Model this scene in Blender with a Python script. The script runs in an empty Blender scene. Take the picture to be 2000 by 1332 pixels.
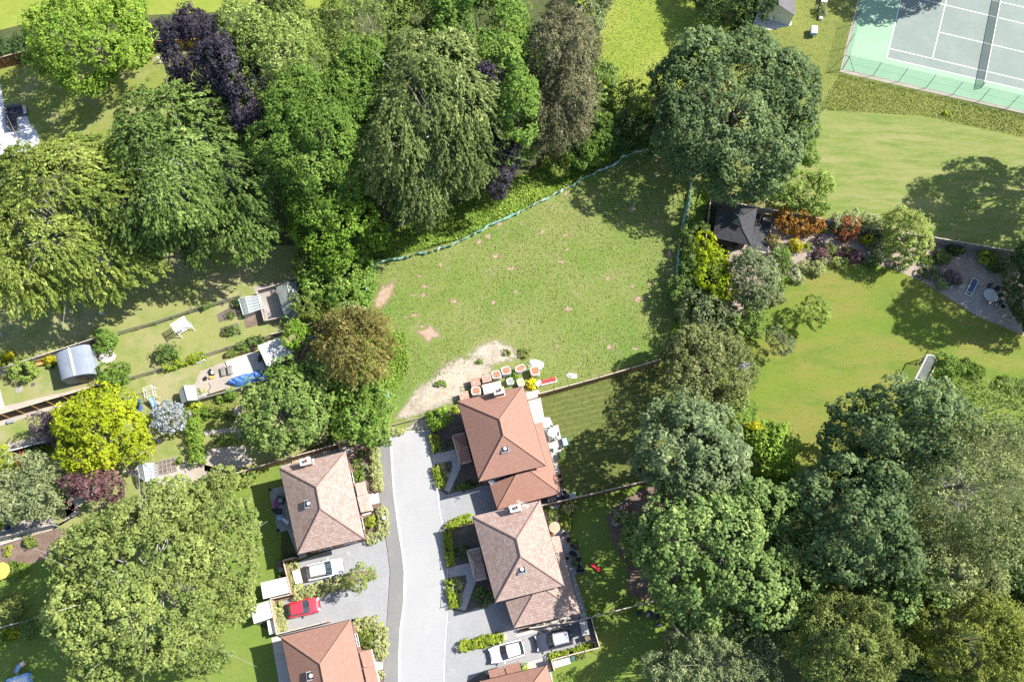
import bpy, math, random
import numpy as np
from mathutils import Vector, Matrix

R = math.radians
sc = bpy.context.scene
COL = sc.collection

# ------------------------------------------------------------------ camera
F = 1556.0                       # focal length in pixels of a 2000 px wide frame
PITCH = math.atan(559 / F)       # tilt from straight down, towards +Y
H = 90.0
cam = bpy.data.cameras.new('camera')
cam.sensor_width = 36.0
cam.lens = F / 2000 * 36
cam.clip_start = 1.0
cam.clip_end = 2000
camo = bpy.data.objects.new('camera', cam)
camo.location = (0, 0, H)
camo.rotation_euler = (PITCH, 0, 0)
COL.objects.link(camo)
sc.camera = camo

# ------------------------------------------------------------------ light
SUN_EL, SUN_AZ = R(47), R(15)    # azimuth measured from +X towards +Y
sun = bpy.data.lights.new('sun', 'SUN')
sun.energy = 4.5
sun.angle = R(0.5)
sun.color = (1.0, 0.955, 0.88)
suno = bpy.data.objects.new('sun', sun)
sd = Vector((math.cos(SUN_EL) * math.cos(SUN_AZ), math.cos(SUN_EL) * math.sin(SUN_AZ), math.sin(SUN_EL)))
suno.rotation_euler = sd.to_track_quat('Z', 'Y').to_euler()
suno.location = (60, 20, 80)
COL.objects.link(suno)
world = bpy.data.worlds.new('World')
sc.world = world
world.use_nodes = True
wn = world.node_tree
sky = wn.nodes.new('ShaderNodeTexSky')
sky.sky_type = 'NISHITA'
sky.sun_disc = False
sky.sun_elevation = SUN_EL
sky.sun_rotation = R(90) - SUN_AZ
bg = wn.nodes['Background']
bg.inputs['Strength'].default_value = 0.105
wn.links.new(sky.outputs[0], bg.inputs[0])
sc.view_settings.view_transform = 'Standard'
sc.view_settings.look = 'None'
sc.view_settings.gamma = 1.0
sc.view_settings.exposure = 0.94
sc.cycles.max_bounces = 6
sc.cycles.diffuse_bounces = 3
sc.cycles.transmission_bounces = 4
sc.cycles.transparent_max_bounces = 8
sc.cycles.use_denoising = False

# ------------------------------------------------------------------ projection: a pixel of the photograph to the point at height z
CT, ST = math.cos(PITCH), math.sin(PITCH)
def G(px, py, z=0.0):
    u = (px - 1000) / F; v = (666 - py) / F
    dy = v * CT + ST; dz = v * ST - CT
    s = (z - H) / dz
    return (u * s, dy * s)
def GZ(px, py, z=0.0):
    x, y = G(px, py, z)
    return (x, y, z)
def mpp(px, py, z=0.0):          # metres per pixel there
    v = (666 - py) / F
    return (H - z) / (CT - v * ST) / F
def poly(pts, z=0.0):
    return [G(a, b, z) for a, b in pts]

# ------------------------------------------------------------------ materials
def _nodes(name):
    m = bpy.data.materials.new(name)
    m.use_nodes = True
    return m, m.node_tree, m.node_tree.nodes['Principled BSDF']
def c4(c): return (c[0], c[1], c[2], 1)
def _pos(nt, stretch=None, rot=0):
    g = nt.nodes.new('ShaderNodeNewGeometry')
    if stretch is None and not rot: return g.outputs['Position']
    mp = nt.nodes.new('ShaderNodeMapping')
    mp.inputs['Rotation'].default_value = (0, 0, rot)
    mp.inputs['Scale'].default_value = stretch or (1, 1, 1)
    nt.links.new(g.outputs['Position'], mp.inputs[0])
    return mp.outputs[0]
def _layer(nt, prev, fac, col):
    mx = nt.nodes.new('ShaderNodeMix'); mx.data_type = 'RGBA'
    if hasattr(prev, 'is_linked'): nt.links.new(prev, mx.inputs[6])
    else: mx.inputs[6].default_value = c4(prev)
    nt.links.new(fac, mx.inputs[0])
    mx.inputs[7].default_value = c4(col)
    return mx.outputs[2]
def _noise(nt, vec, scale, lo, hi, detail=3.0, amt=1.0, rough=0.6):
    n = nt.nodes.new('ShaderNodeTexNoise')
    n.inputs['Scale'].default_value = scale
    n.inputs['Detail'].default_value = detail
    n.inputs['Roughness'].default_value = rough
    nt.links.new(vec, n.inputs['Vector'])
    r = nt.nodes.new('ShaderNodeMapRange')
    r.inputs[1].default_value = lo; r.inputs[2].default_value = hi
    r.inputs[3].default_value = 0; r.inputs[4].default_value = amt
    nt.links.new(n.outputs[0], r.inputs[0])
    return r.outputs[0]
def nmat(name, base, layers=(), rough=0.9, spec=0.25, bump=None, metal=0.0, stretch=None, rot=0, bands=(), coat=0.0):
    """base colour plus noise layers (scale, colour, lo, hi[, amount[, detail]]); bands: (period, colour, amount, rot)"""
    m, nt, b = _nodes(name)
    col = base
    vec = _pos(nt, stretch, rot)
    for L in layers:
        sc_, c, lo, hi = L[:4]
        amt = L[4] if len(L) > 4 else 1.0
        det = L[5] if len(L) > 5 else 3.0
        col = _layer(nt, col, _noise(nt, vec, sc_, lo, hi, det, amt), c)
    for (per, c, amt, brot, sharp) in bands:
        v2 = _pos(nt, (1, 1, 1), brot)
        w = nt.nodes.new('ShaderNodeTexWave'); w.wave_type = 'BANDS'; w.bands_direction = 'Y'
        w.inputs['Scale'].default_value = 0.31416 / per * 1.0
        w.inputs['Distortion'].default_value = 1.6
        w.inputs['Detail'].default_value = 2.0
        w.inputs['Detail Scale'].default_value = 1.5
        nt.links.new(v2, w.inputs[0])
        r = nt.nodes.new('ShaderNodeMapRange')
        r.inputs[1].default_value = sharp; r.inputs[2].default_value = 1
        r.inputs[3].default_value = 0; r.inputs[4].default_value = amt
        nt.links.new(w.outputs[1], r.inputs[0])
        mk = nt.nodes.new('ShaderNodeMath'); mk.operation = 'MULTIPLY'
        nt.links.new(r.outputs[0], mk.inputs[0]); nt.links.new(_noise(nt, _pos(nt), 1.7, 0.34, 0.62, 4, 1.0), mk.inputs[1])
        col = _layer(nt, col, mk.outputs[0], c)
    if hasattr(col, 'is_linked'): nt.links.new(col, b.inputs['Base Color'])
    else: b.inputs['Base Color'].default_value = c4(col)
    b.inputs['Roughness'].default_value = rough
    b.inputs['Specular IOR Level'].default_value = spec
    b.inputs['Metallic'].default_value = metal
    b.inputs['Coat Weight'].default_value = coat
    if bump:
        n = nt.nodes.new('ShaderNodeTexNoise'); n.inputs['Scale'].default_value = bump[0]; n.inputs['Detail'].default_value = 4
        nt.links.new(vec, n.inputs['Vector'])
        bp = nt.nodes.new('ShaderNodeBump'); bp.inputs['Strength'].default_value = bump[1]; bp.inputs['Distance'].default_value = bump[2] if len(bump) > 2 else 0.1
        nt.links.new(n.outputs[0], bp.inputs['Height'])
        nt.links.new(bp.outputs[0], b.inputs['Normal'])
    return m
def leafmat(name, a, b_, trans=0.28, spec=0.2, c=None):
    """leaf colour runs from a to b_ (to c) along the leaves' own random 'tint'"""
    m, nt, b = _nodes(name)
    def lift(q, k):
        g = 0.3 * q[0] + 0.6 * q[1] + 0.1 * q[2]
        w = (1.07, 1.0, 0.86) if q[1] > q[2] * 1.15 else (1, 1, 1)
        return [min(0.82, x * k * v) for x, v in zip(q, w)]
    a, b_ = lift(a, 1.75), lift(b_, 2.25)
    if c: c = lift(c, 2.45)
    at = nt.nodes.new('ShaderNodeAttribute'); at.attribute_name = 'tint'
    rp = nt.nodes.new('ShaderNodeValToRGB')
    rp.color_ramp.elements[0].color = c4(a); rp.color_ramp.elements[1].color = c4(b_)
    if c:
        e = rp.color_ramp.elements.new(0.86); e.color = c4(b_); rp.color_ramp.elements[-1].color = c4(c)
    nt.links.new(at.outputs['Fac'], rp.inputs[0])
    nt.links.new(rp.outputs[0], b.inputs['Base Color'])
    b.inputs['Roughness'].default_value = 0.55
    b.inputs['Specular IOR Level'].default_value = spec
    tr = nt.nodes.new('ShaderNodeBsdfTranslucent')
    nt.links.new(rp.outputs[0], tr.inputs[0])
    mx = nt.nodes.new('ShaderNodeMixShader'); mx.inputs[0].default_value = trans
    out = nt.nodes['Material Output']
    nt.links.new(b.outputs[0], mx.inputs[1]); nt.links.new(tr.outputs[0], mx.inputs[2])
    nt.links.new(mx.outputs[0], out.inputs[0])
    return m
def patchmat(name, base, layers, scale=0.9, thr=0.42, soft=0.12, fine=4.0):
    """soil whose ragged outline is cut by noise: opaque where 'edge' is high"""
    m = nmat(name, base, layers, rough=0.95, spec=0.1, bump=(6, 0.4))
    nt = m.node_tree; b = nt.nodes['Principled BSDF']; out = nt.nodes['Material Output']
    at = nt.nodes.new('ShaderNodeAttribute'); at.attribute_name = 'edge'
    v = _pos(nt)
    n1 = _noise(nt, v, scale, 0.25, 0.75, 4, 1.0, 0.65)
    n2 = _noise(nt, v, fine, 0.25, 0.75, 3, 1.0, 0.7)
    def mth(op, x, y):
        k = nt.nodes.new('ShaderNodeMath'); k.operation = op
        for i, q in enumerate((x, y)):
            if hasattr(q, 'is_linked'): nt.links.new(q, k.inputs[i])
            else: k.inputs[i].default_value = q
        return k.outputs[0]
    s = mth('ADD', mth('MULTIPLY', n1, 0.55), mth('MULTIPLY', n2, 0.45))
    s = mth('MULTIPLY', mth('ADD', s, 0.35), at.outputs['Fac'])
    r = nt.nodes.new('ShaderNodeMapRange'); r.inputs[1].default_value = thr - soft; r.inputs[2].default_value = thr + soft
    nt.links.new(s, r.inputs[0])
    tp = nt.nodes.new('ShaderNodeBsdfTransparent')
    mx = nt.nodes.new('ShaderNodeMixShader')
    nt.links.new(r.outputs[0], mx.inputs[0]); nt.links.new(tp.outputs[0], mx.inputs[1]); nt.links.new(b.outputs[0], mx.inputs[2])
    nt.links.new(mx.outputs[0], out.inputs[0])
    return m
def tilemat(name, a, b_, c, mortar, vary=0.6, w=0.30, h=0.24, big=None, lines=0.02):
    m, nt, b = _nodes(name)
    uv = nt.nodes.new('ShaderNodeUVMap')
    br = nt.nodes.new('ShaderNodeTexBrick')
    br.offset = 0.5
    br.inputs['Scale'].default_value = 1
    br.inputs['Brick Width'].default_value = w; br.inputs['Row Height'].default_value = h
    br.inputs['Mortar Size'].default_value = lines; br.inputs['Mortar Smooth'].default_value = 0.3
    br.inputs['Color1'].default_value = c4(a); br.inputs['Color2'].default_value = c4(b_); br.inputs['Mortar'].default_value = c4(mortar)
    br.inputs['Bias'].default_value = 0.0
    nt.links.new(uv.outputs[0], br.inputs[0])
    col = br.outputs[0]
    pos = _pos(nt)
    col = _layer(nt, col, _noise(nt, pos, 3.2, 0.5, 0.66, 2, vary), c)
    if big: col = _layer(nt, col, _noise(nt, pos, 0.5, 0.45, 0.7, 3, 0.5), big)
    nt.links.new(col, b.inputs['Base Color'])
    b.inputs['Roughness'].default_value = 0.85; b.inputs['Specular IOR Level'].default_value = 0.2
    # each course overhangs the one below
    sx = nt.nodes.new('ShaderNodeSeparateXYZ'); nt.links.new(uv.outputs[0], sx.inputs[0])
    k = nt.nodes.new('ShaderNodeMath'); k.operation = 'MULTIPLY'; k.inputs[1].default_value = 1 / h; nt.links.new(sx.outputs[1], k.inputs[0])
    f = nt.nodes.new('ShaderNodeMath'); f.operation = 'FRACT'; nt.links.new(k.outputs[0], f.inputs[0])
    iv = nt.nodes.new('ShaderNodeMath'); iv.operation = 'SUBTRACT'; iv.inputs[0].default_value = 1; nt.links.new(f.outputs[0], iv.inputs[1])
    bp = nt.nodes.new('ShaderNodeBump'); bp.inputs['Strength'].default_value = 0.5; bp.inputs['Distance'].default_value = 0.03
    nt.links.new(iv.outputs[0], bp.inputs['Height']); nt.links.new(bp.outputs[0], b.inputs['Normal'])
    return m
def brickmat(name, a, b_, mortar):
    m, nt, b = _nodes(name)
    tc = _pos(nt)
    sp = nt.nodes.new('ShaderNodeSeparateXYZ'); nt.links.new(tc, sp.inputs[0])
    ad = nt.nodes.new('ShaderNodeMath'); ad.operation = 'ADD'; nt.links.new(sp.outputs[0], ad.inputs[0]); nt.links.new(sp.outputs[1], ad.inputs[1])
    cb = nt.nodes.new('ShaderNodeCombineXYZ'); nt.links.new(ad.outputs[0], cb.inputs[0]); nt.links.new(sp.outputs[2], cb.inputs[1])
    br = nt.nodes.new('ShaderNodeTexBrick'); br.inputs['Scale'].default_value = 1
    br.inputs['Brick Width'].default_value = 0.23; br.inputs['Row Height'].default_value = 0.075; br.inputs['Mortar Size'].default_value = 0.008
    br.inputs['Color1'].default_value = c4(a); br.inputs['Color2'].default_value = c4(b_); br.inputs['Mortar'].default_value = c4(mortar)
    nt.links.new(cb.outputs[0], br.inputs[0]); nt.links.new(br.outputs[0], b.inputs['Base Color'])
    b.inputs['Roughness'].default_value = 0.9
    return m
def glassmat(name, tint, rough=0.08, alpha=0.35):
    m, nt, b = _nodes(name)
    b.inputs['Base Color'].default_value = c4(tint); b.inputs['Roughness'].default_value = rough
    b.inputs['Specular IOR Level'].default_value = 0.8
    if alpha < 1:
        tp = nt.nodes.new('ShaderNodeBsdfTransparent'); tp.inputs[0].default_value = (0.85, 0.9, 0.9, 1)
        mx = nt.nodes.new('ShaderNodeMixShader'); mx.inputs[0].default_value = alpha
        out = nt.nodes['Material Output']
        nt.links.new(tp.outputs[0], mx.inputs[1]); nt.links.new(b.outputs[0], mx.inputs[2]); nt.links.new(mx.outputs[0], out.inputs[0])
    return m

M = {}
# ground
M['ground'] = nmat('ground_earth_grass', (0.075, 0.095, 0.030), [(0.12, (0.13, 0.12, 0.06), 0.45, 0.7, 0.6), (1.3, (0.05, 0.07, 0.02), 0.45, 0.65, 0.7), (7, (0.12, 0.14, 0.05), 0.5, 0.7, 0.6)], bump=(9, 0.5))
M['meadow'] = nmat('meadow_grass', (0.178, 0.240, 0.052), [(0.055, (0.255, 0.265, 0.095), 0.42, 0.60, 0.85), (0.10, (0.130, 0.225, 0.036), 0.50, 0.64, 0.85, 4), (0.45, (0.31, 0.27, 0.145), 0.56, 0.72, 0.7, 6), (1.3, (0.34, 0.30, 0.17), 0.57, 0.74, 0.75, 5), (2.6, (0.130, 0.185, 0.038), 0.50, 0.70, 0.7, 4), (5.5, (0.31, 0.32, 0.15), 0.56, 0.78, 0.7, 2)], bump=(6, 0.9, 0.15))
M['lawn_bright'] = nmat('bright_lawn', (0.225, 0.280, 0.038), [(0.18, (0.285, 0.300, 0.062), 0.45, 0.65, 0.8), (1.1, (0.175, 0.245, 0.030), 0.48, 0.7, 0.7, 4), (6, (0.28, 0.32, 0.085), 0.55, 0.75, 0.6)], bump=(9, 0.5, 0.08))
M['lawn_east'] = nmat('garden_lawn', (0.152, 0.212, 0.026), [(0.10, (0.215, 0.205, 0.046), 0.44, 0.60, 0.9, 4), (0.3, (0.110, 0.185, 0.022), 0.48, 0.64, 0.8, 4), (1.4, (0.225, 0.185, 0.060), 0.54, 0.72, 0.6, 5), (2.6, (0.105, 0.150, 0.020), 0.52, 0.70, 0.6, 4), (6, (0.22, 0.245, 0.075), 0.54, 0.74, 0.6)], bump=(8, 0.6, 0.1), stretch=(0.55, 1.3, 1), rot=R(12))
M['lawn_mown'] = nmat('mown_lawn', (0.180, 0.225, 0.052), [(0.35, (0.28, 0.265, 0.105), 0.44, 0.64, 0.9, 5), (0.9, (0.125, 0.195, 0.034), 0.46, 0.64, 0.9, 5), (2.0, (0.30, 0.275, 0.13), 0.54, 0.70, 0.6, 5), (5, (0.27, 0.28, 0.125), 0.52, 0.74, 0.6)], bump=(8, 0.6, 0.1), stretch=(0.22, 1.35, 1), rot=R(9), bands=[(1.15, (0.235, 0.27, 0.085), 0.45, R(9), 0.45)])
M['lawn_rough'] = nmat('rough_grass', (0.190, 0.220, 0.048), [(0.2, (0.235, 0.250, 0.062), 0.45, 0.65, 0.8), (1.6, (0.110, 0.140, 0.034), 0.5, 0.66, 0.75, 4), (4.5, (0.30, 0.30, 0.13), 0.55, 0.74, 0.75)], bump=(5, 1.0, 0.2))
M['lawn_dry'] = nmat('dry_lawn', (0.262, 0.275, 0.092), [(0.16, (0.325, 0.300, 0.155), 0.45, 0.63, 0.9), (0.5, (0.180, 0.245, 0.055), 0.48, 0.66, 0.9, 4), (4, (0.35, 0.33, 0.18), 0.54, 0.74, 0.6)], bump=(8, 0.6, 0.1))
M['lawn_green'] = nmat('green_lawn', (0.150, 0.222, 0.038), [(0.3, (0.190, 0.225, 0.050), 0.46, 0.66, 0.8), (2.2, (0.118, 0.185, 0.030), 0.5, 0.7, 0.6), (7, (0.20, 0.25, 0.08), 0.55, 0.75, 0.5)], bump=(9, 0.45, 0.08))
M['lawn_nw'] = nmat('north_west_lawn', (0.205, 0.235, 0.048), [(0.25, (0.285, 0.27, 0.12), 0.46, 0.64, 0.9, 4), (0.8, (0.15, 0.205, 0.035), 0.48, 0.66, 0.8, 4), (5, (0.27, 0.28, 0.11), 0.54, 0.74, 0.6)], bump=(8, 0.6, 0.1))
M['lawn_turf'] = nmat('striped_turf', (0.118, 0.148, 0.032), [(0.5, (0.150, 0.175, 0.046), 0.46, 0.66, 0.7), (2.5, (0.080, 0.108, 0.020), 0.46, 0.62, 0.85, 4), (5, (0.22, 0.225, 0.10), 0.56, 0.70, 0.8)], bump=(7, 0.9, 0.14), bands=[(0.66, (0.235, 0.235, 0.098), 0.62, R(-13.5), 0.70)])
M['gravel'] = nmat('pink_gravel', (0.36, 0.29, 0.24), [(0.4, (0.28, 0.22, 0.18), 0.45, 0.65), (6, (0.5, 0.42, 0.37), 0.5, 0.65, 0.8), (11, (0.16, 0.13, 0.10), 0.58, 0.68, 0.7)], bump=(12, 0.6))
M['soil'] = nmat('planting_soil', (0.15, 0.12, 0.10), [(0.8, (0.20, 0.16, 0.135), 0.45, 0.65), (5, (0.28, 0.235, 0.20), 0.56, 0.7, 0.8), (9, (0.07, 0.055, 0.045), 0.5, 0.66, 0.7)], bump=(8, 0.8, 0.12))
M['bark_mulch'] = nmat('bark_mulch', (0.20, 0.14, 0.105), [(0.8, (0.27, 0.20, 0.16), 0.45, 0.65), (6, (0.36, 0.29, 0.24), 0.56, 0.7, 0.8), (9, (0.08, 0.06, 0.05), 0.5, 0.66, 0.7)], bump=(8, 0.8, 0.12))
M['asphalt_road'] = nmat('road_surface', (0.365, 0.368, 0.368), [(0.13, (0.40, 0.40, 0.395), 0.42, 0.66), (0.5, (0.335, 0.338, 0.338), 0.5, 0.7, 0.6, 4), (9, (0.29, 0.292, 0.295), 0.55, 0.7, 0.5), (14, (0.46, 0.46, 0.46), 0.56, 0.7, 0.5)], bump=(20, 0.3, 0.02))
M['footway'] = nmat('footway_asphalt', (0.215, 0.213, 0.210), [(0.3, (0.245, 0.238, 0.228), 0.45, 0.65), (3, (0.185, 0.183, 0.18), 0.5, 0.7, 0.6), (11, (0.28, 0.28, 0.275), 0.56, 0.7, 0.5)], bump=(20, 0.3, 0.02))
M['kerb'] = nmat('kerb_stone', (0.62, 0.61, 0.59), [(2, (0.5, 0.5, 0.48), 0.5, 0.7)])
def pavermat(name, a, b_, mortar, w, h, rot, big):
    m, nt, b = _nodes(name)
    v = _pos(nt, (1, 1, 1), rot)
    br = nt.nodes.new('ShaderNodeTexBrick'); br.inputs['Scale'].default_value = 1
    br.inputs['Brick Width'].default_value = w; br.inputs['Row Height'].default_value = h; br.inputs['Mortar Size'].default_value = 0.012
    br.inputs['Color1'].default_value = c4(a); br.inputs['Color2'].default_value = c4(b_); br.inputs['Mortar'].default_value = c4(mortar)
    nt.links.new(v, br.inputs[0])
    col = _layer(nt, br.outputs[0], _noise(nt, _pos(nt), 0.4, 0.45, 0.7, 4, 0.6), big)
    col = _layer(nt, col, _noise(nt, _pos(nt), 9, 0.55, 0.7, 2, 0.35), mortar)
    nt.links.new(col, b.inputs['Base Color']); b.inputs['Roughness'].default_value = 0.9; b.inputs['Specular IOR Level'].default_value = 0.2
    return m
M['driveway'] = pavermat('block_paving', (0.355, 0.36, 0.37), (0.31, 0.315, 0.325), (0.24, 0.245, 0.25), 0.24, 0.12, R(-58), (0.375, 0.375, 0.375))
M['slabs'] = pavermat('pale_stone_slabs', (0.53, 0.505, 0.475), (0.47, 0.445, 0.415), (0.33, 0.31, 0.285), 0.6, 0.6, R(-13), (0.56, 0.535, 0.50))
M['slabs_grey'] = pavermat('grey_stone_slabs', (0.37, 0.38, 0.38), (0.33, 0.34, 0.345), (0.22, 0.22, 0.22), 0.6, 0.6, R(-13), (0.40, 0.41, 0.40))
M['slabs_white'] = pavermat('white_terrace_slabs', (0.60, 0.60, 0.61), (0.54, 0.54, 0.55), (0.42, 0.42, 0.42), 0.8, 0.8, R(8), (0.64, 0.64, 0.64))
M['slabs_warm'] = pavermat('weathered_paving', (0.42, 0.37, 0.33), (0.34, 0.31, 0.28), (0.2, 0.18, 0.15), 0.5, 0.5, R(-15), (0.30, 0.28, 0.26))
M['path_tan'] = nmat('tan_path', (0.44, 0.385, 0.32), [(0.5, (0.36, 0.31, 0.25), 0.45, 0.65), (7, (0.54, 0.48, 0.41), 0.5, 0.7, 0.7)], bump=(12, 0.4))
M['sand_area'] = nmat('sandy_gravel', (0.40, 0.345, 0.29), [(0.5, (0.32, 0.28, 0.23), 0.5, 0.65, 0.8, 5), (5, (0.48, 0.42, 0.36), 0.5, 0.7, 0.7)], bump=(10, 0.5))
M['chalk'] = patchmat('chalky_rubble', (0.46, 0.405, 0.325), [(0.6, (0.38, 0.32, 0.245), 0.48, 0.66), (1.6, (0.34, 0.30, 0.20), 0.55, 0.70, 0.7, 5), (4, (0.56, 0.52, 0.45), 0.5, 0.7, 0.8), (8, (0.22, 0.20, 0.10), 0.57, 0.66, 0.8)], scale=0.6, thr=0.40, soft=0.10, fine=2.4)
M['baresoil'] = patchmat('bare_pink_soil', (0.42, 0.30, 0.22), [(0.7, (0.36, 0.25, 0.18), 0.45, 0.65), (4, (0.52, 0.42, 0.33), 0.52, 0.7, 0.8), (7, (0.22, 0.2, 0.08), 0.58, 0.7, 0.7)], scale=0.7, thr=0.47, soft=0.14, fine=2.4)
M['court_green'] = nmat('court_surround', (0.275, 0.425, 0.285), [(0.3, (0.30, 0.45, 0.31), 0.42, 0.66), (1.4, (0.25, 0.39, 0.262), 0.5, 0.72, 0.6), (9, (0.33, 0.47, 0.34), 0.55, 0.7, 0.5)], spec=0.15)
M['court_grey'] = nmat('court_playing_surface', (0.228, 0.272, 0.245), [(0.3, (0.255, 0.295, 0.27), 0.42, 0.66), (1.8, (0.20, 0.24, 0.212), 0.5, 0.72, 0.7, 4), (9, (0.29, 0.33, 0.30), 0.55, 0.7, 0.5)], spec=0.15)
M['line_white'] = nmat('white_line_paint', (0.78, 0.79, 0.77), [(4, (0.68, 0.70, 0.68), 0.5, 0.7, 0.6)])
# building
M['tile_brown'] = tilemat('brown_pink_roof_tiles', (0.435, 0.325, 0.28), (0.345, 0.24, 0.20), (0.51, 0.41, 0.36), (0.24, 0.165, 0.14), 0.55, w=0.34, h=0.30)
M['tile_red'] = tilemat('terracotta_roof_tiles', (0.365, 0.205, 0.155), (0.34, 0.185, 0.14), (0.40, 0.24, 0.19), (0.25, 0.13, 0.10), 0.35, w=0.30, h=0.28)
M['ridge_brown'] = nmat('brown_ridge_tile', (0.34, 0.235, 0.20), [(5, (0.28, 0.18, 0.15), 0.5, 0.65)])
M['ridge_red'] = nmat('red_ridge_tile', (0.40, 0.235, 0.17), [(5, (0.34, 0.18, 0.13), 0.5, 0.65)])
M['brick'] = brickmat('red_brick', (0.30, 0.135, 0.095), (0.24, 0.105, 0.075), (0.36, 0.31, 0.27))
M['white_paint'] = nmat('white_paint', (0.78, 0.78, 0.77), [(2, (0.70, 0.70, 0.68), 0.5, 0.7, 0.5)], rough=0.5)
M['gutter_dark'] = nmat('dark_gutter', (0.03, 0.03, 0.035), rough=0.5)
M['lead'] = nmat('lead_flashing', (0.62, 0.60, 0.58), [(3, (0.5, 0.48, 0.47), 0.5, 0.7)], rough=0.6)
M['glass_dark'] = glassmat('window_glass', (0.025, 0.035, 0.045), alpha=1.0)
M['glass_sky'] = glassmat('roof_window_glass', (0.22, 0.27, 0.31), 0.15, alpha=1.0)
M['glass_clear'] = glassmat('greenhouse_glass', (0.55, 0.62, 0.66), 0.12, alpha=0.45)
M['frame_grey'] = nmat('grey_frame', (0.30, 0.33, 0.37), rough=0.5)
M['slate_black'] = tilemat('black_shingles', (0.075, 0.078, 0.088), (0.055, 0.058, 0.066), (0.095, 0.092, 0.098), (0.03, 0.03, 0.034), 0.5, w=0.3, h=0.2)
M['hip_dark'] = nmat('dark_hip_capping', (0.10, 0.085, 0.08), [(5, (0.16, 0.10, 0.06), 0.55, 0.7)])
M['deck_black'] = nmat('black_decking', (0.055, 0.058, 0.066), [(2, (0.085, 0.085, 0.09), 0.5, 0.7)], rough=0.7)
M['shed_grey'] = nmat('grey_shed_roof_felt', (0.36, 0.38, 0.37), [(0.7, (0.30, 0.325, 0.31), 0.45, 0.65), (6, (0.42, 0.44, 0.42), 0.5, 0.7, 0.6)])
M['shed_felt_green'] = nmat('green_grey_roof_felt', (0.27, 0.30, 0.27), [(0.7, (0.23, 0.26, 0.23), 0.45, 0.65), (6, (0.33, 0.35, 0.32), 0.5, 0.7, 0.6)])
M['blue_shed'] = nmat('pale_blue_painted_boards', (0.36, 0.46, 0.50), [(2, (0.31, 0.40, 0.44), 0.5, 0.7)])
M['shed_pale'] = nmat('pale_flat_roof', (0.56, 0.57, 0.57), [(0.6, (0.51, 0.525, 0.525), 0.45, 0.65), (6, (0.60, 0.61, 0.61), 0.5, 0.7, 0.5)])
M['shed_dark'] = nmat('dark_slate_shed_roof', (0.165, 0.155, 0.175), [(0.7, (0.14, 0.13, 0.15), 0.45, 0.65), (6, (0.20, 0.19, 0.21), 0.5, 0.7, 0.6)])
M['corrugated'] = nmat('corrugated_grey_blue_roof', (0.245, 0.285, 0.345), [(0.8, (0.29, 0.33, 0.385), 0.45, 0.65), (3, (0.36, 0.39, 0.42), 0.58, 0.72, 0.7)], rough=0.6)
M['wood_pale'] = nmat('pale_timber', (0.50, 0.385, 0.27), [(1.5, (0.42, 0.31, 0.21), 0.45, 0.65), (8, (0.56, 0.45, 0.33), 0.5, 0.7, 0.6)])
M['wood_fence'] = nmat('brown_timber_fence', (0.30, 0.205, 0.115), [(1.5, (0.24, 0.16, 0.09), 0.45, 0.65), (8, (0.35, 0.25, 0.15), 0.5, 0.7, 0.6)], stretch=(1, 1, 0.2))
M['wood_golden'] = nmat('golden_timber_fence', (0.42, 0.265, 0.085), [(1.5, (0.36, 0.215, 0.065), 0.45, 0.65), (8, (0.47, 0.31, 0.12), 0.5, 0.7, 0.6)], stretch=(1, 1, 0.2))
M['wood_red'] = nmat('red_brown_timber_fence', (0.22, 0.105, 0.045), [(1.5, (0.18, 0.08, 0.035), 0.45, 0.65)], stretch=(1, 1, 0.2))
M['wood_dark'] = nmat('dark_brown_timber', (0.095, 0.065, 0.05), [(2, (0.13, 0.09, 0.07), 0.45, 0.65)])
M['wood_grey'] = nmat('weathered_grey_timber', (0.30, 0.285, 0.26), [(1.5, (0.24, 0.23, 0.215), 0.45, 0.65), (8, (0.36, 0.34, 0.31), 0.5, 0.7, 0.6)])
M['wood_cap'] = nmat('pale_fence_capping', (0.56, 0.48, 0.40), [(3, (0.48, 0.40, 0.32), 0.5, 0.7)])
M['wood_orange'] = nmat('orange_timber', (0.52, 0.31, 0.12), [(3, (0.45, 0.26, 0.10), 0.5, 0.7)])
M['concrete'] = nmat('concrete', (0.44, 0.43, 0.41), [(1.5, (0.37, 0.36, 0.34), 0.45, 0.65)])
M['metal_dark'] = nmat('dark_metal', (0.025, 0.028, 0.028), rough=0.5)
M['metal_green'] = nmat('green_fence_post', (0.035, 0.06, 0.05), rough=0.5)
M['white_plastic'] = nmat('white_plastic', (0.80, 0.80, 0.80), rough=0.4)
M['white_bag'] = nmat('white_woven_sack', (0.72, 0.72, 0.73), [(2, (0.62, 0.62, 0.65), 0.45, 0.65)], rough=0.8)
M['grey_plastic'] = nmat('grey_plastic', (0.30, 0.31, 0.32), rough=0.5)
M['black_plastic'] = nmat('black_plastic', (0.02, 0.021, 0.024), rough=0.5)
M['blue_tarp'] = nmat('blue_tarpaulin', (0.045, 0.16, 0.50), [(0.9, (0.08, 0.22, 0.60), 0.45, 0.6), (3.2, (0.30, 0.45, 0.80), 0.56, 0.70, 0.9, 2)], rough=0.35, spec=0.5, bump=(2.2, 0.9, 0.3))
M['blue_plastic'] = nmat('blue_plastic', (0.04, 0.12, 0.42), rough=0.4)
M['blue_light'] = nmat('light_blue_plastic', (0.30, 0.48, 0.75), rough=0.4)
M['red_plastic'] = nmat('red_plastic', (0.62, 0.035, 0.05), rough=0.35)
M['red_pallet'] = nmat('red_pallet_paint', (0.60, 0.10, 0.09), [(3, (0.5, 0.08, 0.07), 0.5, 0.7)])
M['orange_plastic'] = nmat('orange_plastic', (0.70, 0.25, 0.06), rough=0.4)
M['pink_plastic'] = nmat('pink_fabric', (0.55, 0.14, 0.40), [(4, (0.7, 0.4, 0.62), 0.52, 0.66)], rough=0.6)
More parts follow.
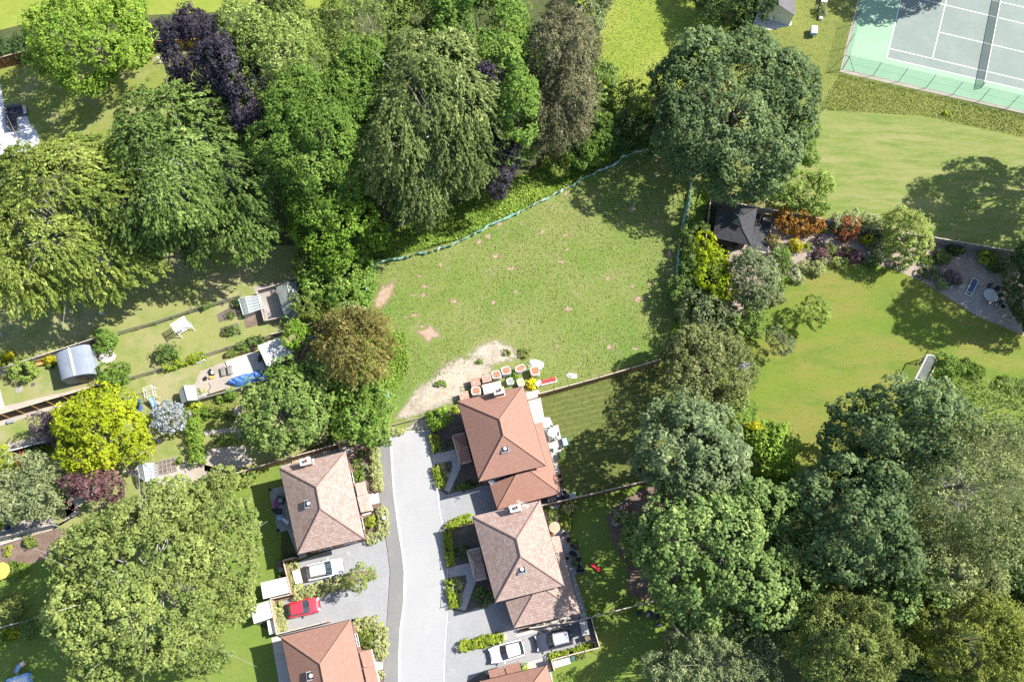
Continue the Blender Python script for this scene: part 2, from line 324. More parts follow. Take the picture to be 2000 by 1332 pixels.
M['yellow_canvas'] = nmat('yellow_canvas', (0.72, 0.47, 0.10), [(2, (0.66, 0.42, 0.09), 0.5, 0.7)])
M['green_plastic'] = nmat('green_plastic', (0.05, 0.14, 0.13), rough=0.5)
M['teal_glass'] = nmat('pale_green_plastic', (0.42, 0.52, 0.47), rough=0.4)
M['terracotta'] = nmat('terracotta', (0.40, 0.17, 0.09), [(4, (0.34, 0.14, 0.08), 0.5, 0.7)])
M['compost'] = nmat('compost', (0.035, 0.026, 0.02))
M['rattan'] = nmat('grey_rattan', (0.12, 0.12, 0.13), [(8, (0.08, 0.08, 0.09), 0.45, 0.6)])
M['cushion'] = nmat('charcoal_cushion', (0.065, 0.07, 0.085), [(3, (0.09, 0.095, 0.11), 0.5, 0.7)])
M['lounger_blue'] = nmat('slate_blue_sling', (0.085, 0.115, 0.19), rough=0.7)
M['table_stone'] = nmat('stone_table_top', (0.50, 0.50, 0.46), [(3, (0.44, 0.44, 0.40), 0.5, 0.7)])
M['netgreen'] = nmat('green_mesh_netting', (0.30, 0.56, 0.46), [(0.8, (0.52, 0.72, 0.64), 0.46, 0.62), (4, (0.20, 0.46, 0.36), 0.52, 0.68, 0.6)], rough=0.6)
M['bark'] = nmat('bark', (0.16, 0.14, 0.115), [(4, (0.22, 0.20, 0.175), 0.5, 0.65)])
M['bark_pale'] = nmat('pale_bark', (0.42, 0.40, 0.37), [(4, (0.32, 0.30, 0.27), 0.5, 0.65)])
M['rubber'] = nmat('tyre_rubber', (0.02, 0.02, 0.02), rough=0.8)
M['alloy'] = nmat('alloy_rim', (0.5, 0.5, 0.52), rough=0.3, metal=0.9)
M['car_white'] = nmat('white_car_paint', (0.78, 0.79, 0.80), rough=0.3, spec=0.5, coat=0.6)
M['car_red'] = nmat('red_car_paint', (0.66, 0.045, 0.075), rough=0.3, spec=0.5, coat=0.6)
M['car_grey'] = nmat('grey_blue_car_paint', (0.060, 0.072, 0.105), rough=0.25, spec=0.5, coat=0.8, metal=0.2)
M['car_silver'] = nmat('silver_car_roof', (0.42, 0.43, 0.46), rough=0.3, spec=0.5, coat=0.6)
M['car_glass'] = glassmat('car_glass', (0.03, 0.045, 0.06), 0.06, alpha=1.0)
M['lamp_clear'] = nmat('headlamp', (0.6, 0.62, 0.65), rough=0.15, spec=0.6)
M['lamp_red'] = nmat('tail_lamp', (0.4, 0.01, 0.015), rough=0.2, spec=0.6)
M['brick_stack'] = brickmat('stacked_brick', (0.55, 0.22, 0.13), (0.50, 0.36, 0.27), (0.5, 0.42, 0.34))
M['brick_top'] = pavermat('brick_pack_top', (0.52, 0.20, 0.115), (0.58, 0.40, 0.31), (0.22, 0.11, 0.08), 0.23, 0.12, R(13), (0.56, 0.33, 0.24))
M['paver_top'] = pavermat('mottled_brick_top', (0.66, 0.52, 0.44), (0.50, 0.26, 0.18), (0.20, 0.10, 0.08), 0.2, 0.2, R(13), (0.60, 0.46, 0.38))
M['block_white'] = pavermat('white_block_top', (0.74, 0.72, 0.69), (0.70, 0.68, 0.65), (0.5, 0.46, 0.42), 0.44, 0.22, R(13), (0.76, 0.74, 0.71))
M['fl_gold'] = nmat('yellow_rubble', (0.62, 0.50, 0.16), [(5, (0.7, 0.66, 0.5), 0.45, 0.6)])
M['tile_orange'] = nmat('orange_tiles', (0.58, 0.23, 0.13), [(2.5, (0.50, 0.19, 0.11), 0.45, 0.65), (8, (0.64, 0.33, 0.22), 0.52, 0.7, 0.6)])
# ------------------------------------------------------------------ mesh helpers
def tag(o, label=None, cat=None, group=None, kind=None):
    if label: o['label'] = label
    if cat: o['category'] = cat
    if group: o['group'] = group
    if kind: o['kind'] = kind
    return o
def thing(name, label, cat, loc, rot=0.0, group=None):
    o = bpy.data.objects.new(name, None)
    o.empty_display_size = 0.3
    o.location = loc; o.rotation_euler = (0, 0, rot)
    COL.objects.link(o)
    return tag(o, label, cat, group)
class MB:
    def __init__(s):
        s.v = []; s.f = []; s.uv = {}; s.mi = []
    def face(s, pts, uv=None, mi=0):
        i = len(s.v); s.v.extend([tuple(p) for p in pts]); s.f.append(tuple(range(i, i + len(pts)))); s.mi.append(mi)
        if uv: s.uv[len(s.f) - 1] = uv
        return s
    def prism(s, pts, z0, z1, mi=0, top=None):
        """polygon pts (counter-clockwise from above) extruded z0..z1; z1 may be a list"""
        a = sum(pts[i][0] * pts[(i + 1) % len(pts)][1] - pts[(i + 1) % len(pts)][0] * pts[i][1] for i in range(len(pts)))
        if a < 0: pts = pts[::-1]; z1 = z1[::-1] if isinstance(z1, (list, tuple)) else z1
        n = len(pts); zt = z1 if isinstance(z1, (list, tuple)) else [z1] * n
        i = len(s.v)
        s.v += [(p[0], p[1], z0) for p in pts] + [(p[0], p[1], zt[k]) for k, p in enumerate(pts)]
        s.f.append(tuple(range(i + n - 1, i - 1, -1))); s.mi.append(mi)
        s.f.append(tuple(range(i + n, i + 2 * n))); s.mi.append(mi if top is None else top)
        for k in range(n):
            k2 = (k + 1) % n
            s.f.append((i + k, i + k2, i + n + k2, i + n + k)); s.mi.append(mi)
        return s
    def obox(s, cx, cy, z0, L, W, h, ang=0.0, mi=0, top=None):
        c, q = math.cos(ang), math.sin(ang)
        pts = [(cx + c * x - q * y, cy + q * x + c * y) for x, y in ((-L / 2, -W / 2), (L / 2, -W / 2), (L / 2, W / 2), (-L / 2, W / 2))]
        return s.prism(pts, z0, z0 + h, mi, top)
    def bar(s, p, q, w, z0, z1, mi=0):
        d = math.hypot(q[0] - p[0], q[1] - p[1])
        return s.obox((p[0] + q[0]) / 2, (p[1] + q[1]) / 2, z0, d, w, z1 - z0, math.atan2(q[1] - p[1], q[0] - p[0]), mi)
    def tube(s, p, q, r0, r1=None, n=7, caps=True):
        r1 = r0 if r1 is None else r1
        p = Vector(p); q = Vector(q); d = (q - p)
        if d.length < 1e-6: return s
        d.normalize()
        a = d.orthogonal().normalized(); b = d.cross(a)
        i = len(s.v)
        for (c, r) in ((p, r0), (q, r1)):
            for k in range(n):
                t = 2 * math.pi * k / n
                s.v.append(tuple(c + a * (r * math.cos(t)) + b * (r * math.sin(t))))
        for k in range(n):
            k2 = (k + 1) % n
            s.f.append((i + k, i + k2, i + n + k2, i + n + k)); s.mi.append(0)
        if caps:
            s.f.append(tuple(range(i + n - 1, i - 1, -1))); s.mi.append(0)
            s.f.append(tuple(range(i + n, i + 2 * n))); s.mi.append(0)
        return s
    def lathe(s, cx, cy, prof, n=16, cap_top=True, cap_bot=True, sx=1.0, sy=1.0):
        i = len(s.v)
        for (r, z) in prof:
            for k in range(n):
                t = 2 * math.pi * k / n
                s.v.append((cx + sx * r * math.cos(t), cy + sy * r * math.sin(t), z))
        for j in range(len(prof) - 1):
            for k in range(n):
                k2 = (k + 1) % n
                s.f.append((i + j * n + k, i + j * n + k2, i + (j + 1) * n + k2, i + (j + 1) * n + k)); s.mi.append(0)
        if cap_bot: s.f.append(tuple(range(i + n - 1, i - 1, -1))); s.mi.append(0)
        j = len(prof) - 1
        if cap_top: s.f.append(tuple(range(i + j * n, i + j * n + n))); s.mi.append(0)
        return s
    def slab(s, quad, th, mi=0, uv=None):
        """a sloping sheet with thickness th below it"""
        n = len(quad)
        s.face(quad, uv, mi)
        i = len(s.v); s.v += [(p[0], p[1], p[2] - th) for p in quad]
        s.f.append(tuple(range(i + n - 1, i - 1, -1))); s.mi.append(mi)
        for k in range(n):
            k2 = (k + 1) % n
            a, b = quad[k], quad[k2]
            s.face([(a[0], a[1], a[2] - th), (b[0], b[1], b[2] - th), b, a], None, mi)
        return s
    def build(s, name, mats, parent=None, local=False, smooth=False, origin=None, bevel=0):
        if not isinstance(mats, (list, tuple)): mats = [mats]
        mats = [M[m] if isinstance(m, str) else m for m in mats]
        V = np.array(s.v, dtype=np.float64).reshape(-1, 3)
        loc = None
        if parent is None:
            loc = np.array(origin if origin is not None else [(V[:, 0].min() + V[:, 0].max()) / 2, (V[:, 1].min() + V[:, 1].max()) / 2, V[:, 2].min()])
            V = V - loc
        elif not local:
            off = np.zeros(3); q = parent
            while q is not None:
                off += np.array(q.location); q = q.parent
            V = V - off
        me = bpy.data.meshes.new(name)
        me.from_pydata([tuple(p) for p in V], [], s.f)
        for m in mats: me.materials.append(m)
        if len(mats) > 1: me.polygons.foreach_set('material_index', s.mi)
        if s.uv:
            ul = me.uv_layers.new(name='UVMap')
            for fi, uv in s.uv.items():
                for k, li in enumerate(me.polygons[fi].loop_indices): ul.data[li].uv = uv[k]
        if smooth: me.polygons.foreach_set('use_smooth', [True] * len(me.polygons))
        me.update()
        o = bpy.data.objects.new(name, me)
        if parent is not None: o.parent = parent
        else: o.location = loc
        COL.objects.link(o)
        if bevel:
            b = o.modifiers.new('bevel', 'BEVEL'); b.width = bevel; b.segments = 2; b.limit_method = 'ANGLE'
        return o
def copy_tree(o, parent=None):
    c = o.copy(); COL.objects.link(c)
    if parent is not None: c.parent = parent
    for ch in [x for x in bpy.data.objects if x.parent == o]: copy_tree(ch, c)
    return c
def lerp2(a, b, t): return (a[0] + (b[0] - a[0]) * t, a[1] + (b[1] - a[1]) * t)
def sheet(name, px, z, mat, kind='structure', label=None, h=None):
    """a flat piece of ground outlined in photo pixels"""
    P = poly(px)
    mb = MB(); mb.face([(x, y, z) for x, y in (P if _ccw(P) else P[::-1])])
    o = mb.build(name, mat)
    # triangulate concave outlines cleanly
    import bmesh
    bm = bmesh.new(); bm.from_mesh(o.data); bmesh.ops.triangulate(bm, faces=bm.faces[:]); bm.to_mesh(o.data); bm.free()
    return tag(o, label, None, None, kind)
def _ccw(P): return sum(P[i][0] * P[(i + 1) % len(P)][1] - P[(i + 1) % len(P)][0] * P[i][1] for i in range(len(P))) > 0
def patch(name, px, z, mat, centre=None, rings=5):
    P = np.array(poly(px)); n = len(P)
    c = np.array(G(*centre)) if centre else P.mean(0)
    me = bpy.data.meshes.new(name); V = [(0, 0, z)]; E = [1.0]; Fc = []
    for r in range(1, rings + 1):
        for k in range(n):
            p = (P[k] - c) * (r / rings); V.append((p[0], p[1], z)); E.append(1 - (r / rings) ** 1.3)
    for k in range(n):
        Fc.append((0, 1 + k, 1 + (k + 1) % n))
        for r in range(1, rings):
            a = 1 + (r - 1) * n; b = 1 + r * n; k2 = (k + 1) % n
            Fc.append((a + k, b + k, b + k2, a + k2))
    me.from_pydata(V, [], Fc); me.materials.append(M[mat])
    at = me.attributes.new('edge', 'FLOAT', 'POINT'); at.data.foreach_set('value', E)
    o = bpy.data.objects.new(name, me); o.location = (c[0], c[1], 0); COL.objects.link(o)
    return tag(o, kind='structure')

# ------------------------------------------------------------------ foliage
def _unit(a): return a / np.maximum(np.linalg.norm(a, axis=-1, keepdims=True), 1e-9)
def leaf_object(name, pos, nrm, axis, L, W, tint, mat, parent=None, label=None):
    n = len(pos)
    nrm = _unit(nrm); axis = axis - nrm * (axis * nrm).sum(1, keepdims=True); axis = _unit(axis)
    b = np.cross(nrm, axis)
    L = np.asarray(L).reshape(-1, 1); W = np.asarray(W).reshape(-1, 1)
    V = np.empty((n, 4, 3))
    V[:, 0] = pos - axis * L * 0.5
    V[:, 1] = pos + b * W * 0.5 + nrm * W * 0.12 + axis * L * 0.06
    V[:, 2] = pos + axis * L * 0.5 - nrm * L * 0.12
    V[:, 3] = pos - b * W * 0.5 + nrm * W * 0.12 + axis * L * 0.06
    if parent is not None:
        off = np.array(parent.location); V = V - off; loc = (0, 0, 0)
    else:
        loc = (pos[:, 0].mean(), pos[:, 1].mean(), max(0.0, pos[:, 2].min())); V = V - np.array(loc)
    me = bpy.data.meshes.new(name)
    me.vertices.add(4 * n); me.vertices.foreach_set('co', V.astype(np.float32).ravel())
    me.loops.add(4 * n); me.loops.foreach_set('vertex_index', np.arange(4 * n, dtype=np.int32))
    me.polygons.add(n); me.polygons.foreach_set('loop_start', np.arange(0, 4 * n, 4, dtype=np.int32))
    at = me.attributes.new('tint', 'FLOAT', 'FACE'); at.data.foreach_set('value', np.clip(tint, 0, 1).astype(np.float32))
    me.materials.append(M[mat] if isinstance(mat, str) else mat)
    me.update(calc_edges=True)
    o = bpy.data.objects.new(name, me); COL.objects.link(o)
    if parent is not None: o.parent = parent
    else: o.location = loc
    return o
def sphere_dirs(rng, n):
    d = rng.normal(size=(n, 3)); return _unit(d)
def crown_points(rng, c, Rv, lobes, lobe_r, clump_r, dens, flat_bottom=-0.45, fill=0.1, top_bias=0.0):
    """clump centres, their outward directions, on lobes spread over an ellipsoid"""
    c = np.array(c, float); Rv = np.array(Rv, float); Rm = Rv.mean()
    k = np.arange(lobes) + 0.5
    zc = 1 - 2 * k / lobes * (1 - (flat_bottom + 1) / 2) if lobes > 1 else np.array([0.6])
    ph = k * 2.399963 + rng.uniform(0, 6)
    d = np.stack([np.sqrt(np.maximum(1 - zc ** 2, 0)) * np.cos(ph), np.sqrt(np.maximum(1 - zc ** 2, 0)) * np.sin(ph), zc], 1)
    d = _unit(d + rng.normal(size=d.shape) * 0.16)
    rad = rng.uniform(0.50, 0.84, size=(lobes, 1))
    LC = c + d * Rv * rad
    LR = lobe_r * Rm * rng.uniform(0.62, 1.12, size=lobes)
    LC = np.vstack([LC, c[None]]); LR = np.append(LR, 0.62 * Rm)
    C, D, T = [], [], []
    sc_ = Rv / Rm
    for i in range(len(LC)):
        n = int(4 * LR[i] ** 2 / clump_r ** 2 * dens)
        q = sphere_dirs(rng, n)
        p = LC[i] + q * LR[i] * sc_ * rng.uniform(0.86, 1.06, size=(n, 1))
        out = _unit((p - c) / Rv)
        keep = (q * out).sum(1) > -0.15
        keep &= (out[:, 2] > flat_bottom - 0.1)
        for j in range(len(LC)):
            if j != i: keep &= (np.linalg.norm((p - LC[j]) / sc_, axis=1) > LR[j] * 0.86)
        C.append(p[keep]); D.append(_unit(q * 0.6 + out * 0.5)[keep]); T.append(np.full(keep.sum(), rng.uniform(-0.24, 0.24)))
    C = np.vstack(C); D = np.vstack(D); T = np.concatenate(T)
    # uneven growth: thin places between boughs, some sprays reaching out
    f = 2.4 / max(Rm, 1.0) ** 0.5
    w = rng.uniform(0, 6, 6)
    g = np.sin(C[:, 0] * f + w[0] + 1.3 * np.sin(C[:, 1] * f * 0.7 + w[1])) + np.sin(C[:, 1] * f * 1.1 + w[2] + 1.2 * np.sin(C[:, 2] * f + w[3])) + np.sin(C[:, 2] * f * 1.3 + w[4] + C[:, 0] * f * 0.5)
    keep = g + rng.normal(0, 0.4, len(C)) > -1.6
    C = C + D * (np.clip(g, -2, 2) * 0.07 * Rm ** 0.6 + rng.exponential(0.30 * clump_r, len(C)))[:, None]
    C, D, T, g = C[keep], D[keep], T[keep], g[keep]
    return C, D, T + 0.05 * g, LC, LR
# style: leaf length, width, leaves per clump, clump radius, droop, spread
STY = {
    'broad':  dict(L=0.37, W=0.27, n=21, cr=0.60, droop=0.15, up=0.75, jit=0.5, dens=1.95),
    'fine':  dict(L=0.30, W=0.19, n=21, cr=0.52, droop=0.2, up=0.7, jit=0.55, dens=2.4),
    'beech':  dict(L=0.51, W=0.19, n=21, cr=0.60, droop=1.0, up=0.7, jit=0.45, dens=2.1),
    'rosette':  dict(L=0.40, W=0.29, n=24, cr=0.66, droop=0.1, up=1.0, jit=0.45, dens=1.75),
    'pine':  dict(L=0.30, W=0.14, n=34, cr=0.46, droop=0.0, up=0.6, jit=0.8, dens=1.5),
    'conifer':  dict(L=0.35, W=0.14, n=23, cr=0.5, droop=0.7, up=0.5, jit=0.65, dens=2.1),
    'airy':  dict(L=0.30, W=0.15, n=17, cr=0.6, droop=0.35, up=0.65, jit=0.65, dens=1.6),
    'bush':  dict(L=0.21, W=0.14, n=17, cr=0.30, droop=0.1, up=0.75, jit=0.5, dens=2.0),
    'tiny':  dict(L=0.14, W=0.10, n=15, cr=0.17, droop=0.1, up=0.75, jit=0.5, dens=1.9),
}
def leaves_for(rng, C, D, T, st, centre, scale=1.0, lean=(0, 0)):
    n = st['n']; N = len(C) * n
    Cn = np.repeat(C, n, 0); Dn = np.repeat(D, n, 0); Tn = np.repeat(T + rng.uniform(-0.2, 0.2, len(C)), n)
    cr = st['cr'] * scale * np.repeat(np.clip(rng.lognormal(0, 0.32, len(C)), 0.5, 2.0), n)
    # local frame
    a = _unit(np.cross(Dn, np.array([0, 0, 1.0]) + 0.001)); b = np.cross(Dn, a)
    r = np.sqrt(rng.uniform(0, 1, N)) * cr; th = rng.uniform(0, 2 * np.pi, N)
    u = (r * np.cos(th))[:, None]; v = (r * np.sin(th))[:, None]
    h = (cr * 0.85 * (1 - (r / cr) ** 2) + rng.normal(0, 0.12, N) * cr)[:, None]; cr1 = cr[:, None]
    outh = _unit(np.stack([Dn[:, 0] + lean[0], Dn[:, 1] + lean[1], np.zeros(N)], 1) + rng.normal(0, 0.18, (N, 3)) * [1, 1, 0])
    pos = Cn + a * u + b * v + Dn * h
    if st['droop'] > 0.5:      # sprays hanging outwards
        t = rng.uniform(-1, 1, N)[:, None] * cr1 * 1.25
        pos = Cn + _unit(outh * 0.9 - np.array([0, 0, 0.55 * st['droop']])) * t + a * u * 0.42 + Dn * h * 0.5
    rad = _unit(a * u + b * v + Dn * 0.15 * cr1)
    dome = (a * u + b * v) / cr1
    nr = _unit(Dn * 0.5 + dome * 1.05 + np.array([0, 0, 1.0]) * st['up'] * 0.75 + rng.normal(0, st['jit'] * 0.75, (N, 3)))
    nr[:, 2] = np.abs(nr[:, 2]) * 0.9 + 0.05
    ax = rad * (1 - min(st['droop'], 0.9)) + (outh - np.array([0, 0, 0.5])) * st['droop'] + rng.normal(0, 0.35, (N, 3))
    sz = np.repeat(rng.uniform(0.8, 1.25, len(C)), n); L = st['L'] * scale * rng.uniform(0.65, 1.3, N) * sz; W = st['W'] * scale * rng.uniform(0.7, 1.25, N) * sz
    tint = 0.45 + Tn + rng.normal(0, 0.16, N)
    return pos, nr, ax, L, W, tint
def trunk_mesh(rng, base, top, LC, r, name, mat, parent, twigs=0):
    mb = MB()
    base = Vector(base); top = Vector(top)
    n = 4; pts = [base.lerp(top, k / n) + Vector((rng.normal() * 0.08, rng.normal() * 0.08, 0)) * (0 if k == 0 else 1) for k in range(n + 1)]
    for k in range(n): mb.tube(pts[k], pts[k + 1], r * (1.25 - 0.2 * k) if k else r * 1.5, r * (1.25 - 0.2 * (k + 1)), 8, caps=False)
    for i, lc in enumerate(LC[:-1]):
        t = rng.uniform(0.35, 0.95)
        p = base.lerp(top, t); q = Vector(lc)
        mid = p.lerp(q, 0.55) + Vector((0, 0, 0.06 * (q - p).length))
        rr = r * 0.42 * (1.1 - 0.5 * t)
        mb.tube(p, mid, rr, rr * 0.6, 6, caps=False); mb.tube(mid, q, rr * 0.6, rr * 0.25, 5, caps=False)
        for _ in range(twigs):
            e = q + (q - Vector(LC[-1])).normalized() * rng.uniform(0.8, 2.4) * r * 5 + Vector(rng.normal(size=3)) * r * 3
            mb.tube(mid.lerp(q, rng.uniform(0.3, 1)), e, rr * 0.40, rr * 0.12, 4, caps=False)
    return mb.build(name, mat, parent, smooth=True)
_seed = [100]
def tree(name, label, cat, cx, cy, rx, ry, zc, rz, sty, leaf, lobes=16, lobe_r=0.42, group=None, bark='bark', scale=0.86, dens=1.0, twigs=0, tr=None, flat=-0.45, lean=(0, 0), no_fill=False):
    """crown centred where pixel (cx, cy) shows it at height zc; rx, ry in photo pixels, rz in metres; trunk straight below"""
    _seed[0] += 1
    rng = np.random.default_rng(_seed[0])
    X, Y = G(cx, cy, zc); s = mpp(cx, cy, zc)
    Rv = (rx * s * 1.07, ry * s * 1.07, rz * 1.03)
    root = thing(name, label, cat, (X, Y, 0), 0, group)
    st = dict(STY[sty]); st['dens'] *= dens
    C, D, T, LC, LR = crown_points(rng, (X, Y, zc), Rv, lobes, lobe_r, st['cr'] * scale, st['dens'], flat)
    keep = C[:, 2] > 0.12
    C, D, T = C[keep], D[keep], T[keep]
    pos, nr, ax, L, W, ti = leaves_for(rng, C, D, T, st, (X, Y, zc), scale, lean)
    pos[:, 2] = np.maximum(pos[:, 2], 0.05)
    leaf_object('crown', pos, nr, ax, L, W, ti, leaf, root)
    r = tr or 0.028 * (Rv[0] + Rv[1]) / 2 + 0.05
    trunk_mesh(rng, (X, Y, -0.05), (X, Y, zc + 0.1 * rz), LC, r, 'trunk', bark, root, twigs)
    return root
def bush(name, label, cat, px, py, r_px, hgt, leaf, sty='bush', group=None, ry_px=None, scale=1.0, lobes=6, ang=0.0):
    """a low shrub standing at pixel (px, py) on the ground"""
    _seed[0] += 1
    rng = np.random.default_rng(_seed[0])
    zc = hgt * 0.5
    X, Y = G(px, py, zc); s = mpp(px, py, zc)
    Rv = (r_px * s, (ry_px or r_px) * s, hgt * 0.52)
    root = thing(name, label, cat, (X, Y, 0), 0, group)
    st = STY[sty]
    C, D, T, LC, LR = crown_points(rng, (X, Y, zc), Rv, lobes, 0.5, st['cr'] * scale, st['dens'], -0.7)
    if ang:
        c_, s_ = math.cos(ang), math.sin(ang); m = np.array([[c_, -s_, 0], [s_, c_, 0], [0, 0, 1]])
        o = np.array((X, Y, zc)); C = (C - o) @ m.T + o; D = D @ m.T; LC = (LC - o) @ m.T + o
    pos, nr, ax, L, W, ti = leaves_for(rng, C, D, T, st, (X, Y, zc), scale)
    pos[:, 2] = np.maximum(pos[:, 2], 0.03)
    leaf_object('foliage', pos, nr, ax, L, W, ti, leaf, root)
    mb = MB()
    for lc in LC: mb.tube((X, Y, -0.02), tuple(lc), 0.03, 0.012, 5, caps=False)
    mb.build('stem', 'bark', root)
    return root
def inside(P, pts):
    P = np.asarray(P); x, y = pts[:, 0], pts[:, 1]; r = np.zeros(len(pts), bool); j = len(P) - 1
    for i in range(len(P)):
        c = ((P[i, 1] > y) != (P[j, 1] > y)) & (x < (P[j, 0] - P[i, 0]) * (y - P[i, 1]) / (P[j, 1] - P[i, 1] + 1e-12) + P[i, 0])
        r ^= c; j = i
    return r
def hedge(name, label, cat, px_line, w, h, leaf, group=None, sty='tiny', scale=1.0, rough=0.12, top_z=True):
    """clipped hedge along a pixel line measured at its top"""
    _seed[0] += 1
    rng = np.random.default_rng(_seed[0])
    P = [np.array(G(a, b, h)) for a, b in px_line]
    st = STY[sty]; C, D = [], []
    for a, b in zip(P[:-1], P[1:]):
        d = b - a; ln = np.linalg.norm(d); d = d / ln; nn = np.array([-d[1], d[0]])
        n = int(ln * (w + 2 * h) / (math.pi * (st['cr'] * scale) ** 2) * 2.2)
        t = rng.uniform(0, ln, n); u = rng.uniform(-(w / 2 + h), w / 2 + h, n)
        top = np.abs(u) < w / 2
        off = np.where(top, u, np.sign(u) * w / 2); z = np.where(top, h, np.maximum(h - (np.abs(u) - w / 2), 0.05))
        bump = 1 + rough * np.sin(t * 5.1 + rng.uniform(0, 6)) * rng.uniform(0.4, 1, n)
        c = np.stack([a[0] + d[0] * t + nn[0] * off * bump, a[1] + d[1] * t + nn[1] * off * bump, z * (0.93 + rough * 0.6 * np.sin(t * 3.7 + 1))], 1)
        dd = np.where(top[:, None], [0, 0, 1.0], np.stack([nn[0] * np.sign(u), nn[1] * np.sign(u), np.full(n, 0.35)], 1))
        C.append(c); D.append(_unit(dd))
    C = np.vstack(C); D = np.vstack(D)
    m = (P[0] + P[-1]) / 2
    root = thing(name, label, cat, (m[0], m[1], 0), 0, group)
    pos, nr, ax, L, W, ti = leaves_for(rng, C, D, np.zeros(len(C)), st, None, scale)
    pos[:, 2] = np.maximum(pos[:, 2], 0.03)
    leaf_object('foliage', pos, nr, ax, L, W, ti, leaf, root)
    mb = MB()
    for a, b in zip(P[:-1], P[1:]):
        k = max(2, int(np.linalg.norm(b - a) / 0.6))
        for i in range(k):
            p = a + (b - a) * (i + 0.5) / k; mb.tube((p[0], p[1], 0), (p[0], p[1], h * 0.8), 0.03, 0.015, 5, caps=False)
    mb.build('stem', 'bark', root)
    return root
def tufts(name, px, n, leaf, h=(0.1, 0.4), L=0.3, W=0.12, jit=0.7, clump=None, holes=(), label=None):
    """uncountable low growth scattered over an outline: one object of kind stuff"""
    _seed[0] += 1
    rng = np.random.default_rng(_seed[0])
    P = np.array(poly(px)); lo, hi = P.min(0), P.max(0)
    pts = np.empty((0, 2))
    cc = None
    if clump:
        cc = rng.uniform(lo, hi, (clump[0], 2))
    while len(pts) < n:
        q = rng.uniform(lo, hi, (n * 2, 2)) if cc is None else cc[rng.integers(0, len(cc), n * 2)] + rng.normal(0, clump[1], (n * 2, 2))
        k = inside(P, q)
        for hx in holes: k &= ~inside(np.array(poly(hx)), q)
        pts = np.vstack([pts, q[k]])
    pts = pts[:n]
    z = rng.uniform(h[0], h[1], n) * (0.6 + 0.5 * np.sin(pts[:, 0] * 0.9) * np.sin(pts[:, 1] * 1.1))
    pos = np.stack([pts[:, 0], pts[:, 1], np.maximum(z, 0.04)], 1)
    nr = _unit(np.array([0, 0, 1.0]) + rng.normal(0, jit, (n, 3))); nr[:, 2] = np.abs(nr[:, 2])
    o = leaf_object(name, pos, nr, rng.normal(size=(n, 3)), L * rng.uniform(0.6, 1.4, n), W * rng.uniform(0.6, 1.4, n),
                    0.5 + 0.25 * np.sin(pts[:, 0] * 0.31 + 1) * np.sin(pts[:, 1] * 0.27) + rng.normal(0, 0.22, n), leaf)
    return tag(o, label, None, None, 'stuff')

L_ = leafmat
M['lf_maple'] = L_('bright_maple_leaves', (0.070, 0.135, 0.018), (0.135, 0.215, 0.032), c=(0.19, 0.26, 0.05))
M['lf_ygreen'] = L_('yellow_green_leaves', (0.070, 0.110, 0.022), (0.135, 0.180, 0.042), c=(0.20, 0.235, 0.075))
M['lf_mid'] = L_('mid_green_leaves', (0.045, 0.085, 0.022), (0.095, 0.150, 0.040), c=(0.145, 0.20, 0.07))
M['lf_fresh'] = L_('fresh_green_leaves', (0.050, 0.105, 0.018), (0.105, 0.175, 0.036), c=(0.155, 0.225, 0.06))
M['lf_sage'] = L_('sage_green_leaves', (0.082, 0.118, 0.034), (0.150, 0.195, 0.062), c=(0.205, 0.25, 0.09))
M['lf_blue'] = L_('blue_green_leaves', (0.040, 0.072, 0.028), (0.085, 0.130, 0.056), c=(0.145, 0.19, 0.095))
M['lf_plane'] = L_('sycamore_leaves', (0.052, 0.096, 0.028), (0.112, 0.172, 0.056), c=(0.175, 0.235, 0.09))
M['lf_lime'] = L_('golden_lime_leaves', (0.10, 0.145, 0.008), (0.19, 0.235, 0.012), c=(0.26, 0.28, 0.015))
M['lf_purple'] = L_('dark_purple_leaves', (0.014, 0.012, 0.017), (0.034, 0.029, 0.040), c=(0.065, 0.058, 0.072), trans=0.06)
M['lf_maroon'] = L_('maroon_leaves', (0.045, 0.022, 0.024), (0.095, 0.050, 0.052), c=(0.14, 0.085, 0.085), trans=0.1)
M['lf_red'] = L_('red_acer_leaves', (0.13, 0.025, 0.018), (0.22, 0.055, 0.035))
M['lf_orange'] = L_('orange_acer_leaves', (0.15, 0.075, 0.016), (0.25, 0.14, 0.030), c=(0.30, 0.20, 0.05))
M['lf_rust'] = L_('rusty_acer_leaves', (0.10, 0.038, 0.018), (0.18, 0.075, 0.035), c=(0.25, 0.12, 0.06))
M['lf_brown'] = L_('grey_green_needles', (0.066, 0.072, 0.042), (0.122, 0.128, 0.078), c=(0.185, 0.19, 0.125))
M['lf_gold'] = L_('golden_brown_leaves', (0.085, 0.082, 0.026), (0.155, 0.145, 0.052), c=(0.22, 0.20, 0.085))
M['lf_olive'] = L_('olive_needles', (0.062, 0.088, 0.024), (0.122, 0.158, 0.048), c=(0.185, 0.215, 0.08))
M['lf_greyg'] = L_('grey_green_leaves', (0.070, 0.098, 0.048), (0.135, 0.172, 0.090), c=(0.22, 0.255, 0.15))
M['lf_silver'] = L_('silver_leaves', (0.10, 0.115, 0.115), (0.20, 0.22, 0.235), c=(0.32, 0.34, 0.37), trans=0.1)
M['lf_yellow'] = L_('bright_yellow_leaves', (0.17, 0.18, 0.008), (0.28, 0.27, 0.010), c=(0.36, 0.31, 0.014))
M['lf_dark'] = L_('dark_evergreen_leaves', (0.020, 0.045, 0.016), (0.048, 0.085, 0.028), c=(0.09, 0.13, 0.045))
M['lf_hedge'] = L_('hedge_leaves', (0.11, 0.17, 0.018), (0.20, 0.265, 0.030), c=(0.28, 0.33, 0.05))
M['lf_box'] = L_('clipped_green_leaves', (0.055, 0.105, 0.018), (0.105, 0.165, 0.030), c=(0.15, 0.21, 0.05))
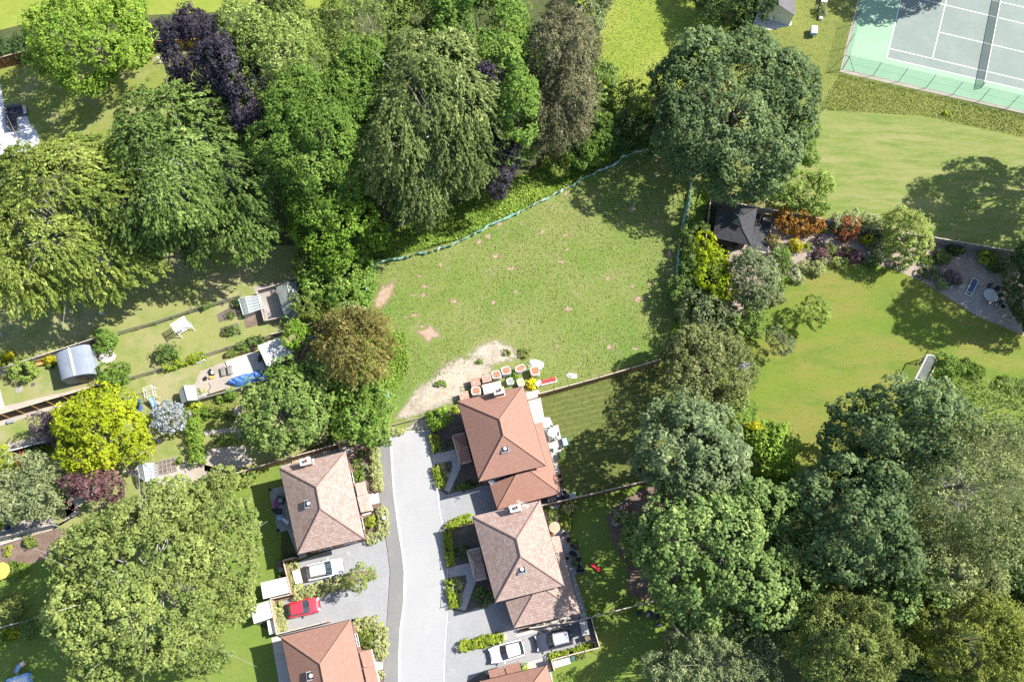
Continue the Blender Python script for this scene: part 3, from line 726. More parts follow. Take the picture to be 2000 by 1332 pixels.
M['lf_varieg'] = L_('pale_variegated_leaves', (0.13, 0.17, 0.06), (0.28, 0.31, 0.16), c=(0.48, 0.48, 0.34))
M['lf_white'] = L_('white_blossom_and_leaves', (0.11, 0.16, 0.06), (0.22, 0.26, 0.14), c=(0.75, 0.74, 0.70))
M['lf_grass'] = L_('meadow_blades', (0.085, 0.115, 0.028), (0.125, 0.155, 0.040), c=(0.185, 0.185, 0.085))
M['lf_weed'] = L_('nettle_and_bramble_leaves', (0.070, 0.130, 0.022), (0.130, 0.205, 0.035), c=(0.195, 0.25, 0.06))
M['lf_pale'] = L_('pale_green_leaves', (0.12, 0.17, 0.045), (0.20, 0.25, 0.075), c=(0.27, 0.31, 0.12))
M['fl_yellow'] = L_('yellow_flowers', (0.5, 0.36, 0.01), (0.7, 0.52, 0.02), trans=0.1)
M['fl_white'] = L_('white_flowers', (0.6, 0.6, 0.58), (0.8, 0.8, 0.78), trans=0.1)
M['fl_mauve'] = L_('mauve_flowers', (0.35, 0.27, 0.33), (0.6, 0.52, 0.58), trans=0.1)
M['lf_pale2'] = L_('feathery_pale_leaves', (0.075, 0.120, 0.028), (0.135, 0.190, 0.052), c=(0.205, 0.25, 0.095))
M['lf_maple2'] = L_('vivid_green_leaves', (0.055, 0.115, 0.014), (0.110, 0.190, 0.024), c=(0.17, 0.25, 0.04))
M['lf_soft'] = L_('soft_green_leaves', (0.060, 0.092, 0.030), (0.115, 0.155, 0.055), c=(0.18, 0.215, 0.095))
M['lf_apple'] = L_('apple_leaves', (0.075, 0.130, 0.026), (0.140, 0.205, 0.048), c=(0.20, 0.26, 0.08))
M['lf_yellowg'] = L_('acacia_leaves', (0.085, 0.135, 0.005), (0.165, 0.215, 0.006), c=(0.24, 0.27, 0.008))
M['lf_dullolive'] = L_('dull_olive_leaves', (0.066, 0.086, 0.032), (0.125, 0.150, 0.062), c=(0.20, 0.22, 0.11))
M['lf_bluepale'] = L_('pale_blue_green_leaves', (0.058, 0.092, 0.044), (0.115, 0.160, 0.082), c=(0.185, 0.23, 0.13))
M['lf_greyg2'] = L_('ash_leaves', (0.080, 0.110, 0.042), (0.145, 0.180, 0.078), c=(0.215, 0.25, 0.125))
M['lf_olive2'] = L_('bright_olive_needles', (0.078, 0.105, 0.020), (0.150, 0.182, 0.040), c=(0.22, 0.24, 0.07))
M['lf_cherry'] = L_('cherry_leaves', (0.060, 0.105, 0.028), (0.120, 0.180, 0.052), c=(0.19, 0.245, 0.095))
M['lf_purple2'] = L_('smoke_purple_leaves', (0.040, 0.028, 0.034), (0.085, 0.062, 0.070), c=(0.13, 0.105, 0.115), trans=0.08)
# ------------------------------------------------------------------ the ground
mb = MB(); mb.face([(-420, -400, 0), (420, -400, 0), (420, 460, 0), (-420, 460, 0)]); tag(mb.build('ground', 'ground'), kind='structure')
Z = lambda k: 0.004 * k
sheet('lawn', [(-80, -60), (680, -60), (665, 25), (520, 12), (430, 24), (290, 30), (270, 12), (60, 45), (-80, 78)], Z(1), 'lawn_bright')
sheet('lawn', [(-80, 110), (75, 95), (300, 70), (370, 95), (380, 140), (300, 330), (80, 330), (-80, 340)], Z(1), 'lawn_nw')
sheet('lawn', [(1120, -60), (1560, -60), (1530, 20), (1440, 60), (1370, 140), (1310, 190), (1200, 192), (1140, 130)], Z(1), 'lawn_bright')
sheet('lawn', [(1420, 60), (1530, -60), (1740, -60), (1690, 60), (1640, 140), (2080, 245), (2080, 290), (1600, 215), (1500, 330), (1400, 360)], Z(1), 'lawn_rough')
sheet('lawn', [(1480, 330), (1600, 213), (1800, 228), (2080, 288), (2080, 506), (1980, 490), (1830, 465), (1640, 436), (1516, 411), (1390, 388)], Z(2), 'lawn_mown')
sheet('meadow', [(1290, 262), (1217, 300), (1170, 328), (1122, 355), (1032, 400), (966, 430), (900, 465), (837, 488), (767, 500), (730, 512), (710, 555), (715, 630), (690, 700), (700, 790), (745, 850), (840, 842), (850, 830), (900, 790), (1000, 775), (1062, 766), (1283, 702), (1320, 640), (1345, 560), (1362, 453), (1384, 400), (1384, 300)], Z(1), 'meadow')
sheet('rough_grass', [(1290, 262), (1217, 302), (1122, 357), (1032, 402), (900, 467), (767, 502), (732, 513), (714, 555), (720, 630), (700, 700), (640, 660), (600, 560), (700, 480), (900, 400), (1050, 330), (1200, 270)], Z(2), 'lawn_rough')
sheet('lawn', [(1440, 640), (1490, 580), (1530, 540), (1600, 515), (1740, 520), (1815, 556), (1905, 614), (2080, 685), (2080, 800), (1800, 900), (1650, 960), (1540, 960), (1440, 860), (1400, 740)], Z(1), 'lawn_east')
sheet('gravel_bed', [(1500, 405), (1640, 434), (1830, 464), (1985, 492), (2080, 510), (2080, 690), (1905, 616), (1815, 558), (1740, 522), (1660, 512), (1600, 518), (1530, 545), (1490, 585), (1440, 640), (1400, 640), (1420, 480)], Z(3), 'gravel')
sheet('patio', [(1812, 553), (1850, 545), (1950, 570), (2010, 640), (1985, 645), (1905, 614)], Z(4), 'slabs_warm')
# western gardens
sheet('lawn', [(-80, 560), (300, 480), (600, 480), (600, 560), (466, 583), (360, 612), (230, 655), (100, 690), (-80, 750)], Z(1), 'lawn_dry')
sheet('lawn', [(-80, 745), (100, 691), (230, 656), (466, 584), (620, 545), (640, 600), (640, 860), (480, 930), (300, 1000), (120, 1100), (-80, 1140)], Z(2), 'lawn_dry')
sheet('lawn', [(-80, 1095), (60, 1085), (300, 1020), (440, 930), (552, 905), (548, 1130), (500, 1220), (560, 1240), (560, 1420), (-80, 1420)], Z(3), 'lawn_green')
# H2 garden, H3 garden and the gardens south of it
sheet('lawn', [(1040, 772), (1283, 705), (1320, 700), (1320, 930), (1265, 942), (1108, 978), (1050, 985)], Z(2), 'lawn_turf')
sheet('lawn', [(1075, 990), (1108, 980), (1265, 944), (1420, 930), (1420, 1420), (1075, 1420)], Z(2), 'lawn_green')
sheet('soil_bed', [(1205, 985), (1262, 950), (1330, 950), (1330, 1180), (1262, 1172), (1228, 1160), (1222, 1100), (1196, 1060), (1183, 1010)], Z(3), 'bark_mulch')
# patches of bare ground in the meadow
patch('bare_soil', [(745, 540), (790, 530), (782, 560), (765, 600), (740, 620), (716, 618), (718, 592), (730, 565)], Z(3), 'baresoil')
patch('bare_soil', [(790, 640), (820, 640), (842, 620), (862, 638), (882, 662), (850, 668), (838, 684), (815, 660)], Z(3), 'baresoil')
patch('chalk', [(985, 645), (1020, 672), (1040, 700), (1015, 715), (960, 728), (915, 728), (880, 700), (905, 672), (945, 658)], Z(3), 'chalk', rings=6)
patch('chalk', [(830, 725), (880, 720), (930, 748), (915, 775), (888, 800), (850, 815), (770, 838), (735, 838), (770, 795), (790, 755)], Z(3), 'chalk', rings=6)
patch('chalk', [(900, 670), (990, 670), (1010, 715), (930, 760), (900, 800), (800, 835), (760, 830), (800, 750), (850, 705)], Z(4), 'chalk', rings=6)
patch('bare_soil', [(765, 845), (800, 812), (870, 805), (870, 830), (842, 848)], Z(4), 'chalk')
_r = random.Random(5)
for k in range(46):
    cx, cy = _r.uniform(760, 1320), _r.uniform(330, 700)
    if not inside(np.array([(760, 520), (1130, 360), (1330, 340), (1320, 560), (1280, 690), (900, 640), (800, 640)], float), np.array([(cx, cy)], float))[0]: continue
    a, b = _r.uniform(5, 17), _r.uniform(4, 11)
    patch('bare_soil', [(cx + a * math.cos(t) * _r.uniform(0.6, 1.3), cy + b * math.sin(t) * _r.uniform(0.6, 1.3)) for t in [i * math.pi / 5 for i in range(10)]], Z(3), 'baresoil', rings=3)
# tennis court
sheet('tennis_court', [(1645, 136), (1679, 5), (1694, -55), (2090, -55), (2090, 239), (2000, 218)], Z(3), 'court_green')
sheet('kerb_edging', [(1640, 140), (1676, -5), (1689, -55), (1695, -55), (1680, 5), (1647, 135.5), (2000, 217), (2090, 238), (2090, 244), (2000, 222.5), (1643, 142)], Z(4), 'path_tan')
sheet('court_surface', [(1732, 114), (1762, -14), (1773, -55), (2090, -55), (2090, 197.5), (2000, 176.5)], Z(5), 'court_grey')
def line(a, b, w, z=Z(6), name='court_line'):
    A, B = Vector(G(*a)), Vector(G(*b)); d = (B - A).normalized(); n = Vector((-d.y, d.x)) * w / 2
    mb = MB(); mb.face([(*(A - n), z), (*(B - n), z), (*(B + n), z), (*(A + n), z)]); return tag(mb.build(name, 'line_white'), kind='structure')
line((1732, 114), (2090, 197.5), 0.12); line((1737, 95.5), (2090, 178.8), 0.11, Z(7)); line((1731.7, 114.6), (1773, -56), 0.14, Z(8))
line((1821, 115.5), (1849, -2), 0.11, Z(8)); line((1835, 64), (2090, 124), 0.11, Z(7)); line((1760, -10), (2090, 69), 0.11, Z(7)); line((1769, -38), (2090, 36), 0.11, Z(7))
# road, footway, drives
ROAD_L = [(763, 846), (766, 905), (770, 962), (779, 1030), (787, 1081), (791, 1116), (789.5, 1178), (783, 1226), (780, 1286), (780, 1345), (781, 1430)]
ROAD_R = [(842, 843), (845, 884), (852, 948), (859, 1006), (866, 1034), (872, 1090), (874, 1140), (873.5, 1186), (869, 1246), (866, 1306), (866, 1430)]
FOOT_L = [(733, 849), (735.5, 902), (743, 981), (752, 1042), (758, 1081), (762, 1116), (759, 1166), (755, 1226), (750, 1276), (749, 1332), (750, 1430)]
sheet('road', ROAD_L + ROAD_R[::-1], Z(5), 'asphalt_road')
KL = [(a - 2.2, b) for a, b in ROAD_L]
mb = MB()
P = poly(FOOT_L + KL[::-1], 0.1); P = P if _ccw(P) else P[::-1]
mb.prism(P, 0.0, 0.09); tag(mb.build('footway', 'footway'), kind='structure')
mb = MB()
for a, b in zip(ROAD_L[:-1], ROAD_L[1:]): mb.bar(G(a[0] - 0.8, a[1]), G(b[0] - 0.8, b[1]), 0.15, 0.0, 0.105)
tag(mb.build('kerb', 'kerb'), kind='structure')
mb = MB()
for a, b in zip(ROAD_R[:-1], ROAD_R[1:]): mb.bar(G(a[0] + 0.8, a[1]), G(b[0] + 0.8, b[1]), 0.13, 0.0, 0.05)
tag(mb.build('kerb', 'kerb'), kind='structure')
mb = MB(); mb.bar(G(735, 847), G(842, 841), 0.14, 0.0, 0.12); tag(mb.build('kerb', 'kerb'), kind='structure')
sheet('driveway', [(750, 1040), (758, 1081), (762, 1116), (759, 1166), (755, 1228), (700, 1222), (560, 1250), (540, 1242), (538, 1180), (556, 1165), (566, 1105), (600, 1090), (720, 1048)], Z(6), 'driveway')
sheet('driveway', [(852.5, 951), (872, 966), (935, 950), (975, 940), (990, 1000), (925, 1012), (885, 1024), (868, 1036), (860, 1006)], Z(6), 'driveway')
sheet('driveway', [(875, 1182), (882, 1191), (908, 1195), (960, 1178), (1010, 1165), (1020, 1228), (1135, 1208), (1150, 1203), (1168, 1263), (1078, 1287), (950, 1318), (890, 1340), (867, 1350), (867, 1306), (870, 1246)], Z(6), 'driveway')
# front gardens and paths
sheet('soil_bed', [(842, 838), (852, 808), (905, 800), (960, 930), (930, 958), (878, 970), (854, 950), (846, 884)], Z(4), 'soil')
sheet('path', [(846, 886), (889, 878), (900, 912), (877.5, 962), (868, 956), (883.5, 913), (882, 899), (848, 907)], Z(7), 'slabs')
sheet('soil_bed', [(868, 1034), (884, 1020), (925, 1008), (985, 1165), (958, 1178), (908, 1195), (884, 1190), (875.5, 1180), (876, 1140), (874, 1090)], Z(4), 'soil')
sheet('path', [(875, 1108), (916, 1099), (930, 1134), (909, 1192), (893, 1189), (912, 1136), (909.5, 1122), (876.5, 1128)], Z(7), 'slabs')
sheet('soil_bed', [(672, 872), (732, 853), (736, 902), (743, 981), (752, 1042), (740, 1052), (705, 1056)], Z(4), 'bark_mulch')
sheet('path', [(705, 966), (742, 962), (745, 981), (722, 986), (726, 1003), (706, 1008)], Z(7), 'slabs')
sheet('soil_bed', [(683, 1214), (710, 1206), (755, 1228), (750, 1276), (750, 1420), (722, 1420)], Z(7), 'bark_mulch')
sheet('path', [(720, 1290), (749, 1284), (749.5, 1306), (722, 1312)], Z(8), 'slabs')
sheet('soil_bed', [(560, 1092), (575, 1092), (577, 1122), (580, 1148), (650, 1132), (680, 1118), (720, 1112), (735, 1120), (730, 1128), (620, 1164), (556, 1172), (545, 1182), (552, 1236), (540, 1240), (528, 1176), (563, 1162)], Z(7), 'bark_mulch')
sheet('soil_bed', [(893, 1256), (985, 1240), (988, 1249), (900, 1268)], Z(7), 'soil')
sheet('soil_bed', [(1070, 1283), (1160, 1258), (1163, 1268), (1073, 1293)], Z(7), 'soil')
sheet('patio', [(1029, 1293), (1072, 1283), (1080, 1330), (1060, 1340), (1000, 1320)], Z(7), 'slabs')
sheet('soil_bed', [(880, 1350), (945, 1310), (965, 1340), (960, 1420), (880, 1420)], Z(7), 'soil')
# patios
sheet('patio', [(1000, 780), (1020, 768), (1053, 761), (1063, 815), (1074, 815), (1081, 832), (1090, 829), (1104, 888), (1096, 896), (1087, 899), (1110, 977), (1060, 988), (1040, 900)], Z(6), 'slabs')
sheet('patio', [(1010, 990), (1060, 985), (1092, 975), (1098, 978), (1088, 1000), (1094, 1034), (1107, 1032), (1115, 1055), (1122, 1053), (1141, 1117), (1122, 1122), (1146, 1200), (1120, 1208), (1050, 1100)], Z(6), 'slabs_grey')
sheet('patio', [(1000, 990), (1065, 985), (1085, 985), (1094, 1034), (1060, 1040)], Z(7), 'slabs')
sheet('patio', [(1010, 1225), (1135, 1197), (1150, 1203), (1150, 1212), (1008, 1243)], Z(7), 'slabs')
sheet('patio', [(525.4, 956), (560, 947), (600, 1086), (584, 1092), (562, 1035), (543.5, 1040)], Z(6), 'slabs_grey')
sheet('path', [(545, 912), (588, 898), (672, 871), (690, 880), (640, 905), (560, 925)], Z(6), 'slabs')
sheet('path', [(530, 1245), (560, 1238), (690, 1208), (700, 1225), (570, 1260), (590, 1420), (560, 1420)], Z(6), 'slabs')
sheet('terrace', [(-80, 160), (0, 163), (12, 225), (45, 208), (60, 245), (75, 262), (79, 292), (-80, 330)], Z(4), 'slabs_white')
# west garden paths, beds
sheet('path', [(-80, 805), (0, 795), (150, 760), (200, 748), (200, 756), (130, 778), (0, 812), (-80, 830)], Z(4), 'path_tan')
sheet('path', [(-80, 842), (0, 818), (130, 786), (165, 775), (165, 785), (100, 800), (0, 832), (-80, 852)], Z(4), 'path_tan')
sheet('path', [(-80, 878), (0, 868), (85, 852), (90, 862), (20, 880), (-80, 892)], Z(4), 'path_tan')
sheet('path', [(80, 1040), (160, 1000), (125, 965), (190, 960), (130, 1010), (95, 1040), (0, 1075), (-80, 1100), (-80, 1075)], Z(4), 'path_tan')
sheet('gravel_yard', [(-80, 985), (0, 980), (60, 1000), (110, 1015), (80, 1040), (30, 1045), (0, 1048), (-80, 1050)], Z(4), 'slabs_warm')
sheet('vegetable_bed', [(0, 1063), (120, 1030), (130, 1080), (60, 1100), (0, 1105)], Z(5), 'bark_mulch')
sheet('terrace', [(-80, 755), (0, 760), (10, 797), (-80, 812)], Z(6), 'slabs')
sheet('patio', [(195, 690), (215, 680), (228, 695), (222, 705), (200, 712)], Z(5), 'slabs')
sheet('patio', [(438, 706), (492, 688), (506, 690), (524, 735), (455, 745)], Z(5), 'slabs')
sheet('sand_pit', [(378, 755), (392, 725), (440, 706), (455, 745), (448, 760), (400, 775), (378, 765)], Z(5), 'sand_area')
sheet('vegetable_bed', [(423, 615), (462, 594), (474, 614), (428, 630)], Z(5), 'soil')
sheet('vegetable_bed', [(429, 641), (463, 631), (473, 650), (435, 660)], Z(5), 'soil')
sheet('vegetable_bed', [(475, 616), (510, 604), (514, 632), (480, 642)], Z(5), 'bark_mulch')
sheet('vegetable_bed', [(360, 785), (440, 760), (462, 770), (462, 830), (385, 855), (362, 830)], Z(5), 'lawn_rough')
sheet('path', [(383, 843), (458, 835), (462, 842), (388, 852)], Z(6), 'path_tan')
sheet('allotment', [(395, 880), (460, 868), (485, 890), (500, 902), (440, 925), (400, 920)], Z(6), 'path_tan')
sheet('path', [(455, 795), (468, 795), (482, 890), (474, 892)], Z(7), 'path_tan')
sheet('path', [(240, 920), (330, 895), (390, 905), (430, 915), (370, 950), (300, 950)], Z(6), 'path_tan')
sheet('patio', [(495, 560), (580, 545), (600, 610), (515, 628)], Z(5), 'slabs_warm')
sheet('soil_bed', [(580, 550), (620, 545), (640, 640), (600, 760), (580, 700), (590, 640)], Z(5), 'bark_mulch')
tufts('meadow_grass', [(1283, 285), (1217, 304), (1122, 359), (1032, 404), (900, 469), (767, 504), (734, 515), (716, 555), (722, 630), (735, 700), (740, 800), (790, 770), (870, 730), (1000, 740), (1062, 764), (1283, 703), (1325, 560), (1345, 453), (1360, 353)], 16000, 'lf_grass', h=(0.02, 0.10), L=0.19, W=0.09, jit=0.35,
      holes=[[(880, 725), (930, 665), (990, 655), (1020, 690), (1010, 715), (930, 735)], [(772, 815), (820, 740), (880, 735), (890, 790), (800, 820)], [(725, 610), (750, 545), (780, 540), (760, 590), (740, 612)], [(800, 645), (842, 628), (870, 660), (830, 680)]])
tufts('wild_growth', [(1290, 262), (1217, 302), (1122, 357), (1032, 402), (900, 467), (767, 502), (732, 513), (714, 555), (720, 630), (700, 700), (640, 660), (600, 560), (700, 480), (900, 400), (1050, 330), (1200, 270)], 60000, 'lf_weed', h=(0.1, 0.7), L=0.34, W=0.17, jit=0.5)
tufts('wild_growth', [(700, 640), (790, 650), (800, 720), (750, 800), (735, 845), (650, 860), (640, 700)], 26000, 'lf_weed', h=(0.1, 0.7), L=0.32, W=0.16, jit=0.5)
tufts('wild_growth', [(1385, 330), (1360, 400), (1345, 470), (1335, 560), (1300, 690), (1330, 700), (1440, 660), (1385, 480)], 26000, 'lf_weed', h=(0.1, 0.6), L=0.30, W=0.15, jit=0.5)
tufts('rough_grass_blades', [(1600, 215), (1640, 145), (2060, 240), (2060, 280), (1800, 226)], 6000, 'lf_grass', h=(0.02, 0.12), L=0.26, W=0.10, jit=0.5)
tufts('lawn_grass_blades', [(1150, -30), (1500, -30), (1440, 60), (1370, 140), (1300, 188), (1200, 190), (1150, 130)], 8000, 'lf_weed', h=(0.02, 0.10), L=0.20, W=0.08, jit=0.4)
# ------------------------------------------------------------------ trees
TR = tree
# top and west
TR('maple_tree', 'bright green maple at the top left beside the timber garden fence', 'tree', 172, 76, 112, 106, 7.5, 5.2, 'broad', 'lf_maple', 20, 0.36, lean=(0.3, -0.2))
TR('beech_tree', 'huge yellow-green drooping tree at the left edge above the long dry lawn', 'tree', 128, 440, 172, 178, 10, 8, 'beech', 'lf_ygreen', 34, 0.30, bark='bark_pale', twigs=1)
TR('beech_tree', 'large mid-green tree right of the yellow-green drooping one, purple leaves at its left edge', 'tree', 375, 335, 170, 196, 10.5, 8, 'beech', 'lf_mid', 34, 0.30, bark='bark_pale', twigs=1)
TR('copper_beech_tree', 'tall dark purple tree between two big green ones', 'tree', 392, 122, 56, 54, 14, 5.5, 'fine', 'lf_purple', 13, 0.4, lean=(0.1, -0.3))
TR('copper_beech_tree', 'tall narrow dark purple tree right beside the other purple one', 'tree', 462, 150, 40, 66, 14.5, 6, 'fine', 'lf_purple', 11, 0.42)
TR('hornbeam_tree', 'green tree filling the gap between the middle of the row and the weeping tree', 'tree', 718, 190, 56, 110, 10.5, 7, 'fine', 'lf_fresh', 15, 0.4)
TR('sycamore_tree', 'green tree at the top edge above the weeping one', 'tree', 830, 24, 70, 56, 11, 6, 'broad', 'lf_mid', 14, 0.38)
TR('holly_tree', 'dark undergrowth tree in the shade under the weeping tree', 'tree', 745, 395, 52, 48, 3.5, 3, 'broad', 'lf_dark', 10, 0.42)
TR('copper_beech_tree', 'dark purple branch tip tree squeezed below the tall purple tree', 'tree', 494, 222, 32, 52, 14, 5, 'fine', 'lf_purple', 8, 0.45)
TR('copper_beech_tree', 'small dark purple tree peeping between the two largest western trees', 'tree', 300, 428, 34, 44, 9, 5, 'fine', 'lf_purple', 7, 0.45)
TR('hornbeam_tree', 'pale green feathery tree right of the tall purple one at the top', 'tree', 565, 120, 108, 118, 13, 8, 'fine', 'lf_pale2', 24, 0.32, twigs=1)
TR('hornbeam_tree', 'tall green tree in the middle of the western row', 'tree', 622, 280, 112, 132, 12.5, 8, 'fine', 'lf_fresh', 26, 0.32, twigs=1)
TR('maple_tree', 'bright green tree below the middle of the western row, above the sheds', 'tree', 650, 435, 82, 72, 6.5, 5, 'broad', 'lf_maple2', 16, 0.38)
TR('hazel_tree', 'bushy green tree behind the grey-green shed', 'tree', 664, 548, 60, 70, 2.6, 2.2, 'broad', 'lf_fresh', 14, 0.4)
TR('birch_tree', 'tall soft green weeping tree above the curve of the green netting', 'tree', 850, 240, 132, 198, 11.5, 9, 'beech', 'lf_soft', 32, 0.31, bark='bark_pale', twigs=1, lean=(0.0, -0.4))
TR('birch_tree', 'pale feathery tree at the top right of the row, over the weeping one', 'tree', 728, 60, 84, 80, 12, 7, 'airy', 'lf_pale2', 16, 0.38, bark='bark_pale', twigs=1)
TR('sycamore_tree', 'broad bright green tree at the top beside the brownish conifer', 'tree', 935, 80, 112, 118, 12, 7, 'broad', 'lf_fresh', 24, 0.33)
TR('lime_tree', 'narrow green tree left of the brownish conifer', 'tree', 1000, 205, 52, 110, 11, 7, 'broad', 'lf_fresh', 14, 0.4)
TR('copper_beech_tree', 'small dark purple tree between the weeping tree and the brownish conifer', 'tree', 960, 180, 36, 38, 14, 4, 'fine', 'lf_purple', 7, 0.45)
TR('copper_beech_tree', 'dark purple foliage low at the right foot of the weeping tree', 'tree', 980, 310, 32, 50, 8, 4, 'fine', 'lf_purple', 7, 0.45)
TR('conifer_tree', 'tall grey-brown conifer at the edge of the bright lawn', 'tree', 1092, 150, 66, 142, 11, 8.5, 'conifer', 'lf_brown', 22, 0.34)
TR('ash_tree', 'grey-green tree at the top right of the grey-brown conifer', 'tree', 1140, 10, 40, 56, 10, 5, 'fine', 'lf_greyg', 9, 0.42)
TR('holly_tree', 'small green tree right of the grey-brown conifer at the lawn corner', 'tree', 1170, 165, 32, 44, 5, 3.2, 'broad', 'lf_mid', 8, 0.45)
TR('hazel_tree', 'small sunlit round tree below the grey-brown conifer', 'tree', 1170, 258, 30, 34, 4, 2.8, 'bush', 'lf_fresh', 8, 0.45)
TR('hazel_tree', 'smaller sunlit round tree just above the green netting', 'tree', 1135, 295, 32, 36, 3.2, 2.4, 'bush', 'lf_fresh', 8, 0.45)
TR('hazel_tree', 'yellow-green round shrub tree left of the smaller sunlit tree above the netting', 'tree', 1088, 322, 26, 22, 2, 1.6, 'bush', 'lf_ygreen', 6, 0.45)
TR('hawthorn_tree', 'yellowish small tree under the left edge of the big sycamore', 'tree', 1228, 215, 40, 38, 4, 3, 'broad', 'lf_ygreen', 8, 0.45)
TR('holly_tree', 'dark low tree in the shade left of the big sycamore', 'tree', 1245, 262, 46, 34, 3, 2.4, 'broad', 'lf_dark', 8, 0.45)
TR('sycamore_tree', 'big blue-green sycamore standing alone between the two lawns and the black roofed pavilion', 'tree', 1440, 208, 152, 166, 8.5, 6.2, 'rosette', 'lf_blue', 44, 0.31, dens=1.4)
TR('hazel_tree', 'bright green undergrowth tree at the right foot of the big sycamore', 'tree', 1566, 272, 30, 46, 3.5, 2.5, 'bush', 'lf_fresh', 6, 0.45)
TR('apple_tree', 'spreading bright green apple tree right of the big sycamore', 'tree', 1572, 370, 62, 42, 3.6, 2.2, 'broad', 'lf_apple', 12, 0.36, scale=0.7)
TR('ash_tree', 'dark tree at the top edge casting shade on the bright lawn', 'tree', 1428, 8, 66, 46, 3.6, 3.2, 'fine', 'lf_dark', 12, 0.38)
TR('ash_tree', 'tree beyond the top edge shading the corner of the tennis court', 'tree', 1905, -130, 95, 60, 9, 5, 'broad', 'lf_mid', 12, 0.38)
TR('ash_tree', 'tree beyond the top edge whose shade falls on the bright lawn', 'tree', 1560, -165, 100, 70, 11, 6, 'broad', 'lf_mid', 12, 0.38)
# right edge, beyond the frame, that shade the lawn and the garden
TR('oak_tree', 'tall tree beyond the right edge shading the striped lawn', 'tree', 2240, 235, 110, 90, 13, 8, 'broad', 'lf_mid', 18, 0.34)
TR('oak_tree', 'tall tree beyond the right edge shading the lower patio', 'tree', 2225, 450, 110, 85, 13, 8, 'broad', 'lf_mid', 18, 0.34)
TR('oak_tree', 'tall tree beyond the right edge shading the gravel garden', 'tree', 2245, 345, 95, 70, 13, 7, 'broad', 'lf_mid', 16, 0.34)
TR('yew_tree', 'dark clipped evergreen at the right edge beside the round patio table', 'tree', 2022, 566, 44, 86, 3.4, 3.4, 'bush', 'lf_dark', 14, 0.42)
# the plot's eastern border
TR('acacia_tree', 'brilliant yellow-green tree below the black roofed pavilion', 'tree', 1390, 535, 32, 64, 3, 2.6, 'broad', 'lf_yellowg', 10, 0.42, scale=0.8)
TR('olive_tree', 'grey-green tree right of the brilliant yellow one', 'tree', 1468, 548, 46, 56, 5, 3.4, 'fine', 'lf_greyg', 12, 0.4)
TR('hazel_tree', 'dark green tree under the grey-green one at the lawn corner', 'tree', 1450, 622, 34, 36, 3, 2.4, 'broad', 'lf_mid', 8, 0.44)
TR('willow_tree', 'grey-green tree above the end of the brown fence', 'tree', 1380, 630, 54, 54, 2.6, 2.4, 'fine', 'lf_greyg', 14, 0.38, twigs=1)
TR('cherry_tree', 'dull olive tree whose shadow lies over the striped turf', 'tree', 1382, 718, 80, 88, 4.4, 4.0, 'fine', 'lf_dullolive', 20, 0.35, twigs=1)
TR('hazel_tree', 'low green tree at the netting on the east side of the meadow', 'tree', 1328, 572, 24, 28, 2, 1.8, 'bush', 'lf_mid', 6, 0.45)
TR('elder_tree', 'low green tree at the field edge left of the black roofed pavilion', 'tree', 1358, 462, 26, 34, 1.6, 1.5, 'bush', 'lf_mid', 6, 0.45)
TR('elder_tree', 'dark green tree left of the brilliant yellow one', 'tree', 1355, 535, 24, 44, 2.0, 1.8, 'broad', 'lf_mid', 7, 0.45)
TR('hazel_tree', 'green shrub tree between the striped turf and the blue-green tree below', 'tree', 1355, 810, 44, 24, 2.2, 1.8, 'bush', 'lf_fresh', 7, 0.45)
TR('hazel_tree', 'fresh green small tree between the olive tree and the east lawn', 'tree', 1432, 812, 34, 42, 3, 2.4, 'bush', 'lf_fresh', 8, 0.45)
TR('sapling_tree', 'slender sapling on the east lawn, the upper of two', 'tree', 1584, 606, 33, 27, 2.8, 1.5, 'bush', 'lf_apple', 9, 0.42, scale=0.8, dens=0.6, tr=0.045)
TR('sapling_tree', 'grey-green sapling on the east lawn, the lower of two', 'tree', 1526, 668, 23, 32, 2.8, 1.6, 'bush', 'lf_greyg', 9, 0.42, scale=0.8, dens=0.6, tr=0.045)
TR('maple_tree', 'pale green round tree in the gravel garden by the lawn fence', 'tree', 1778, 462, 38, 48, 4.2, 2.6, 'fine', 'lf_pale', 12, 0.4, scale=0.75)
TR('robinia_tree', 'lime green tree between the two great blue-green trees', 'tree', 1497, 892, 44, 62, 5, 3.4, 'broad', 'lf_maple', 12, 0.4, scale=0.85)
TR('robinia_tree', 'yellow tipped tree above the lime green one', 'tree', 1470, 852, 22, 20, 4.6, 1.8, 'bush', 'lf_yellow', 5, 0.5)
TR('yew_tree', 'dark yellow-green bush in deep shade between the great trees', 'tree', 1562, 972, 36, 36, 2.4, 2, 'bush', 'lf_ygreen', 8, 0.42)
# south-east wood
TR('sycamore_tree', 'blue-green tree whose crown touches the corner of the striped turf', 'tree', 1352, 882, 104, 96, 8.5, 6, 'rosette', 'lf_bluepale', 24, 0.31)
TR('sycamore_tree', 'greatest green tree of the wood, overhanging the shaded garden', 'tree', 1412, 1085, 182, 142, 8, 6.5, 'rosette', 'lf_plane', 40, 0.27)
TR('sycamore_tree', 'dark blue-green tree beside the white goal', 'tree', 1745, 850, 112, 92, 11, 8, 'rosette', 'lf_blue', 26, 0.31)
TR('sycamore_tree', 'dark blue-green tree below the one beside the goal', 'tree', 1672, 1015, 102, 118, 11, 8, 'rosette', 'lf_blue', 28, 0.30)
TR('ash_tree', 'wide pale green tree with bare twigs showing, near the right edge', 'tree', 1882, 945, 140, 140, 13, 8, 'airy', 'lf_greyg2', 34, 0.29, bark='bark_pale', twigs=1, dens=1.25)
TR('ash_tree', 'light green tree above the twiggy one at the right edge', 'tree', 1925, 800, 112, 58, 7, 4.5, 'airy', 'lf_pale2', 18, 0.36, bark='bark_pale', twigs=1, dens=1.25)
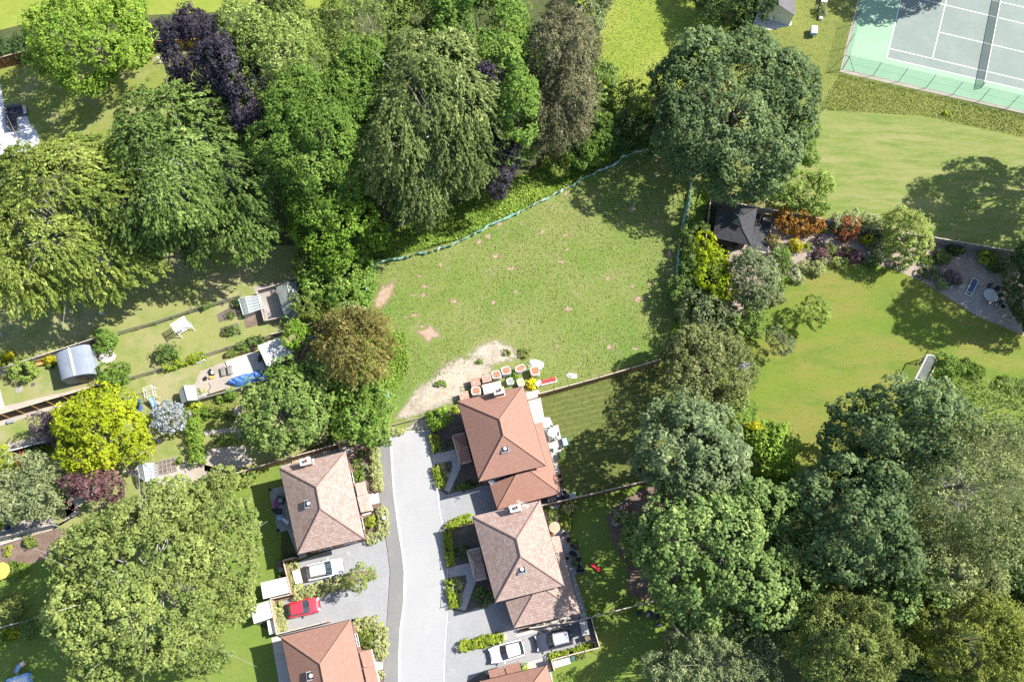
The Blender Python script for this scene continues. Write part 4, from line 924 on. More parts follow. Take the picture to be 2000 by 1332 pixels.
TR('ash_tree', 'pale green tree below the twiggy one', 'tree', 1835, 1105, 92, 76, 10, 6, 'airy', 'lf_greyg2', 22, 0.34, bark='bark_pale', twigs=1, dens=1.25)
TR('sycamore_tree', 'blue-green tree between the pale tree and the olive pine', 'tree', 1765, 1160, 66, 62, 8, 5, 'rosette', 'lf_plane', 14, 0.38)
TR('pine_tree', 'olive pine at the bottom edge, left of the brighter pine', 'tree', 1640, 1255, 108, 88, 10, 6.5, 'pine', 'lf_olive', 28, 0.30)
TR('pine_tree', 'brighter olive pine at the bottom right', 'tree', 1884, 1252, 100, 92, 10, 6.5, 'pine', 'lf_olive2', 28, 0.30)
TR('pine_tree', 'grey-green pine at the bottom edge beside the shaded grass', 'tree', 1398, 1300, 130, 92, 6.5, 5, 'pine', 'lf_greyg', 30, 0.30, bark='bark_pale', twigs=1)
TR('oak_tree', 'dark tree at the right edge under the twiggy ash', 'tree', 1985, 1110, 56, 80, 7, 5, 'broad', 'lf_dark', 14, 0.38)
TR('oak_tree', 'dark tree in the bottom right corner', 'tree', 2012, 1285, 50, 80, 6, 5, 'broad', 'lf_dark', 12, 0.38)
TR('oak_tree', 'dark low tree between the two bottom pines', 'tree', 1760, 1290, 56, 70, 4.5, 4, 'broad', 'lf_dark', 12, 0.38)
# south-west
TR('oak_tree', 'enormous sage green tree at the bottom left', 'tree', 292, 1135, 202, 186, 10.5, 8, 'broad', 'lf_sage', 52, 0.24, bark='bark_pale', twigs=1, scale=0.72)
TR('apple_tree', 'dark grey-green round tree at the left edge above the white edged beds', 'tree', 58, 958, 66, 60, 4.2, 3, 'fine', 'lf_greyg', 16, 0.36)
TR('plum_tree', 'purple-red tree between the golden tree and the enormous sage tree', 'tree', 178, 938, 46, 36, 4, 2.4, 'fine', 'lf_maroon', 12, 0.4)
TR('golden_tree', 'brilliant golden-lime round tree among the western gardens', 'tree', 200, 840, 78, 74, 5, 4.2, 'broad', 'lf_lime', 24, 0.32, scale=0.8)
TR('plum_tree', 'small dark purple tree at the left side of the golden-lime one', 'tree', 108, 836, 26, 28, 3.5, 2.2, 'fine', 'lf_purple2', 8, 0.42)
TR('pear_tree', 'silvery white leaved tree beside the small grey shed', 'tree', 330, 816, 25, 27, 3.0, 1.8, 'fine', 'lf_silver', 10, 0.4, scale=0.8)
TR('cherry_tree', 'green fruit tree on the dry lawn, shade on its left', 'tree', 554, 808, 76, 62, 5, 3.4, 'broad', 'lf_cherry', 20, 0.33, scale=0.85)
TR('hazel_tree', 'green thicket tree left of the road end', 'tree', 706, 800, 52, 58, 4, 3, 'broad', 'lf_fresh', 14, 0.4)
TR('hazel_tree', 'green thicket tree between the fruit tree and the golden-brown one', 'tree', 620, 752, 48, 40, 3.6, 2.8, 'broad', 'lf_mid', 12, 0.4)
TR('hazel_tree', 'small green tree by the pale flat roofed shed', 'tree', 572, 735, 36, 26, 3, 2.0, 'broad', 'lf_fresh', 8, 0.42, scale=0.8)
TR('tamarisk_tree', 'golden-brown round tree at the western edge of the meadow', 'tree', 690, 676, 74, 72, 6, 4.4, 'conifer', 'lf_gold', 18, 0.36)
TR('blackthorn_tree', 'shrubby tree with white blossom above the golden-brown one', 'tree', 688, 628, 40, 26, 3.6, 2, 'bush', 'lf_white', 8, 0.42)
TR('plum_tree', 'small round dark leaved tree over the corner of the pale flat roof', 'tree', 578, 658, 25, 24, 3.4, 1.7, 'broad', 'lf_maple2', 8, 0.42, scale=0.75)
TR('willow_tree', 'yellow-green small tree right of the grey-green shed', 'tree', 606, 606, 34, 26, 2.6, 1.8, 'bush', 'lf_ygreen', 8, 0.42)
TR('hazel_tree', 'fresh green tree beside the shed, above the yellow-green one', 'tree', 632, 522, 46, 38, 2.2, 1.8, 'broad', 'lf_ygreen', 10, 0.42)
TR('birch_tree', 'airy young birch in the planting between the two left drives', 'tree', 700, 1126, 28, 23, 3.6, 1.6, 'bush', 'lf_sage', 9, 0.42, scale=0.8, dens=0.55, tr=0.045)
TR('bay_tree', 'small feathery tree at the fence corner above the bright back lawn', 'tree', 428, 945, 28, 36, 3, 2, 'fine', 'lf_sage', 8, 0.42, scale=0.8)
# ------------------------------------------------------------------ houses
def ang(a, b): return math.atan2(b[1] - a[1], b[0] - a[0])
def add3(p, z): return (p[0], p[1], z)
def inset(P, d):
    """move the sides of a convex ccw polygon inwards by d"""
    n = len(P); out = []
    for i in range(n):
        p0, p1, p2 = Vector(P[i - 1]), Vector(P[i]), Vector(P[(i + 1) % n])
        a = (p1 - p0).normalized(); b = (p2 - p1).normalized()
        na = Vector((-a.y, a.x)); nb = Vector((-b.y, b.x))
        k = d / max(0.2, (1 + na.dot(nb)))
        out.append(tuple(p1 + (na + nb) * k))
    return out
def plane_uv(quad):
    """u along the first edge, v up the slope, in metres"""
    o = Vector(quad[0]); e = (Vector(quad[1]) - o).normalized()
    n = e.cross(Vector(quad[-1]) - o).normalized(); f = n.cross(e)
    return [((Vector(p) - o).dot(e), (Vector(p) - o).dot(f)) for p in quad]
def roof_faces(mb, faces, th=0.06):
    for f in faces: mb.slab(f, th, 0, plane_uv(f))
def ridge_tubes(mb, segs, r=0.085):
    for a, b in segs: mb.tube(add3(a[:2], a[2] + 0.02), add3(b[:2], b[2] + 0.02), r, r, 6)
def window(parent, a, b, t, z, w, h, out, frame='white_paint'):
    """a window on the wall a->b at fraction t; a, b run counter-clockwise so the outside is to the right"""
    d = Vector((b[0] - a[0], b[1] - a[1])); L = d.length; d.normalize(); n = Vector((d.y, -d.x))
    c = Vector(a) + d * (L * t) + n * out
    th = math.atan2(d.y, d.x)
    mb = MB()
    mb.obox(c.x, c.y, z, w, 0.06, 0.07, th); mb.obox(c.x, c.y, z + h - 0.07, w, 0.06, 0.07, th)
    for s in (-1, 0, 1):
        q = c + d * (s * (w / 2 - 0.035)); mb.obox(q.x, q.y, z + 0.07, 0.07, 0.06, h - 0.14, th)
    f = mb.build('window', frame, parent)
    g = MB().obox(c.x - n.x * 0.02, c.y - n.y * 0.02, z + 0.07, w - 0.07, 0.02, h - 0.14, th)
    o = MB.build(g, 'pane', 'glass_dark', f)
    return f
def chimney(parent, px, py, z0, z1, L, W, a, mats):
    X, Y = G(px, py, z1)
    s = MB().obox(X, Y, z0, L, W, z1 - 0.12 - z0, a).build('chimney', 'brick', parent)
    MB().obox(X, Y, z1 - 0.12, L + 0.12, W + 0.12, 0.12, a).build('chimney_cap', 'lead', s)
    MB().lathe(X + 0.12 * math.cos(a), Y + 0.12 * math.sin(a), [(0.15, z1), (0.13, z1 + 0.32), (0.16, z1 + 0.34), (0.16, z1 + 0.40), (0.10, z1 + 0.40), (0.10, z1 + 0.1)], 12, cap_top=True).build('chimney_pot', 'terracotta', s)
    b = MB()   # lead apron round the foot
    b.obox(X, Y, z1 - 1.32, L + 0.24, W + 0.24, 0.09, a)
    b.build('flashing', 'lead', s)
def roof_z(E, r1, r2, X, Y):
    NW, NE, SE, SW = E; zs = []
    for a, b, r in ((SW, SE, r2), (SE, NE, r1), (NE, NW, r1), (NW, SW, r2)):
        d = Vector((b[0] - a[0], b[1] - a[1])).normalized(); n = Vector((-d.y, d.x))
        f = lambda q: (Vector((q[0] - a[0], q[1] - a[1]))).dot(n)
        zs.append(EZ + (RZ - EZ) * f((X, Y)) / f(r))
    return min(zs)
def suntube(parent, px, py, E, r1, r2, a):
    z = 6.6
    for _ in range(6): X, Y = G(px, py, z); z = roof_z(E, r1, r2, X, Y) + 0.1
    o = MB().obox(X, Y, z - 0.22, 0.66, 0.66, 0.26, a).build('light_tube', 'gutter_dark', parent)
    MB().lathe(X, Y, [(0.2, z + 0.04), (0.19, z + 0.10), (0.13, z + 0.15), (0.05, z + 0.165)], 14).build('dome', 'white_plastic', o, smooth=True)
    MB().obox(X, Y, z - 0.24, 0.86, 0.86, 0.2, a).build('flashing', 'frame_grey', o)
EZ, RZ = 5.0, 7.6
def house(label, eave_px, ridge_px, tile, ridge, chim=None, tube=None):
    """eave_px: NW, NE, SE, SW corners of the main roof as seen; ridge_px: its two ends"""
    NW, NE, SE, SW = [G(a, b, EZ) for a, b in eave_px]
    r1, r2 = [G(a, b, RZ) for a, b in ridge_px]
    c = ((NW[0] + SE[0]) / 2, (NW[1] + SE[1]) / 2)
    root = thing('house', label, 'house', (c[0], c[1], 0))
    e = lambda p: add3(p, EZ); r = lambda p: add3(p, RZ)
    mb = MB()
    roof_faces(mb, [[e(SW), e(SE), r(r2)], [e(SE), e(NE), r(r1), r(r2)], [e(NE), e(NW), r(r1)], [e(NW), e(SW), r(r2), r(r1)]])
    ro = mb.build('roof', tile, root)
    mb = MB(); ridge_tubes(mb, [(e(SW), r(r2)), (e(SE), r(r2)), (e(NE), r(r1)), (e(NW), r(r1)), (r(r1), r(r2))]); mb.build('ridge_tiles', ridge, ro)
    wall = inset([SW, SE, NE, NW], 0.42)
    w = MB().prism(wall, 0.0, EZ - 0.02); w.build('wall', 'brick', root)
    g = MB()
    q = [SW, SE, NE, NW]
    for i in range(4): g.tube(add3(q[i], EZ - 0.09), add3(q[(i + 1) % 4], EZ - 0.09), 0.055, n=6)
    g.build('gutter', 'gutter_dark', root)
    s = MB(); s.prism(inset([SW, SE, NE, NW], 0.06), EZ - 0.16, EZ - 0.10); s.build('soffit', 'white_paint', root)
    for i, ts in ((0, (0.28, 0.72)), (1, (0.2, 0.5, 0.8)), (2, (0.75,)), (3, (0.2, 0.5, 0.8))):
        for t in ts:
            window(root, wall[i], wall[(i + 1) % 4], t, 3.1, 1.1, 1.15, 0.03)
            window(root, wall[i], wall[(i + 1) % 4], t, 0.9, 1.3, 1.25, 0.03)
    a = ang(SW, SE)
    if chim: chimney(root, chim[0], chim[1], 0, 6.75, 1.05, 0.62, a, None)
    if tube: suntube(root, tube[0], tube[1], (NW, NE, SE, SW), r1, r2, a)
    return root, (NW, NE, SE, SW), wall, a
def lean_roof(root, name, faces_px, tile, ridge=None, ridges=(), th=0.06, trim=True):
    """single-storey roof: each face a list of (px, py, z)"""
    mb = MB(); P = [[GZ(*p) for p in f] for f in faces_px]
    for f in P:
        if Vector((0, 0, 1)).dot((Vector(f[1]) - Vector(f[0])).cross(Vector(f[2]) - Vector(f[1]))) < 0: f.reverse()
    # first edge should be the lowest one so the courses run level
    for f in P:
        k = min(range(len(f)), key=lambda i: f[i][2] + f[(i + 1) % len(f)][2]); f[:] = f[k:] + f[:k]
    roof_faces(mb, P, th)
    o = mb.build(name, tile, root)
    if ridges:
        mb = MB(); ridge_tubes(mb, [(GZ(*a), GZ(*b)) for a, b in ridges], 0.07); mb.build('ridge_tiles', ridge, o)
    return o
def rooflight(root, px4, z):
    P = [GZ(px4[i][0], px4[i][1], z[i]) for i in range(4)]
    mb = MB(); mb.slab([(p[0], p[1], p[2] + 0.07) for p in P], 0.14); f = mb.build('rooflight', 'frame_grey', root)
    A, B, C, D = [Vector(p) for p in P]
    for k in range(3):
        t0, t1 = 0.04 + k * 0.325, 0.04 + k * 0.325 + 0.26
        q = [A.lerp(D, t0).lerp(B.lerp(C, t0), 0.18), A.lerp(D, t0).lerp(B.lerp(C, t0), 0.82), A.lerp(D, t1).lerp(B.lerp(C, t1), 0.82), A.lerp(D, t1).lerp(B.lerp(C, t1), 0.18)]
        g = MB(); g.slab([(p.x, p.y, p.z + 0.085) for p in q], 0.03); g.build('pane', 'glass_sky', f)

# --- H1, left, brown tiles
h1, E1, W1, A1 = house('house with mottled brown-pink hipped roof left of the road', [(546, 913), (675, 881), (712, 1051.5), (582, 1082)], [(618, 951), (625.7, 993)], 'tile_brown', 'ridge_brown', (596, 901), (602.3, 983, 6.75))
lean_roof(h1, 'porch_roof', [[(693, 944, 2.95), (713, 939.5, 2.35), (718, 964.5, 2.35), (698, 968.5, 2.95)]], 'tile_brown')
lean_roof(h1, 'porch_roof', [[(697, 969.5, 2.85), (719, 964.5, 2.25), (727.5, 996, 2.25), (705, 1000.5, 2.85)]], 'tile_brown')
P = poly([(694, 948), (711, 943), (724, 996), (705, 1000)], 2.2)
MB().prism(inset(P if _ccw(P) else P[::-1], 0.18), 0, 2.15).build('porch', 'brick', h1)
MB().bar(G(710, 940, 2.2), G(728, 997, 2.2), 0.09, 2.12, 2.24).build('gutter', 'white_paint', h1)
# --- H2, right, terracotta
h2, E2, W2, A2 = house('house with terracotta roof and long rear lean-to at the meadow edge, right of the road', [(894, 783.6), (1021.6, 754.4), (1066.4, 908.4), (936, 940.4)], [(976, 818.5), (983.6, 849.6)], 'tile_red', 'ridge_red', (974.5, 763), (986, 876, 6.7))
def rear_wing(h, dx, dy, tile, ridge, hip_dx=0):
    p = lambda a, b, z: (a + dx, b + dy, z)
    lean_roof(h, 'wing_roof', [[p(956.4, 946, 2.6), p(971.6, 995, 2.6), p(1008, 927, 4.1)],
                               [p(971.6, 995, 2.6), p(1096, 963, 2.6), p(1036, 919, 4.1), p(1008, 927, 4.1)],
                               [p(1096, 963, 2.6), p(1058, 825, 2.6), p(1044, 826, 3.35), p(1052, 900, 3.35), p(1036, 919, 4.1)][:0] or [p(1096, 963, 2.6), p(1073, 880, 2.6), p(1058, 882, 3.4), p(1036, 919, 4.1)]], tile, ridge,
              [(p(971.6, 995, 2.6), p(1008, 927, 4.1)), (p(1096, 963, 2.6), p(1036, 919, 4.1))])
    lean_roof(h, 'lean_to_roof', [[p(1073, 880, 2.6), p(1058, 825, 2.6), p(1042.5, 827, 3.4), p(1058, 882, 3.4)]], tile)
    P = poly([(956.4 + dx, 946 + dy), (971.6 + dx, 995 + dy), (1096 + dx, 963 + dy), (1058 + dx, 825 + dy), (1042 + dx, 827 + dy), (1062 + dx, 905 + dy)], 2.6)
    P = P if _ccw(P) else P[::-1]
    # stepped walls under the two roofs
    a = poly([(960 + dx, 948 + dy), (974 + dx, 990 + dy), (1091 + dx, 960 + dy), (1072 + dx, 900 + dy), (1050 + dx, 905 + dy)], 2.6)
    MB().prism(a, 0, 2.52).build('wall', 'brick', h)
    b = poly([(1046 + dx, 829 + dy), (1056 + dx, 828 + dy), (1071 + dx, 882 + dy), (1062 + dx, 884 + dy)], 2.6)
    MB().prism(b, 0, 2.50).build('wall', 'brick', h)
    g = MB(); q = [GZ(x + dx, y + dy, 2.55) for x, y in ((956.4, 946), (971.6, 995), (1096, 963), (1058, 825))]
    for i in range(3): g.tube(q[i], q[i + 1], 0.05, n=6)
    g.build('gutter', 'gutter_dark', h)
    rooflight(h, [p(1053.5, 855, 0)[:2], p(1060.5, 854, 0)[:2], p(1067, 882.5, 0)[:2], p(1060.5, 884, 0)[:2]], [3.02, 2.72, 2.72, 3.02])
rear_wing(h2, 0, 0, 'tile_red', 'ridge_red')
def west_porch(h, q, tile, ridge):
    """q: NW, NE, SE, SW corners and the hip point of the small roof, in pixels"""
    nw, ne, se, sw, hp = q
    m = ((ne[0] + se[0]) / 2, (ne[1] + se[1]) / 2)
    lean_roof(h, 'porch_roof', [[(*nw, 2.5), (*sw, 2.5), (*hp, 3.2)], [(*nw, 2.5), (*hp, 3.2), (m[0], m[1], 3.2), (*ne, 2.5)], [(*hp, 3.2), (*sw, 2.5), (*se, 2.5), (m[0], m[1], 3.2)]], tile, ridge, [((*nw, 2.5), (*hp, 3.2)), ((*sw, 2.5), (*hp, 3.2)), ((*hp, 3.2), (m[0], m[1], 3.2))])
    P = poly([nw, sw, se, ne], 2.45); P = P if _ccw(P) else P[::-1]
    MB().prism(inset(P, 0.22), 0, 2.42).build('porch', 'brick', h)
    g = MB(); k = [GZ(a, b, 2.46) for a, b in (ne, nw, sw, se)]
    for i in range(3): g.tube(k[i], k[i + 1], 0.05, n=6)
    g.build('gutter', 'white_paint', h)
west_porch(h2, [(883, 851), (907, 845), (921, 900), (899, 906), (898.5, 870)], 'tile_red', 'ridge_red')
def dish(h, px, py, z, az):
    X, Y = G(px, py, z)
    mb = MB(); d = Vector((math.cos(az), math.sin(az), 0.45)).normalized()
    a = d.orthogonal().normalized(); b = d.cross(a); c = Vector((X, Y, z))
    ring = []
    for j, (rr, hh) in enumerate(((0.02, 0.0), (0.2, 0.03), (0.36, 0.10))):
        ring.append([tuple(c + d * hh + a * rr * math.cos(t) + b * rr * math.sin(t)) for t in [k * math.pi / 8 for k in range(16)]])
    for j in range(2):
        for k in range(16): mb.face([ring[j][k], ring[j][(k + 1) % 16], ring[j + 1][(k + 1) % 16], ring[j + 1][k]])
    o = mb.build('satellite_dish', 'white_plastic', h, smooth=True)
    m = MB(); m.tube(c + d * 0.03, c + d * 0.55, 0.02, n=5); m.tube(c - d * 0.4, c, 0.025, n=5); m.build('arm', 'grey_plastic', o)
dish(h2, 961, 940, 4.4, R(-100))
def aerial(h, px, py, z, az):
    X, Y = G(px, py, z); c, s = math.cos(az), math.sin(az)
    mb = MB(); mb.tube((X, Y, z - 1.0), (X, Y, z + 0.15), 0.025, n=6); mb.tube((X - c * 0.7, Y - s * 0.7, z), (X + c * 0.7, Y + s * 0.7, z), 0.022, n=5)
    for k in range(9):
        t = -0.65 + k * 0.16; w = 0.16 + 0.02 * k
        mb.tube((X + c * t - s * w, Y + s * t + c * w, z), (X + c * t + s * w, Y + s * t - c * w, z), 0.014, n=4)
    mb.build('television_aerial', 'white_plastic', h)
# --- H3, right, brown tiles
h3, E3, W3, A3 = house('house with mottled brown-pink roof and rear lean-to, middle of the right side of the road', [(923, 1008), (1055, 977), (1102, 1143), (968, 1176)], [(1009, 1052), (1017, 1086)], 'tile_brown', 'ridge_brown', (1006.5, 992), (1019, 1111.5, 6.7))
p = lambda a, b, z: (a, b, z)
lean_roof(h3, 'wing_roof', [[p(987, 1174, 2.6), p(1004, 1226, 2.6), p(1041, 1160, 4.1)], [p(1004, 1226, 2.6), p(1133, 1197, 2.6), p(1068, 1153, 4.1), p(1041, 1160, 4.1)], [p(1133, 1197, 2.6), p(1110, 1113, 2.6), p(1093, 1115, 3.4), p(1068, 1153, 4.1)]], 'tile_brown', 'ridge_brown', [(p(1004, 1226, 2.6), p(1041, 1160, 4.1)), (p(1133, 1197, 2.6), p(1068, 1153, 4.1))])
lean_roof(h3, 'lean_to_roof', [[p(1110, 1113, 2.6), p(1092, 1046, 2.6), p(1075, 1048, 3.4), p(1093, 1115, 3.4)]], 'tile_brown')
MB().prism(poly([(991, 1176), (1007, 1221), (1127, 1194), (1109, 1135), (1080, 1138)], 2.6), 0, 2.52).build('wall', 'brick', h3)
MB().prism(poly([(1079, 1051), (1090, 1049), (1108, 1115), (1097, 1117)], 2.6), 0, 2.50).build('wall', 'brick', h3)
g = MB(); q = [GZ(x, y, 2.55) for x, y in ((987, 1174), (1004, 1226), (1133, 1197), (1092, 1046))]
for i in range(3): g.tube(q[i], q[i + 1], 0.05, n=6)
g.build('gutter', 'gutter_dark', h3)
rooflight(h3, [(1087, 1081.5), (1094.5, 1080), (1102, 1109.5), (1094.5, 1111.5)], [3.02, 2.70, 2.70, 3.02])
west_porch(h3, [(912, 1075), (937, 1069), (951, 1129), (928, 1133.6), (927.5, 1098)], 'tile_brown', 'ridge_brown')
aerial(h3, 1021, 984, 6.6, R(-30))
# --- H4, bottom left, terracotta
h4, E4, W4, A4 = house('house with terracotta roof at the bottom edge, left of the road', [(549, 1243), (685, 1210), (722, 1382), (585, 1413)], [(625.6, 1296), (634, 1338)], 'tile_red', 'ridge_red', None, (607, 1319, 6.75))
lean_roof(h4, 'porch_roof', [[(702, 1273, 2.9), (725, 1267.5, 2.3), (732, 1299, 2.3), (710, 1303, 2.9)]], 'tile_red')
lean_roof(h4, 'porch_roof', [[(709.5, 1304, 2.82), (732.5, 1299, 2.22), (741, 1333, 2.22), (717, 1338, 2.82)]], 'tile_red')
MB().prism(inset(poly([(704, 1275), (717, 1338), (739, 1332), (724, 1270)], 2.2), 0.18), 0, 2.1).build('porch', 'brick', h4)
MB().bar(G(725.5, 1267, 2.2), G(741.5, 1333, 2.2), 0.09, 2.12, 2.24).build('gutter', 'white_paint', h4)
# --- H5, bottom right, terracotta
h5, E5, W5, A5 = house('house with terracotta roof cut off by the bottom edge, right of the road', [(938, 1330), (1068, 1299), (1113, 1453), (984, 1485)], [(1021, 1362), (1030, 1394)], 'tile_red', 'ridge_red')
lean_roof(h5, 'porch_roof', [[(953, 1309, 2.4), (984, 1300.5, 2.4), (990, 1320, 3.0), (959, 1329, 3.0)]], 'tile_red')
lean_roof(h5, 'porch_roof', [[(985, 1299.5, 2.5), (1014, 1292, 2.5), (1019, 1310, 3.1), (991, 1319, 3.1)]], 'tile_red')
MB().prism(inset(poly([(956, 1312), (962, 1330), (1016, 1312), (1012, 1296)], 2.3), 0.15), 0, 2.3).build('porch', 'brick', h5)

# ------------------------------------------------------------------ pavilion and sheds
def quadr(name, label, cat, px4, z): pass
c = G(1435, 442)
pav = thing('pavilion', 'square pavilion with black shingled pyramid roof and small raised top', 'pavilion', (c[0], c[1], 0))
NW, NE, SE, SW = [G(a, b, 2.4) for a, b in ((1401, 407), (1479, 408), (1467, 480), (1392, 464))]
apx = G(1441, 431, 4.0)
mb = MB(); e = lambda q: add3(q, 2.4); ap = add3(apx, 4.0)
roof_faces(mb, [[e(SW), e(SE), ap], [e(SE), e(NE), ap], [e(NE), e(NW), ap], [e(NW), e(SW), ap]])
ro = mb.build('roof', 'slate_black', pav)
mb = MB(); ridge_tubes(mb, [(e(q), ap) for q in (NW, NE, SE, SW)], 0.06); mb.build('hip_capping', 'hip_dark', ro)
wal = inset([SW, SE, NE, NW], 0.55)
MB().prism(wal, 0, 2.35).build('wall', 'wood_dark', pav)
cup = [G(a, b, 4.0) for a, b in ((1429, 436), (1450, 443), (1455, 419), (1431, 414))]
if not _ccw(cup): cup.reverse()
cu = MB().prism(inset(cup, 0.22), 3.2, 4.0).build('cupola', 'wood_dark', pav)
ca = G(1443, 424, 4.85)
mb = MB(); roof_faces(mb, [[add3(cup[i], 4.0), add3(cup[(i + 1) % 4], 4.0), add3(ca, 4.85)] for i in range(4)], 0.04); cr = mb.build('cupola_roof', 'slate_black', cu)
for i in range(4): window(pav, wal[i], wal[(i + 1) % 4], 0.5, 0.9, 2.0, 1.2, 0.03, 'wood_dark')
pd = [G(a, b) for a, b in ((1479, 418), (1506, 438), (1498, 496), (1455, 488), (1467, 474))]
dk = MB().prism(pd, 0, 0.22).build('deck', 'deck_black', pav)
mb = MB()
for a, b in (((1506, 438), (1498, 496)), ((1498, 496), (1453, 488))): mb.bar(G(*a), G(*b), 0.14, 0, 0.27)
mb.build('deck_edge', 'wood_cap', dk)
def gable_shed(name, label, px_left, px_ridge, px_right, z_e, z_r, roof, wall, cat='shed', end=None):
    """roof corner pixels: left eave (far, near), ridge (far, near), right eave (far, near)"""
    lf, ln = [GZ(*p, z_e) for p in px_left]; rf, rn = [GZ(*p, z_r) for p in px_ridge]; gf, gn = [GZ(*p, z_e) for p in px_right]
    P = [lf[:2], ln[:2], gn[:2], gf[:2]]; P = P if _ccw(P) else P[::-1]
    c = (sum(p[0] for p in P) / 4, sum(p[1] for p in P) / 4)
    root = thing(name, label, cat, (c[0], c[1], 0))
    mb = MB(); roof_faces(mb, [[lf, ln, rn, rf], [gn, gf, rf, rn]], 0.05); ro = mb.build('roof', roof, root)
    mb = MB(); ridge_tubes(mb, [(rf, rn)], 0.05); mb.build('ridge_cap', roof, ro)
    w = inset(P, 0.12)
    mb = MB(); mb.prism(w, 0, z_e - 0.04)
    def toward(a, b, d): a = Vector(a); b = Vector(b); return tuple(a + (b - a) * d)
    for L_e, Rg, G_e in ((lf, rf, gf), (ln, rn, gn)):   # the gable triangles
        m = Vector(((lf[0] + ln[0] + gf[0] + gn[0]) / 4, (lf[1] + ln[1] + gf[1] + gn[1]) / 4))
        sh = lambda q, z: (q[0] + (m.x - q[0]) * 0.06, q[1] + (m.y - q[1]) * 0.06, z)
        mb.face([sh(L_e, z_e - 0.05), sh(G_e, z_e - 0.05), sh(Rg, z_r - 0.08)])
    mb.build('wall', wall, root)
    d = Vector(gn[:2]) - Vector(ln[:2]); th = math.atan2(d.y, d.x); mid = (Vector(ln[:2]) + Vector(gn[:2])) / 2
    inw = (Vector(lf[:2]) - Vector(ln[:2])).normalized()
    q = mid + inw * 0.09
    dr = MB().obox(q.x, q.y, 0.05, 0.75, 0.04, min(1.75, z_e - 0.15), th).build('door', wall, root)
    MB().obox(q.x - inw.x * 0.04 + 0.25 * math.cos(th), q.y - inw.y * 0.04 + 0.25 * math.sin(th), 0.9, 0.04, 0.05, 0.14, th).build('handle', 'metal_dark', dr)
    return root
gable_shed('garden_shed', 'grey-green felt roofed shed at the end of the upper western garden', [(539, 561.5), (555.5, 617)], [(559, 551.5), (571, 606.5)], [(578, 550), (590.5, 603.5)], 1.9, 2.5, 'shed_felt_green', 'blue_shed')
gable_shed('garden_shed', 'small grey apex shed beside the silvery tree', [(349, 764), (355, 788)], [(358.5, 752), (366.5, 782.5)], [(381, 752), (386, 781)], 1.5, 2.1, 'shed_grey', 'wood_grey')
gable_shed('summer_house', 'dark slate roofed white summer house at the top edge', [(1490, -35), (1497, 14)], [(1516, -45), (1521, 10)], [(1552, -30), (1553, 31)], 2.2, 3.2, 'shed_dark', 'white_paint', 'summer house')
sheet('patio', [(1480, 20), (1545, 18), (1546, 50), (1500, 60), (1470, 50)], Z(5), 'slabs_white')
def flat_shed(name, label, px4, h, roof, wall, cat='shed', fall=0.12):
    P = [G(a, b, h) for a, b in px4]; P = P if _ccw(P) else P[::-1]
    c = (sum(p[0] for p in P) / 4, sum(p[1] for p in P) / 4)
    root = thing(name, label, cat, (c[0], c[1], 0))
    top = [h, h, h - fall, h - fall]
    MB().prism(P, h - fall - 0.08, top).build('roof', roof, root)
    w = inset(P, 0.10); MB().prism(w, 0, h - fall - 0.083).build('wall', wall, root)
    a, b = Vector(w[0]), Vector(w[1]); th = math.atan2((b - a).y, (b - a).x); n = Vector(((b - a).y, -(b - a).x)).normalized(); q = (a + b) / 2 + n * 0.02
    dr = MB().obox(q.x, q.y, 0.05, min(0.8, (b - a).length * 0.6), 0.04, min(1.7, h - fall - 0.3), th).build('door', wall, root)
    MB().obox(q.x + n.x * 0.04, q.y + n.y * 0.04, 0.5, 0.05, 0.05, 0.14, th).build('handle', 'metal_dark', dr)
    return root
flat_shed('garden_shed', 'shed with large pale flat roof beside the white patio', [(502, 674), (548, 658), (577, 698), (522, 717)], 2.2, 'shed_pale', 'wood_grey')
flat_shed('garden_shed', 'pale grey pent roofed shed by the corner of the bright back lawn', [(508, 1137.5), (557.5, 1126), (565, 1157), (514, 1169.5)], 2.0, 'shed_pale', 'wood_pale')
flat_shed('garden_shed', 'second pale pent roofed shed, half under the enormous sage tree', [(488, 1184), (524, 1172), (531, 1206), (496, 1218)], 2.0, 'shed_pale', 'wood_pale')
flat_shed('storage_box', 'cream lidded garden storage box by the drive fence corner', [(521, 1212), (532, 1209), (538, 1235), (526, 1239)], 1.2, 'white_paint', 'wood_pale', 'storage box', 0.05)
flat_shed('storage_box', 'cream lidded storage box behind the white car on the left drive', [(570, 1115), (584, 1111.5), (590.5, 1137), (577, 1140)], 1.1, 'white_paint', 'wood_pale', 'storage box', 0.05)
flat_shed('garden_shed', 'narrow mottled pale roofed store at the end of the lower right drive', [(1132, 1214), (1146, 1212), (1151.5, 1238.5), (1138, 1241)], 2.0, 'concrete', 'wood_grey')
flat_shed('storage_box', 'small brown lidded box below the narrow store', [(1141, 1243), (1150.5, 1239.5), (1154.5, 1247.5), (1145, 1252.5)], 1.1, 'bark_mulch', 'wood_grey', 'storage box', 0.03)
flat_shed('garden_shed', 'low pale grey roofed store behind the fence below the lower right drive', [(1080, 1291.5), (1112, 1283), (1115, 1295), (1083.5, 1304.5)], 1.7, 'shed_pale', 'wood_pale')
